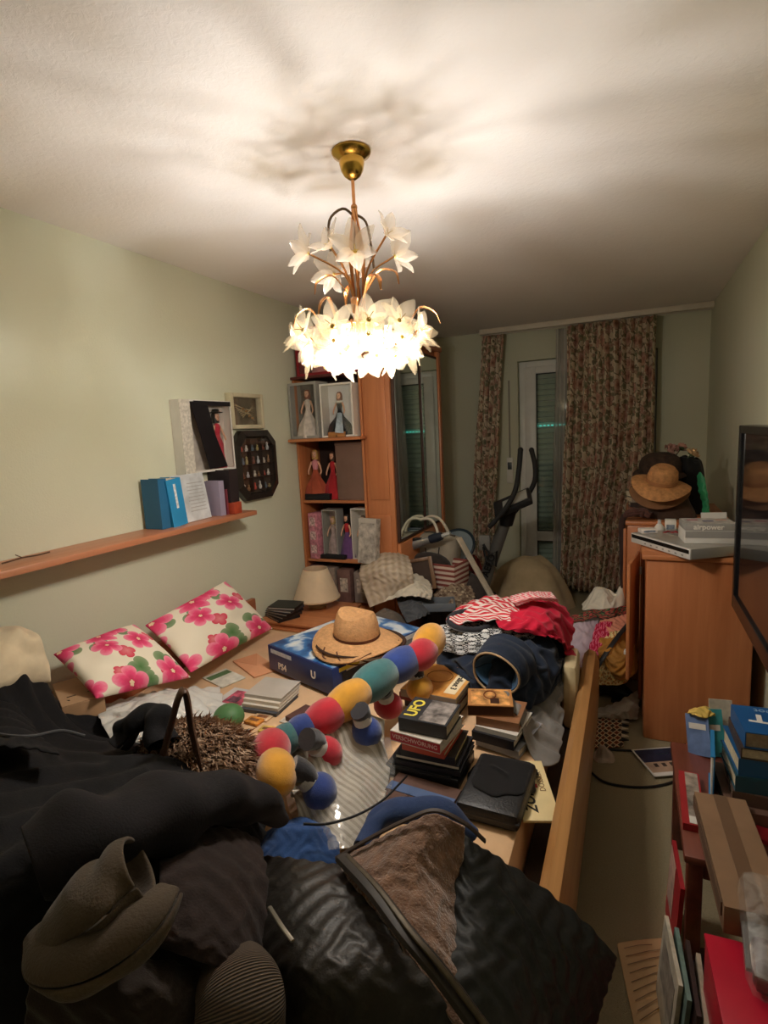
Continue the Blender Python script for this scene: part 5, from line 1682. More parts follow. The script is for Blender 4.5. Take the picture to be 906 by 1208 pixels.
# ================================================================ clothes pile at the far right of the bed
NAVY = fabric('232c3c', .9, .2, 280, .35)
NAVY2 = fabric('1a202c', .9, .2, 280, .35)
RWS = pattern('red_white_stripes', 'stripes', ['c2303c', 'ddd0c8'], 4.5, 'UV', (0, 0, .3))
NORD = pattern('nordic_knit', 'nordic', ['14151a', 'cfcfcc'], 9.0, 'UV')
PX, PY = -.50, 2.36
base = MB()
Pm = []
rgp = np.random.RandomState(3)
for i in range(28):
    a = 2*PI*i/28
    Pm.append([(PX+math.cos(a)*r*(1+.05*math.sin(3*a))*.25, PY+math.sin(a)*r*.24, MZ+.003+.25*(1-r**3)) for r in (1.0, .95, .85, .7, .5, .25, .01)])
base.grid(Pm, True)
solo('folded_clothes', base, NAVY2, 'dark folded clothes in the core of the pile on the bed', 'clothes')
g3 = ground_map(-1.1, -.1, 1.9, 2.75, 1.2, .02)
cloth('grey_blanket', [[(600, 770, .66), (632, 765, .68), (652, 768, .66), (664, 775, .58)], [(590, 805, .55), (626, 805, .57), (652, 802, .55), (664, 808, .52)], [(580, 838, .47), (622, 848, .49), (648, 848, .49), (664, 848, .47)], [(598, 870, .47), (622, 882, .47), (644, 890, .48), (660, 884, .46)]],
      fabric('7d7a76', .9, .1), 'grey blanket hanging from the clothes pile towards the bed rail', 'blanket', (44, 40), ground=g3, excess=1.12, pin=.04, seed=71, noise=.014)
g3 = ground_map(-1.1, -.1, 1.9, 2.75, 1.2, .02)
cloth('navy_sweatshirt', [[(512, 735, .66), (560, 722, .72), (610, 715, .75), (655, 724, .72), (670, 745, .62)],
                          [(515, 760, .60), (560, 748, .72), (610, 742, .75), (648, 750, .72), (666, 772, .60)],
                          [(522, 785, .55), (560, 782, .64), (605, 780, .68), (642, 782, .66), (660, 795, .55)],
                          [(535, 805, .50), (570, 818, .53), (608, 822, .55), (632, 815, .56), (652, 812, .50)]], NAVY, 'navy sweatshirt bundled on the front of the clothes pile', 'sweatshirt', (54, 50), ground=g3, excess=1.13, pin=.03, seed=73, noise=.018, solid=.008)
# rolled trouser leg whose opening shows denim lining
ax = at(597, 790, z=.60); bx2 = at(600, 772, z=.68)
dirv = (Vector((ax.x-.02, ax.y-.10, .60))-Vector((bx2.x, bx2.y+.06, .66)))
p0 = Vector((bx2.x, bx2.y+.04, .655)); p1 = Vector((ax.x-.015, ax.y-.12, .635))
tp = thing('rolled_trousers', 'navy trousers rolled so the open leg shows blue lining', 'trousers', (ax.x, ax.y, .53))
def rel(P): return P-np.array(tp.location)
mid = (p0+p1)*.5
S = sleeve([p0, mid, p1], [.11, .108, .098], 16, 26, .006, 5, (1, .85))
grid_obj('leg', S, NAVY, tp, .010, 1)
S2 = sleeve([p0+(p1-p0)*.35, mid+(p1-mid)*.5, p1+(p1-p0)*.01], [.03, .075, .09], 12, 26, .004, 6, (1, .85))
o = grid_obj('lining', S2, fabric('3a5878', .9, .3), tp, .003, 1); o['label'] = 'blue denim lining'
pl_ = [tuple(S[-1][j]-np.array(tp.location)) for j in range(S.shape[1])]
part('hem', MB().tube(pl_, .0045, 6, False), M('b59a78', .8, .1), tp, 'tan hem stitching')
S = sleeve([at(524, 752, z=.66), at(560, 738, z=.73), at(600, 735, z=.74), at(640, 742, z=.72)], [.03, .04, .04, .03], 30, 16, .008, 31)
cloth('nordic_sweater', [[(520, 728, .70), (550, 722, .74), (580, 722, .76), (606, 728, .74), (630, 738, .72)], [(515, 742, .68), (545, 742, .73), (578, 742, .74), (606, 746, .72), (630, 748, .70)], [(520, 758, .63), (545, 762, .67), (575, 760, .69), (602, 758, .68), (625, 758, .67)]],
      NORD, 'black and white patterned knit sweater on the clothes pile', 'sweater', (36, 30), ground=ground_map(-1.1, -.1, 1.9, 2.75, 1.2, .02), excess=1.1, pin=.05, seed=77, noise=.012)
ring = []
for k in range(25):
    a = 2*PI*k/24
    ring.append(tuple(at(556+26*math.cos(a), 732+11*math.sin(a), z=.735-.02*math.sin(a))))
rc = np.mean(np.array(ring), axis=0)
ck = thing('sweater_collar', 'charcoal ribbed neckline of the patterned sweater', 'collar', tuple(rc))
part('rib', MB().tube([tuple(np.array(p)-rc) for p in ring], .014, 10, False), M('2b2b30', .95, .2, 40, .8, 160), ck)
part('stitching', MB().tube([tuple((np.array(p)-rc)*1.1+np.array([0, 0, -.004])) for p in ring], .006, 8, False), M('6a6a6e', .95, .3, 60), ck)
g4 = ground_map(-1.1, -.1, 1.9, 2.9, 1.2, .02)
cloth('striped_shirt', [[(545, 705, .74), (575, 695, .78), (605, 697, .80), (622, 705, .78)], [(532, 716, .76), (565, 706, .81), (600, 706, .82), (620, 714, .80)], [(525, 730, .75), (558, 722, .79), (595, 722, .80), (618, 726, .79)]],
      RWS, 'red and white striped shirt draped at the back of the pile', 'shirt', (40, 32), ground=g4, excess=1.12, pin=.05, seed=81, noise=.014)
RED = fabric('c01a38', .85, .2)
cloth('red_shirt', [[(590, 708, .76), (620, 698, .80), (645, 697, .79), (668, 708, .74)], [(585, 720, .79), (618, 712, .82), (648, 712, .81), (676, 728, .72)], [(596, 732, .78), (622, 728, .80), (650, 732, .78), (674, 752, .64)], [(640, 740, .76), (655, 742, .75), (668, 750, .70), (674, 775, .58)]],
      RED, 'bright red shirt over the right back of the clothes pile', 'shirt', (40, 40), ground=g4, excess=1.14, pin=.05, seed=83, noise=.016)
cloth('white_striped_towel', [[(602, 702, .80), (625, 697, .83), (650, 697, .82)], [(604, 708, .82), (628, 703, .84), (655, 703, .83)], [(610, 714, .80), (632, 708, .82), (660, 710, .80)]],
      pattern('pink_stripes', 'stripes', ['d95a68', 'e0cfc8'], 4, 'UV', (0, 0, 1.2)), 'pink and white striped cloth topping the red shirt', 'cloth', (26, 22), ground=None, excess=1.06, pin=.12, seed=85, grav=1)
# ================================================================ clutter behind the bed
g5 = ground_map(-1.75, -.4, 2.7, 4.3, 1.5, .03)
BEIGE = fabric('c2b59c', .9, .12); SAND = fabric('a8987c', .9, .12)
# heap cores reach down to the floor
def core(name, label, cat, cx, cy, rx, ry, h, mat, seed=0, z0=0.0, ex=2.2, n_=40, m=14, bumps=.03):
    rng = np.random.RandomState(seed)
    k = crom(crom(rng.randn(9, 6), n_).T, m).T
    P = []
    for i in range(n_):
        a = 2*PI*i/n_
        row = []
        for j in range(m):
            r = 1-j/(m-1)
            r = max(r, .004)
            e = min(i, n_-i)/6.0
            b_ = bumps*(k[i, j]*min(1, e)+k[0, j]*(1-min(1, e)))*min(1, 3*(1-r))*(r*.9+.1)
            rr = 1+.07*math.sin(3*a+seed)+.05*math.sin(5*a+2*seed)
            row.append((cx+math.cos(a)*r*rx*rr, cy+math.sin(a)*r*ry*rr, z0+.002+h*(1-r**ex)+b_))
        P.append(row)
    return solo(name, MB().grid(P, True), mat, label, cat)
core('laundry_heap', 'brown grey laundry heap on the floor behind the bed', 'laundry', -1.36, 2.96, .26, .24, .50, fabric('6d6258', .9, .25), 3, ex=3)
core('laundry_heap', 'dark laundry heap under the beige handbag', 'laundry', -1.14, 3.72, .27, .27, .56, fabric('4c4440', .9, .25), 7, ex=4)
g5 = ground_map(-1.75, -.4, 2.7, 4.3, 1.5, .03)
PLAID = pattern('beige_plaid', 'plaid', ['b8a78f', '8d7a68', 'cdbfae'], 2.5, 'UV')
cloth('plaid_blanket', [[(426, 664, .72), (445, 653, .79), (465, 650, .80), (482, 655, .77)], [(424, 676, .70), (445, 668, .76), (466, 664, .78), (486, 668, .75)], [(428, 692, .62), (448, 686, .67), (468, 682, .70), (488, 684, .67)], [(436, 715, .52), (455, 708, .56), (475, 702, .58), (492, 700, .56)]],
      PLAID, 'beige plaid blanket rolled up beside the wardrobe', 'blanket', (40, 40), ground=None, excess=1.07, pin=.12, seed=91, noise=.014, grav=2)
cloth('grey_trousers', [[(468, 700, .58), (490, 690, .60), (508, 692, .56)], [(472, 712, .55), (492, 704, .58), (514, 704, .52)], [(480, 728, .50), (496, 722, .53), (510, 718, .48)]],
      fabric('4e5054', .9, .15), 'dark grey trousers under the off white shirt', 'trousers', (32, 30), ground=g5, excess=1.12, pin=.06, seed=93, noise=.014)
cloth('white_shirt', [[(448, 682, .62), (470, 674, .66), (492, 676, .66), (506, 684, .62)], [(444, 694, .60), (468, 686, .65), (492, 688, .65), (510, 696, .60)], [(452, 708, .56), (474, 702, .60), (494, 702, .60), (508, 706, .56)]],
      fabric('cdc4b2', .9, .08), 'off white shirt tossed on the heap behind the straw hat', 'shirt', (40, 36), ground=None, excess=1.12, pin=.1, seed=95, noise=.014, grav=2)
# dark plastic tray next to the trousers
p = at(512, 715, z=.50)
tr_ = thing('plastic_tray', 'dark grey plastic tray behind the plush head', 'tray', (p.x+.02, p.y+.03, .475), R(20))
part('tray_floor', MB().box(0, 0, .005, .2, .14, .01, .003), M('5a6068', .3, .1), tr_)
for (x, y, a, b_) in ((-.1, 0, .008, .14), (.1, 0, .008, .14), (0, -.07, .208, .008), (0, .07, .208, .008)):
    part('tray_wall', MB().box(x, y, .03, a, b_, .05, .002), M('6b7178', .3, .1), tr_)
# wooden picture frame leaning
pa = at(487, 668, y=3.4); pb = at(508, 700, y=3.4)
fr_ = thing('picture_frame', 'thin brown picture frame leaning against the striped basket', 'picture frame', (pb.x-.06, 3.38, .52), 0, rot=(R(-12), R(-10), R(10)))
for (x0, x1, z0, z1) in ((-.11, -.085, 0, .22), (.085, .11, 0, .22), (-.085, .085, 0, .024), (-.085, .085, .196, .22)):
    part('frame_side', MB().b2(x0, x1, -.008, .008, z0, z1, .002), wood('8d6a4c', '6a4a32', .5, 2, 'Z'), fr_)
part('backing', MB().b2(-.085, .085, .002, .005, .024, .196), M('4a3a30', .8, .2), fr_)
# striped fabric basket
p = at(525, 700, y=3.55)
sbk = thing('striped_basket', 'square fabric basket with red and white stripes', 'basket', (p.x+.01, 3.60, .50), R(-12))
STR2 = pattern('basket_stripes', 'stripes', ['8c4640', 'cbb9a8'], (1, 1, 1), 'Object')
n = newmat('basket_weave')
wv = n.add('ShaderNodeTexWave', bands_direction='Z'); wv.inputs['Scale'].default_value = 9.0; n.link(n.coord('Object'), wv.inputs['Vector'])
n.link(n.ramp(wv.outputs[1], [(0, lin('85413a')), (.5, lin('cdbcab'))], 'CONSTANT'), n.b.inputs['Base Color']); n.b.inputs['Roughness'].default_value = .9
for (x, y, a, b_) in ((-.105, 0, .012, .2), (.105, 0, .012, .2), (0, -.1, .222, .012), (0, .1, .222, .012)):
    part('basket_side', MB().box(x, y, .09, a, b_, .18, .004), n.m, sbk)
part('basket_floor', MB().box(0, 0, .006, .2, .19, .012), SAND, sbk)
cloth('brown_cloth', [[(515, 690, .52), (535, 682, .58), (555, 686, .55)], [(512, 702, .50), (535, 696, .56), (560, 700, .50)], [(515, 716, .46), (538, 712, .50), (558, 714, .44)]],
      pattern('brown_floral', 'floral', ['8f7d6a', '6a5648', 'b8a890'], 9.0, 'UV'), 'brown floral cloth bunched in front of the striped basket', 'cloth', (32, 30), ground=g5, excess=1.15, pin=.06, seed=97, noise=.014)
# bucket handbag
HBY = 3.78
hp = at(507, 658, y=HBY)
hb_ = thing('handbag', 'large beige bucket handbag with two pale handles', 'handbag', (hp.x+.01, HBY, .575), R(-6))
BAGM = M('a59c8c', .75, .12, 10, .6, 220)
Pb = []
for i in range(40):
    a = 2*PI*i/40
    ca, sa = math.cos(a), math.sin(a)
    e = lambda c_, p_: math.copysign(abs(c_)**p_, c_)
    Pb.append([(e(ca, .7)*r, e(sa, .7)*r*.5, z) for r, z in ((.165, .0), (.205, .02), (.225, .10), (.235, .19), (.225, .235), (.15, .262), (.05, .268), (.003, .268))])
part('body', MB().grid(Pb, True), BAGM, hb_)
part('top_zip', MB().tube([(-.2, 0, .255), (0, 0, .276), (.2, 0, .255)], .006, 6), M('4a4238', .5, .1), hb_)
for yy, sx in ((-.06, 1.0), (.05, 1.08)):
    P = [(-.11*sx, yy*1.7, .17), (-.105*sx, yy*1.4, .27), (-.06*sx, yy, .36), (0, yy, .385), (.06*sx, yy, .36), (.105*sx, yy*1.4, .27), (.11*sx, yy*1.7, .17)]
    part('handle', MB().tube([tuple(p) for p in crom(np.array(P), 30)], .0105, 8), M('d3c8b4', .6, .05), hb_)
pts = [(.02, -.125, .18), (.035, -.14, .08), (.075, -.145, .045), (.115, -.14, .1), (.125, -.12, .19)]
part('cord_loop', MB().tube([tuple(p) for p in crom(np.array(pts), 20)], .004, 6), M('2a2624', .7, .1), hb_)
# silver hand vacuum lying across the bag front
va = at(472, 645, y=3.56); vb = at(530, 632, y=3.56)
hv = thing('hand_vacuum', 'silver and black hand vacuum lying across the front of the handbag', 'vacuum cleaner', tuple((va+vb)*.5-Vector((0, 0, .05))))
d = vb-va
def on(t, h=0.0, y=0.0): return tuple(d*(t-.5)+Vector((0, y, .05+h)))
part('nozzle_body', MB().tube([on(-.02), on(.06), on(.2, -.006), on(.38, -.004), on(.52), on(.68, .004)], [.012, .034, .04, .034, .026, .02], 16, True, (.8, 1)), M('9a9a98', .3, .08, metal=.6), hv)
part('black_top', MB().tube([on(-.03, .018), on(.1, .028), on(.3, .03), on(.45, .024)], [.008, .02, .022, .012], 12, True, (1.2, .6)), M('17181a', .4, .1), hv)
part('grip', MB().tube([on(.62, .004), on(.74, .008), on(.86, .01)], [.03, .033, .026], 12), M('1b2230', .7, .2), hv, 'blue black grip')
part('handle_end', MB().tube([on(.86, .01), on(1.02, .018)], [.014, .012], 10), M('b9b9b4', .3, .08), hv)
solo('support_bundle', MB().ball((0, 0, .10), (.17, .12, .10), 20, 10), fabric('3c3430', .9, .25), 'dark cloth bundle under the hand vacuum', 'cloth', loc=((va.x+vb.x)/2, 3.62, .53-.0))
# round dark rimmed dish
p = at(537, 630, y=4.0)
dsh = thing('round_tray', 'round tray with dark blue rim standing behind the handbag', 'tray', (p.x, 4.0, p.z-.10), 0, rot=(R(52), 0, R(-10)))
part('rim', MB().tube([(.15*math.cos(k*PI/16), .15*math.sin(k*PI/16), .0) for k in range(33)], .011, 8, False), M('1c2c38', .4, .1), dsh)
part('dish', MB().lathe([(.0, -.02), (.11, -.018), (.15, .0)], 32), M('7d8a90', .5, .1), dsh)
# pale plank leaning
pa = at(541, 634, y=3.72); pb = at(578, 700, y=3.62)
pb = Vector((pb.x, 3.55, .02)) if pb.z < .02 else pb
dv = pb-pa
full = pa+dv*1.0
pl = thing('wooden_plank', 'long pale wooden plank leaning beside the handbag', 'plank', tuple(pa+dv*1.9))
q = dv.to_track_quat('X', 'Z').to_matrix().to_4x4()
mb = MB().box(0, 0, 0, dv.length*1.95, .045, .018, .002)
part('board', mb.xf(Matrix.Translation(pa+dv*.98-(pa+dv*1.9)) @ q), M('c4b8a4', .7, .1, 12), pl)

# ---------------------------------------------------------------- cross trainer
EY = 4.25
ba = at(566, 702, y=EY); bt = at(597, 612, y=EY)
sl = (bt-ba)/(bt.z-ba.z)
foot = ba-sl*(ba.z-.16)
et = thing('cross_trainer', 'grey and black elliptical cross trainer with curved handlebars by the balcony door', 'exercise machine', (foot.x, EY, 0))
def e(v_): return tuple(Vector(v_)-Vector((foot.x, EY, 0)))
SIL = M('7c7a76', .35, .08, metal=.5); BLK = M('1a1a1b', .5, .1)
part('post', MB().tube([e(foot), e(ba), e(bt)], [.05, .046, .04], 16, True, (.8, 1.15)), SIL, et)
ang = math.atan2((bt-ba).x, (bt-ba).z)
text('AERO', .075, BLK, et, e(ba+(bt-ba)*.42+Vector((0, -.055, 0))), (R(90), R(-90)+ang, 0), bold=.002)
neck = [bt+Vector((0, 0, -.05)), bt+Vector((.01, 0, .05)), at(606, 592, y=EY)]
part('console_neck', MB().tube([e(p) for p in neck], [.055, .075, .05], 14, True, (1.1, .9)), BLK, et)
cl, crr = at(585, 605, y=EY-.12), at(625, 582, y=EY-.06)
cc_ = (cl+crr)*.5
cons = MB().box(0, 0, 0, .30, .16, .05, .012)
cons.xf(Matrix.Translation(Vector(e(cc_))) @ Euler((R(35), R(-24), 0)).to_matrix().to_4x4())
part('console', cons, M('2a2a2c', .4, .1), et)
dsp = MB().box(0, -.01, .028, .14, .08, .006, .002)
dsp.xf(Matrix.Translation(Vector(e(cc_))) @ Euler((R(35), R(-24), 0)).to_matrix().to_4x4())
part('display', dsp, M('9a9c98', .3, .1), et)
tray = MB().box(.07, .0, .03, .12, .1, .012, .003)
tray.xf(Matrix.Translation(Vector(e(cc_))) @ Euler((R(35), R(-24), 0)).to_matrix().to_4x4())
part('bottle_shelf', tray, M('b5b2a8', .4, .1), et)
h1 = [at(577, 622, y=EY-.2), at(588, 610, y=EY-.2), at(599, 596, y=EY-.2), at(608, 578, y=EY-.2), at(612, 555, y=EY-.2), at(614, 531, y=EY-.2)]
h2 = [at(607, 604, y=EY+.1), at(616, 592, y=EY+.1), at(625, 580, y=EY+.1), at(631, 566, y=EY+.1), at(631, 548, y=EY+.1), at(627, 531, y=EY+.1)]
for hh_ in (h1, h2):
    o = part('handlebar', MB().tube([e(p) for p in crom(np.array([tuple(p) for p in hh_]), 26)], .019, 12), M('222223', .7, .15), et)
    part('end_cap', MB().ball(e(hh_[-1]), .021, 10, 8), BLK, o)
tri = [at(570, 642, y=EY-.1), at(578, 655, y=EY-.1), at(586, 650, y=EY-.1), at(585, 668, y=EY-.1), at(574, 662, y=EY-.1), at(570, 645, y=EY-.1)]
part('adjuster_handle', MB().tube([e(p) for p in tri], .010, 8), BLK, et)
part('control_box', MB().box(*e(at(572, 640, y=EY)), .09, .05, .12, .008), M('8d8b86', .5, .1), et)
fw = Vector((foot.x-.1, EY-.02, .24))
part('flywheel_cover', MB().lathe([(.0, -.05), (.19, -.05), (.21, -.03), (.21, .03), (.19, .05), (.0, .05)], 32).xf(Matrix.Translation(Vector(e(fw))) @ Euler((0, R(90), 0)).to_matrix().to_4x4()), M('3a3a3c', .4, .1), et)
part('main_beam', MB().tube([e((foot.x-.02, EY-.3, .07)), e((foot.x-.05, EY, .09)), e((foot.x-.1, EY+.2, .08))], .04, 10), SIL, et)
for yy in (EY-.3, EY+.2): part('stabiliser_foot', MB().tube([e((foot.x-.25, yy, .035)), e((foot.x+.2, yy, .035))], .033, 10), BLK, et)
for sx in (-1, 1): part('pedal', MB().box(*e((foot.x+sx*.13-.03, EY-.1, .2+.05*sx)), .11, .30, .03, .01), BLK, et)

# bean bag and red cloth
bgc = at(618, 700, y=4.62)
core('bean_bag', 'large beige bean bag on the floor in front of the balcony door', 'bean bag', bgc.x, 4.80, .40, .27, .44, fabric('c2ae8a', .9, .1), 12, ex=3.0, bumps=.03)
rc_ = at(562, 672, y=4.5)
cloth('red_floral_cloth', mound_rows(rc_.x-.12, 4.80, .14, .12, .0, .42, .2, seed=8), pattern('red_floral', 'floral', ['7a3a3a', 'b5574e', '4d5a44'], 9.0, 'UV'), 'dark red floral cloth heaped behind the cross trainer post', 'cloth', (34, 34), 'world', excess=1.2, pin=.06, seed=99, noise=.02)

# patterned paper bag leaning against the bookcase
pgb = thing('paper_bag', 'grey printed paper bag leaning in front of the bookcase', 'bag', (-1.585, 3.19, .74), R(-12), rot=(R(-7), 0, R(-14)))
part('bag_body', MB().prism([(-.075, -.02), (.075, -.02), (.07, .03), (-.07, .03)], 0, .3), M('b3aca2', .7, .35, 26), pgb)
part('top_fold', MB().box(0, -.022, .285, .15, .004, .03), M('c2bbb0', .7, .1), pgb)

# ================================================================ right side: cabinets, television, piles
cab = thing('cabinet', 'waist high cherry wood cabinet with its side to the camera', 'cabinet', (.31, 3.18, 0))
def cb(name, x0, x1, y0, y1, z0, z1, mat, ch=.004, lab=None):
    return part(name, MB().b2(x0-.31, x1-.31, y0-3.18, y1-3.18, z0, z1, ch), mat, cab, lab)
cb('body', .075, .525, 2.86, 3.50, .0, .93, CHERRY, .012)
cb('top_board', .055, .545, 2.845, 3.505, .93, .955, CHERRY_X, .006)
d1 = cb('door', .056, .073, 3.17, 3.49, .06, .90, CHERRY, .003)
part('knob', MB().ball((.048-.31, 3.2-3.18, .5), .012, 10, 8), M('c9a86a', .3, .1, metal=.8), d1)
# door standing ajar
aj = part('door', MB().b2(-.012, .004, -.31, 0, .30, .90, .003), CHERRY, cab, loc=(.05-.31, 3.17-3.18, 0), rot=(0, 0, R(-9)))
part('hinge', MB().box(.008, -.02, .8, .012, .02, .04, .002), M('c8c8c4', .3, .1, metal=.7), aj)
part('magnet_catch', MB().box(-.016, -.29, .44, .012, .03, .02, .002), WHITEC, aj)
cab2 = thing('cabinet', 'second cherry wood cabinet standing farther back under the hats', 'cabinet', (.25, 3.93, 0))
part('body', MB().b2(-.265, .27, -.40, .40, 0, .975, .008), CHERRY, cab2)
part('top_board', MB().b2(-.275, .28, -.405, .41, .975, 1.0, .006), CHERRY_X, cab2)
part('door', MB().b2(-.285, -.268, -.38, 0.0, .06, .95, .004), CHERRY, cab2)
part('door', MB().b2(-.285, -.268, .005, .38, .06, .95, .004), CHERRY, cab2)
CT, CT2 = .955, 1.0

# DVD player
SILV = M('b6b4ae', .35, .06, metal=.5)
DROT = math.atan2(.55, .835)
dv_ = thing('disc_player', 'flat silver disc player set diagonally on the cabinet', 'disc player', (.262, 3.02, CT+.001), DROT-R(90))
part('chassis', MB().box(0, 0, .030, .44, .30, .05, .004), SILV, dv_)
part('front_fascia', MB().box(0, -.155, .030, .44, .012, .05, .003), M('cfccc6', .4, .05), dv_)
part('black_strip', MB().box(0, -.1615, .040, .425, .002, .018), M('141414', .25, .05), dv_)
part('top_vent', MB().box(0, .04, .0555, .3, .12, .001), M('8a8884', .5, .2, 80), dv_)
for k in range(7): part('button', MB().box(-.1+.045*k, -.1618, .018, .012, .003, .006, .001), M('8d8b86', .4, .05), dv_)
for x in (-.18, .18):
    for y in (-.11, .11): part('foot', MB().box(x, y, .0025, .03, .03, .005), BLK, dv_)
bx_ = thing('white_carton', 'white and grey headphone carton lying on the disc player', 'box', (.335, 2.96, CT+.0575), R(6))
part('carton', MB().box(0, 0, .03, .215, .16, .06, .002), M('d9d6d0', .5, .04), bx_)
part('grey_front', MB().box(0, -.0808, .043, .213, .001, .032), M('9a9894', .5, .05), bx_)
part('upper_box', MB().box(0, 0, .077, .213, .155, .034, .002), M('a3a19c', .5, .05), bx_)
text('airpower', .034, WHITE_INK, bx_, (-.01, -.0782, .077), (R(90), 0, 0), bold=.0008)
part('top_print', MB().box(0, 0, .0945, .2, .145, .001), M('c2bdb8', .5, .3, 30), bx_)
for k in range(3): part('top_picture', MB().box(-.06+.06*k, .02-.03*(k % 2), .0955, .045, .03, .001), M(('b5697a', '6d6a8a', 'c9a090')[k], .5, .2), bx_)
# small things between
def onpx(px, py, y): return at(px, py, y=y)
bt_ = thing('white_bottle', 'small white plastic bottle among the cosmetics', 'bottle', (.145, 3.26, CT+.001))
part('bottle_body', MB().lathe([(.0, 0), (.026, 0), (.028, .01), (.028, .055), (.012, .08)], 16), WHITEC, bt_)
part('cap', MB().lathe([(.009, .08), (.009, .10), (.0, .104)], 12), M('c9c9c9', .4, .05), bt_)
for k, (x, y, s, c, lb, nm) in enumerate(((.075, 3.24, (.05, .05, .05), 'c9c4bc', 'small grey white carton left of the bottle', 'small_box'), (.20, 3.29, (.055, .05, .10), 'e0dcd4', 'white medicine carton right of the bottle', 'medicine_box'), (.27, 3.30, (.09, .06, .05), 'd9b48a', 'peach coloured carton behind the headphone box', 'peach_box'), (.085, 3.12, (.08, .06, .022), 'e2d9d4', 'white dish with pink edge on the left of the cabinet', 'soap_box'))):
    z0 = CT+.001 if not (y < 3.15) else CT+.0575
    t = thing(nm, lb, 'box', (x, y, z0), R(10*k-12))
    part('carton', MB().box(0, 0, s[2]/2, s[0], s[1], s[2], .003), M(c, .5, .08), t)
    part('label_panel', MB().box(0, -s[1]/2-.0006, s[2]*.5, s[0]*.7, .001, s[2]*.5), M('8a93a0' if k != 2 else 'b5793f', .5, .3, 60), t)
cloth('red_ribbon', mound_rows(.20, 3.15, .07, .04, CT+.057, .02, .1, seed=4), fabric('a01c2a', .7), 'crumpled red ribbon behind the disc player carton', 'ribbon', (24, 22), 'world', excess=1.3, pin=.05, seed=5, noise=.01)
fl = thing('flyer', 'white folded flyer standing behind the headphone carton', 'flyer', (.40, 3.22, CT+.001), R(12), rot=(R(-10), 0, R(12)))
part('sheet', MB().box(0, 0, .075, .12, .003, .15), M('dcdad6', .5, .08), fl)
for k in range(2): part('printed_bar', MB().box(0, -.002, .06+.05*k, .1, .001, .018), M('4c5566', .5, .3, 40), fl)
bl = thing('blue_pouch', 'bright blue pouch beside the flyer', 'pouch', (.33, 3.36, CT+.001))
part('pouch', MB().ball((0, 0, .035), (.06, .04, .036), 16, 10), M('2f74a8', .5, .2), bl)

# hats on the rear cabinet
HATT = M('c08a58', .8, .2, 40, .7, 140)
def hat(label, loc, r, h, mat, rot, band=None, wav=.03, droop=.02, name='straw_hat', rc=.5):
    t = thing(name, label, 'hat', loc, 0, rot=rot)
    part('brim', wavy_brim(r*rc, r, .01, .0, wav, ph=1.0, droop=droop), mat, t)
    part('crown', MB().lathe([(r*rc*1.02, .006), (r*rc*1.03, h*.4), (r*rc*.92, h*.75), (r*rc*.66, h*.95), (0, h)], 30, sy=.93), mat, t)
    if band: part('hat_band', MB().lathe([(r*rc*1.045, .012), (r*rc*1.05, .022), (r*rc*1.04, .034)], 30, sy=.93, caps=False), band, t)
    return t
core('scarf_heap', 'brown scarves piled under the hats on the rear cabinet', 'scarves', .19, 3.78, .19, .17, .17, fabric('4e3a30', .9, .3), 5, z0=CT2, ex=3)
hat('wide brown felt hat at the bottom of the hat pile', (.16, 3.70, CT2+.165), .17, .09, M('8a6242', .85, .15), (R(20), R(-6), .4), wav=.02, name='felt_hat')
hat('light straw sun hat with turned up brim on top of the hat pile', (.165, 3.63, CT2+.215), .165, .115, HATT, (R(22), R(4), .3), M('a9744a', .8, .1), wav=.022)
hat('dark brown fur felt hat at the back of the hat pile', (.17, 3.90, CT2+.26), .16, .12, M('3c2c22', .95, .3, 30, .8, 90), (R(10), 0, 0), wav=.01, name='felt_hat', rc=.75)
core('black_bag', 'black cloth bag behind the hats below the roses', 'bag', .34, 3.92, .10, .10, .34, fabric('141314', .8, .1), 6, z0=CT2, ex=5)
# roses
def rose(label, loc, s, col, rz):
    t = thing('artificial_rose', label, 'flower', loc, rz, rot=(R(35), R(10), rz))
    for k in range(11):
        a = k*2.4; r = s*(.10+.085*k**.9*.5)
        P = []
        for i in range(5):
            u = -1+2*i/4
            P.append([(r*(1+.35*v_)*math.cos(a+u*(.9-.02*k)), r*(1+.35*v_)*math.sin(a+u*(.9-.02*k)), s*(.15+.55*v_-.03*k*v_-.18*v_*u*u)) for v_ in (0, .4, .75, 1)])
        o = part('rose_petal', MB().grid(P), M(col, .7, .15, 25), t)
        shade(o, 1, .0012)
    part('sepal', MB().lathe([(.0, 0), (s*.25, s*.05), (s*.3, s*.2)], 10), M('4c5a3a', .7, .1), t)
    part('stem', MB().tube([(0, 0, .01), (.005, .01, -.06), (0, .03, -.12)], .004, 6), M('4c5a3a', .7, .1), t)
rose('dusty pink artificial rose above the hats, the left one', (.225, 3.90, CT2+.385), .085, 'b58a80', .3)
rose('cream artificial rose above the hats, the right one', (.335, 3.88, CT2+.36), .08, 'c9a478', 1.2)
rose('small brown pink artificial rose between the two larger ones', (.285, 3.95, CT2+.395), .07, 'a87a6a', 2.2)
gt = thing('green_scarf', 'bright green satin scarf hanging beside the hats', 'scarf', (.40, 3.72, CT2))
cloth('fabric', [[(.36, 3.74, CT2+.25), (.375, 3.72, CT2+.27), (.395, 3.70, CT2+.24)], [(.37, 3.72, CT2+.16), (.395, 3.69, CT2+.17), (.415, 3.69, CT2+.15)], [(.39, 3.70, CT2+.08), (.41, 3.68, CT2+.085), (.425, 3.68, CT2+.07)], [(.38, 3.66, CT2+.012), (.41, 3.65, CT2+.014), (.43, 3.66, CT2+.012)]],
      M('2f8a5c', .4, .15, 12), None, None, (26, 18), 'world', parent=gt, excess=1.1, pin=.15, seed=3, noise=.008, grav=1)
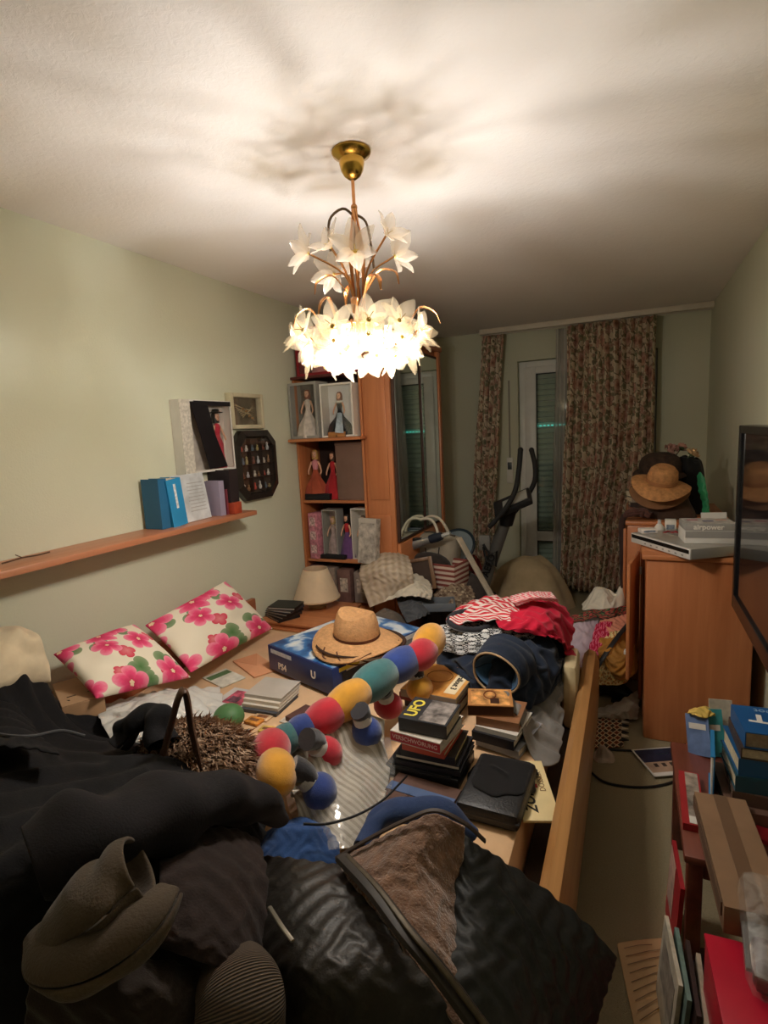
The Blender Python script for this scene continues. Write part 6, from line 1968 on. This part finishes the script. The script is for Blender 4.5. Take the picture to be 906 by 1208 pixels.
# books and cards at the left of the rear cabinet
z = CT2+.001
for k, (c, h, lb) in enumerate((('6a4438', .03, 'brown book at the bottom of the small pile beside the curtain'), ('8a5a48', .026, 'reddish book in the middle of the small pile beside the curtain'), ('3a3030', .03, 'dark book in the upper part of the small pile beside the curtain'), ('a59684', .028, 'tan box near the top of the small pile beside the curtain'), ('4c4038', .04, 'dark brown box topping the small pile beside the curtain'))):
    book(lb, (.035, 3.80-.01*k, z), .085+.006*(k % 2), .13, h, R(8*k-10), c, pages=PAGES); z += h+.001
cdd = thing('white_card', 'white card with small black drawing on the pile beside the curtain', 'card', (.05, 3.74, z), 0, rot=(R(-8), 0, R(6)))
part('card', MB().box(0, 0, .035, .07, .004, .07, .001), WHITEC, cdd)
for k in range(3): part('drawing', MB().ball((-.015+.014*k, -.003, .035+.008*(k % 2)), (.006, .0012, .005), 8, 6), BLACK_INK, cdd)
S = sleeve([(-.03, 3.58, CT2+.03), (.02, 3.56, CT2+.05), (.07, 3.57, CT2+.05), (.11, 3.56, CT2+.03)], [.022, .03, .03, .02], 24, 14, .006, 4)
setp(grid_obj('brown_scarf', S, fabric('5a3a34', .8), None, .003, 1), 'brown knotted scarf on the front edge of the rear cabinet', 'scarf')
S = sleeve([(-.03, 3.60, CT2+.03), (-.045, 3.58, CT2-.04), (-.042, 3.57, CT2-.2), (-.04, 3.56, CT2-.42)], [.018, .016, .015, .010], 24, 12, .003, 9)
setp(grid_obj('hanging_belt', S, fabric('3c2a26', .8), None, .003, 1), 'dark cloth belt hanging down the side of the rear cabinet', 'belt')

# ---------------------------------------------------------------- television on a wall arm
TVX, TY0, TY1, TZ0, TZ1 = .415, 1.38, 2.66, .79, 1.555
tv = thing('television', 'large flat television with glossy dark screen on the right wall', 'television', (TVX, (TY0+TY1)/2, TZ0), 0, rot=(0, 0, 0))
hw, hz = (TY1-TY0)/2, TZ1-TZ0
PLB = M('1c1b1d', .25, .05, spec=.6)
n = newmat('tv_screen')
n.b.inputs['Base Color'].default_value = (.012, .012, .014, 1); n.b.inputs['Roughness'].default_value = .06
n.link(n.math('MULTIPLY_ADD', n.noise(n.coord('Object'), 4.0, 2.0), .05, .05), n.b.inputs['Roughness'])
n.b.inputs['Specular IOR Level'].default_value = .9; n.b.inputs['IOR'].default_value = 1.8
SCR = n.m
part('back_shell', MB().b2(.0, .055, -hw, hw, 0, hz, .008), PLB, tv)
bz = .032
for (y0, y1, z0, z1) in ((-hw, -hw+bz, 0, hz), (hw-bz, hw, 0, hz), (-hw+bz, hw-bz, hz-bz, hz), (-hw+bz, hw-bz, 0, .06)):
    part('bezel', MB().b2(-.014, 0, y0, y1, z0, z1, .004), PLB, tv)
part('screen', MB().b2(-.004, -.001, -hw+bz, hw-bz, .06, hz-bz), SCR, tv, 'glossy black screen')
part('wall_bracket', MB().b2(.055, XR-TVX-.001, -.1, .1, .25, .5, .004), M('3a3a3c', .4, .1, metal=.6), tv)
for yy in (2.38, 2.24):
    P = [(.49, yy, .80), (.50, yy+.01, .62), (.53, yy-.02, .40), (.56, yy-.05, .2), (.57, yy-.06, .01)]
    solo('tv_cable', MB().tube([tuple(p) for p in crom(np.array(P), 20)], .0045, 6), BLK, 'black cable hanging from the television, the %s one' % ('far' if yy > 2.3 else 'near'), 'cable')

# ---------------------------------------------------------------- heap between bed and cabinet
core('clothes_heap', 'mixed clothes heap filling the gap between bed and cabinet', 'clothes', -.15, 3.60, .15, .38, .45, fabric('5c5048', .9, .25), 9, ex=3.2)
g6 = ground_map(-.45, .05, 2.70, 3.9, .9, .02)
cloth('white_headscarf', mound_rows(-.145, 3.56, .12, .15, .45, .13, .2, seed=2), fabric('d8d2c2', .9, .06), 'rounded white headscarf on top of the clothes heap', 'headscarf', (34, 34), 'world', ground=g6, excess=1.08, pin=.06, seed=4)
cloth('green_red_scarf', [[(676, 724, .50), (700, 718, .52), (722, 716, .52), (740, 712, .5)], [(676, 732, .47), (700, 728, .49), (722, 726, .49), (742, 722, .47)]] , pattern('scarf_floral', 'floral', ['2c3a30', 'b84a48', '6a8a5c'], 12.0, 'UV'), 'dark green scarf with red flowers below the white cap', 'scarf', (40, 14), ground=g6, excess=1.15, pin=.1, seed=6, noise=.01, grav=2)
def hang(name, label, cat, rows, mat, seed, n_=(30, 34), ex_=1.12):
    return cloth(name, rows, mat, label, cat, n_, ground=g6, excess=ex_, pin=.08, seed=seed, noise=.012, grav=2)
hang('lilac_blouse', 'pale lilac blouse hanging at the left of the clothes heap', 'blouse', [[(672, 735, .46), (690, 732, .47), (706, 730, .47)], [(670, 755, .38), (688, 755, .40), (702, 752, .40)], [(668, 790, .26), (684, 792, .28), (698, 785, .29)], [(672, 825, .14), (684, 825, .15), (696, 822, .16)]], fabric('b9a8b4', .85, .1), 11)
hang('crimson_scarf', 'crimson patterned scarf hanging down the clothes heap', 'scarf', [[(703, 735, .47), (712, 732, .48), (722, 732, .48)], [(696, 760, .38), (706, 758, .40), (716, 757, .40)], [(688, 790, .27), (697, 790, .29), (708, 786, .30)], [(684, 815, .18), (692, 816, .19), (702, 812, .2)]], pattern('crimson_print', 'floral', ['a81c3c', 'd87088', '8a1030'], 14.0, 'UV'), 12)
hang('peach_shirt', 'peach cotton shirt draped over the clothes heap', 'shirt', [[(708, 730, .48), (726, 726, .49), (742, 722, .48)], [(706, 740, .45), (724, 738, .46), (744, 736, .45)], [(710, 748, .42), (726, 748, .43), (744, 748, .42)]], fabric('d08a70', .85, .1), 13)
hang('yellow_blouse', 'pale yellow printed blouse hanging beside the crimson scarf', 'blouse', [[(714, 745, .44), (730, 742, .45), (746, 738, .44)], [(708, 765, .37), (724, 763, .39), (744, 760, .38)], [(704, 790, .29), (720, 790, .31), (742, 790, .3)], [(702, 805, .23), (718, 806, .24), (740, 806, .24)]], pattern('yellow_print', 'floral', ['d9c48c', 'b07a48', 'a0a070'], 12.0, 'UV'), 14)
bb_ = thing('ribbon_belt', 'black ribbon strap crossing the yellow blouse', 'strap', tuple(at(722, 760, z=.42)))
P = [at(742, 735, z=.49), at(728, 752, z=.455), at(712, 775, z=.38), at(700, 795, z=.3)]
part('strap', MB().tube([tuple(Vector(p)-bb_.location) for p in crom(np.array([tuple(p) for p in P]), 16)], .013, 8, True, (1, .3)), BLK, bb_)
mq = at(727, 800, z=.22)
MUST = M('a8742c', .75, .25, 10, .5, 200)
g6 = ground_map(-.45, .05, 2.70, 3.9, .9, .02)
cloth('mustard_bag', [[(708, 755, .40), (724, 752, .42), (742, 750, .42), (752, 755, .40)], [(705, 772, .36), (722, 770, .40), (742, 768, .40), (754, 772, .36)], [(708, 790, .29), (724, 790, .33), (742, 790, .33), (752, 790, .3)], [(716, 806, .21), (728, 809, .23), (742, 808, .23), (750, 802, .22)]], MUST, 'mustard yellow cloth bag slumped at the right of the clothes heap', 'bag', (38, 38), ground=g6, excess=1.14, pin=.08, seed=15, noise=.014, grav=2, solid=.008)
ETH = newmat('ethnic_weave')
n = ETH
v = n.coord('UV', (8, 5, 1))
vo = n.add('ShaderNodeTexVoronoi', voronoi_dimensions='2D', distance='MANHATTAN'); n.link(v, vo.inputs['Vector']); vo.inputs['Scale'].default_value = 1.0; vo.inputs['Randomness'].default_value = .25
c = n.ramp(vo.outputs[0], [(0.0, lin('5a2c1c')), (.25, lin('8a4a2c')), (.42, lin('c9b490')), (.6, lin('3a2a20'))], 'CONSTANT')
n.link(c, n.b.inputs['Base Color']); n.b.inputs['Roughness'].default_value = .95
cloth('woven_rug', [[(698, 842, .012), (715, 838, .014), (735, 838, .012)], [(697, 860, .02), (714, 858, .025), (735, 858, .02)], [(697, 882, .012), (714, 882, .015), (736, 880, .012)]], n.m, 'small brown and cream woven rug on the carpet beside the bed', 'rug', (34, 34), ground=None, excess=1.0, pin=.3, seed=18, noise=.002, grav=0)
bp = at(718, 812, z=.06)
bo = thing('black_boot', 'black leather boot lying under the mustard bag', 'boot', (-.085, bp.y, 0))
part('shaft', MB().tube([(-.12, .05, .075), (-.03, .02, .08), (.04, 0, .07)], [.06, .062, .055], 16, True, (1, .9)), M('121212', .35, .1), bo)
part('foot', MB().tube([(.02, 0, .065), (.07, -.02, .05), (.12, -.04, .035)], [.055, .045, .025], 14), M('121212', .35, .1), bo)
part('sole', MB().prism([(-.0, -.05), (.1, -.085), (.15, -.06), (.13, -.01), (.02, .05)], .002, .014), M('2a2522', .7, .1), bo)
g7 = ground_map(-.10, .3, 2.3, 3.3, .6, .02)
cloth('white_laundry', [[(702, 830, .06), (722, 824, .10), (742, 814, .13), (752, 808, .12)], [(700, 838, .05), (722, 834, .09), (742, 828, .12), (754, 824, .10)], [(705, 846, .02), (725, 843, .04), (740, 842, .06), (752, 842, .04)]], fabric('c9c2b4', .9, .1), 'white laundry crumpled on the carpet below the boot', 'laundry', (36, 30), ground=lambda X, Y: X*0.0, excess=1.12, pin=.06, seed=17, noise=.014)
rp = at(737, 860, z=.02)
fr2 = thing('rug_fringe', 'black and cream zigzag fringe along the woven rug', 'fringe', (rp.x, rp.y, .006))
for k in range(7): part('zigzag', MB().prism([(-.015, -.12+.035*k), (.02, -.105+.035*k), (-.015, -.09+.035*k)], .012, .018), BLK if k % 2 == 0 else M('cfc2a8', .9, .1), fr2)
core('paper_tissue', 'crumpled pale tissue on the carpet in front of the rug', 'tissue', at(712, 893, z=0).x, at(712, 893, z=0).y, .05, .06, .05, M('b9a898', .8, .1), 15, ex=2, bumps=.02)

# floor cables
def cable(label, pts, r=.0055, z=.006):
    P = [tuple(at(p[0], p[1], z=z)) if len(p) == 2 else tuple(at(p[0], p[1], z=p[2])) for p in pts]
    return solo('power_cable', MB().tube([tuple(p) for p in crom(np.array(P), 48)], r, 6), BLK, label, 'cable')
cable('black power cable looping across the carpet towards the stool', [(694, 908), (712, 922), (740, 928), (770, 928), (795, 922), (815, 912)])
cable('second black cable running past the woven rug to the cabinet', [(696, 880), (720, 884), (748, 886), (766, 888), (764, 897), (770, 908), (790, 912)])
cable('thin black cable leaning on the cabinet side', [(808, 878), (815, 858, .04), (828, 850, .09), (842, 850, .10)], .004)
# postcard
loc, w_, l_, rz = pxbox((772, 917), (766, 884), (836, 912), .012)
pcd = thing('postcard', 'large postcard with a night photo of a house on the carpet', 'postcard', loc, rz)
part('card', MB().box(0, 0, .003, w_, l_, .004), M('e0ded8', .4, .04), pcd)
part('night_sky', MB().box(0, l_*.22, .0056, w_*.94, l_*.48, .001), M('1c2a44', .35, .25, 20), pcd)
part('house', MB().box(0, -l_*.2, .0056, w_*.94, l_*.36, .001), M('b59a84', .35, .15, 14), pcd)
for k in range(5): part('house_window', MB().box(-w_*.3+w_*.15*k, -l_*.14, .0064, w_*.07, l_*.12, .001), M('3a3430', .4, .1), pcd)
for k in range(3): part('arch', MB().box(w_*.05+w_*.15*k, -l_*.32, .0064, w_*.1, l_*.1, .001), M('e2d8cc', .4, .1), pcd)
star = MB()
for k in range(4): star.box(0, l_*.25, .0066, w_*.22*(1 if k < 2 else .5), .002, .001)
part('flash_star', star.xf(Matrix.Rotation(0, 4, 'Z')), M('d8e2ee', .4, .05), pcd)

# ---------------------------------------------------------------- stool with things, front right
STW = wood('7a4030', '5a2c20', .4, 1.5, 'Y')
SH = .40
stl = thing('stool', 'small reddish wooden side table loaded with books', 'stool', (.36, 1.86, 0))
def sp(name, x0, x1, y0, y1, z0, z1, ch=.004): return part(name, MB().b2(x0-.36, x1-.36, y0-1.86, y1-1.86, z0, z1, ch), STW, stl)
sp('top', .150, .575, 1.56, 2.16, SH-.025, SH, .006)
for x in (.18, .545):
    for y in (1.60, 2.12): sp('leg', x-.02, x+.02, y-.02, y+.02, 0, SH-.025)
sp('apron', .175, .19, 1.62, 2.10, SH-.085, SH-.025); sp('apron', .20, .525, 1.59, 1.605, SH-.085, SH-.025)
rbk = pxbook('red book with portrait panel lying on the stool edge', (833, 985), (806, 985), (824, 920), SH+.001, .022, 'a0282c', pages=PAGES_W)
w_, l_, _ = DIMS[rbk.name]
part('portrait_panel', MB().box(w_*.05, -l_*.1, .0226, w_*.86, l_*.62, .001), M('8f857a', .5, .5, 26), rbk)
part('white_margin', MB().box(-w_*.42, -l_*.1, .0232, w_*.12, l_*.6, .001), WHITEC, rbk)
# flyers standing behind
for k, (x, y, c, lb, rr) in enumerate(((.24, 2.09, '6d86b4', 'pale blue brochure standing on the far end of the stool', -20), (.285, 2.10, '3f9aa0', 'teal brochure standing next to the blue one', 6), (.31, 2.13, 'd2ccbc', 'white envelope standing behind the brochures', 12))):
    t = thing('brochure', lb, 'brochure', (x, y, SH+.001), 0, rot=(R(-14), R(-10+6*k), R(rr)))
    part('cover', MB().box(0, 0, .07+.012*k, .075, .005, .14+.024*k), M(c, .5, .25, 16), t)
    part('title', MB().box(0, -.003, .10, .055, .001, .02), WHITEC, t)
cloth('yellow_paper', mound_rows(.25, 2.14, .05, .03, SH+.12, .02, .3, seed=7), M('d9b85c', .7, .15), 'crumpled yellow paper on top of the brochures', 'paper', (18, 16), 'world', excess=1.2, pin=.2, seed=2, grav=.5)
# brown books then blue books
z = SH+.001
for lb, (x, y), s, h, c, rr in (('thick brown cloth book at the base of the blue pile', (.39, 1.93), (.19, .25), .045, '6b5044', 3), ('second brown book with grey cover under the blue pile', (.42, 1.95), (.20, .24), .04, '5c463c', -2),
                         ('dark teal thick paperback near the base of the blue pile', (.43, 1.94), (.23, .20), .05, '1f4a5c', 4), ('deep blue thick paperback in the middle of the blue pile', (.435, 1.94), (.23, .19), .055, '1c5688', 5),
                         ('tan edged paperback lying on the blue books', (.44, 1.93), (.22, .185), .035, '4a3a30', 2)):
    book(lb, (x-.025, y-.06, z), s[0], s[1], h, R(rr), c, pages=PAGES, spine_side='-y' if 'blue' in lb and 'tan' not in lb else '-x'); z += h+.001
tb = book('blue thriller paperback with white block letters on top of the pile', (.41, 1.865, z), .20, .17, .05, R(4), '1f5a94', pages=M('a5947c', .9, .15, 80), spine_side='-x')
text('TNT', .07, WHITE_INK, tb, (.02, .0, .0504), (0, 0, R(172)), bold=.002, sx=1.3)
text('Robot', .035, M('9ab4cc', .6, .05), tb, (.0, .055, .0504), (0, 0, R(172)))
sbk2 = book('blue magazine leaning on edge against the left of the blue pile', (.252, 1.90, SH+.0015), .17, .012, .16, R(84), '2a7ab0', pages=PAGES_W, tilt=(0, R(0)))
rdp = book('red leaflet between the brown books and the cardboard box', (.40, 1.70, SH+.001), .12, .06, .012, R(-14), 'b02a38', pages=PAGES_W)

# cardboard box, long
loc, w_, l_, rz = pxbox((902, 1098), (842, 1098), (892, 948), .47)
CARD = M('7d6048', .85, .1)
kb2 = thing('cardboard_box', 'long flat brown cardboard box lying on the near end of the stool', 'box', (.268, 1.545, SH+.0015), R(3))
part('carton', MB().box(0, 0, .034, .135, .43, .068, .003), CARD, kb2)
part('top_flap', MB().box(0, 0, .0695, .133, .428, .003), M('876a50', .85, .1), kb2)
part('tape', MB().box(0, 0, .0715, .035, .43, .001), M('6d5440', .4, .05), kb2)
part('side_flap', MB().box(-.0695, .0, .05, .003, .40, .036), M('5f4836', .85, .1), kb2)
# red folder box and blister pack
REDB = M('a01428', .4, .08)
rf = thing('red_box', 'shiny red flat box in the bottom right corner', 'box', (.30, 1.17, 0), R(3))
part('carton', MB().box(0, 0, .194, .235, .30, .388, .003), REDB, rf)
part('lid', MB().box(.0, 0, .394, .24, .305, .012, .003), M('b01830', .35, .08), rf)
bp_ = thing('blister_pack', 'clear plastic blister pack with dark contents on the red box', 'package', (.29, 1.29, .425), 0, rot=(R(12), 0, R(-4)))
part('shell', MB().box(0, 0, .045, .10, .26, .085, .03), FILM, bp_, 'clear plastic shell')
part('contents', MB().box(0, -.06, .03, .07, .10, .05, .015), M('3a1c24', .4, .3, 20), bp_)
part('card_back', MB().box(0, .03, .008, .09, .19, .012, .003), M('6d6a68', .5, .2), bp_)
# magazines standing between paper and boxes
for k, (x, c, lb) in enumerate(((.165, 'b9b2a0', 'pale magazine leaning nearest to the paper sheet'), (.18, '6a8078', 'grey green magazine leaning in the row beside the red box'), (.196, '3a2a28', 'dark magazine leaning in the row beside the red box'), (.21, 'a89a88', 'beige magazine leaning against the red box'))):
    t = thing('magazine', lb, 'magazine', (x-.065+.004*k, 1.40-.03*k, 0), 0, rot=(0, R(4), R(6-2*k)))
    part('cover', MB().box(0, 0, .125, .010, .2, .25), M(c, .5, .3, 18), t)
    part('picture', MB().box(-.0058, 0, .15, .001, .15, .12), M(('8c8478', '3f4c48', '5a3a34', '7d8478')[k], .5, .4, 24), t)
rdm = thing('red_magazine', 'red and white magazine standing against the stool leg', 'magazine', (.135, 1.70, 0), 0, rot=(0, R(3), R(3)))
part('cover', MB().box(0, 0, .13, .012, .2, .26), M('b02830', .5, .15), rdm)
part('face_picture', MB().box(-.0068, .04, .16, .001, .10, .18), M('c9a898', .5, .3, 16), rdm)
dkb = thing('dark_box', 'small dark cassette box on the carpet under the stool', 'box', (.20, 1.58, 0), R(12))
part('shell', MB().box(0, 0, .03, .08, .10, .06, .004), M('1c1618', .4, .1), dkb)
part('inlay', MB().box(-.0405, 0, .03, .001, .06, .03), M('6a5a54', .5, .2), dkb)
# sheet of paper on the carpet
a, b_, c, d = at(727, 1112, z=.004), at(800, 1105, z=.004), at(816, 1182, z=.004), at(752, 1230, z=.004)
pr_ = cloth('paper_sheet', np.array([[tuple(a), tuple((a+b_)/2+Vector((0, 0, .004))), tuple(b_)], [tuple((a+d)/2), tuple((a+b_+c+d)/4+Vector((0, 0, .006))), tuple((b_+c)/2)], [tuple(d), tuple((c+d)/2), tuple(c)]]), M('c9a880', .85, .08), None, None, (16, 16), steps=4, excess=1.0, noise=.002, grav=0, pin=.5, solid=.0008)
setp(pr_, 'large beige printed sheet of paper lying on the carpet', 'paper')
for k in range(9):
    q0 = (a-d)*(1-(k+1)/10.5); 
    s0 = d+(a-d)*(1-(k+1)/10.5); e0 = c+(b_-c)*(1-(k+1)/10.5)
    p0 = s0+(e0-s0)*.1; p1 = s0+(e0-s0)*(.85 if k % 3 else .55)
    ln = MB().tube([tuple(p0-pr_.location+Vector((0, 0, .006))), tuple((p0+p1)/2-pr_.location+Vector((0, 0, .010))), tuple(p1-pr_.location+Vector((0, 0, .006)))], .0012, 4)
    part('text_line', ln, M('8a7058', .8, .1), pr_, 'faint printed line')
# folded paper star
sq_ = at(812, 1180, z=.03)
ps_ = thing('paper_star', 'yellow folded paper star with red centre near the bottom edge', 'star', (sq_.x-.005, sq_.y-.01, .02), R(20), rot=(R(18), R(-10), R(20)))
for k in range(6):
    a_ = 2*PI*k/6
    mb = MB()
    t_ = (math.cos(a_)*.085, math.sin(a_)*.085, .0); l1 = (math.cos(a_-.5)*.032, math.sin(a_-.5)*.032, .0); l2 = (math.cos(a_+.5)*.032, math.sin(a_+.5)*.032, 0)
    mb.v = [t_, l1, (0, 0, .022), l2, (t_[0], t_[1], -.002), (l1[0], l1[1], -.002), (0, 0, .004), (l2[0], l2[1], -.002)]
    mb.f = [(0, 1, 2), (0, 2, 3), (4, 6, 5), (4, 7, 6), (0, 4, 5, 1), (1, 5, 6, 2), (2, 6, 7, 3), (3, 7, 4, 0)]
    part('star_point', mb, M('d2a84c', .7, .1) if k != 4 else M('9a3a24', .7, .1), ps_, smooth=False)
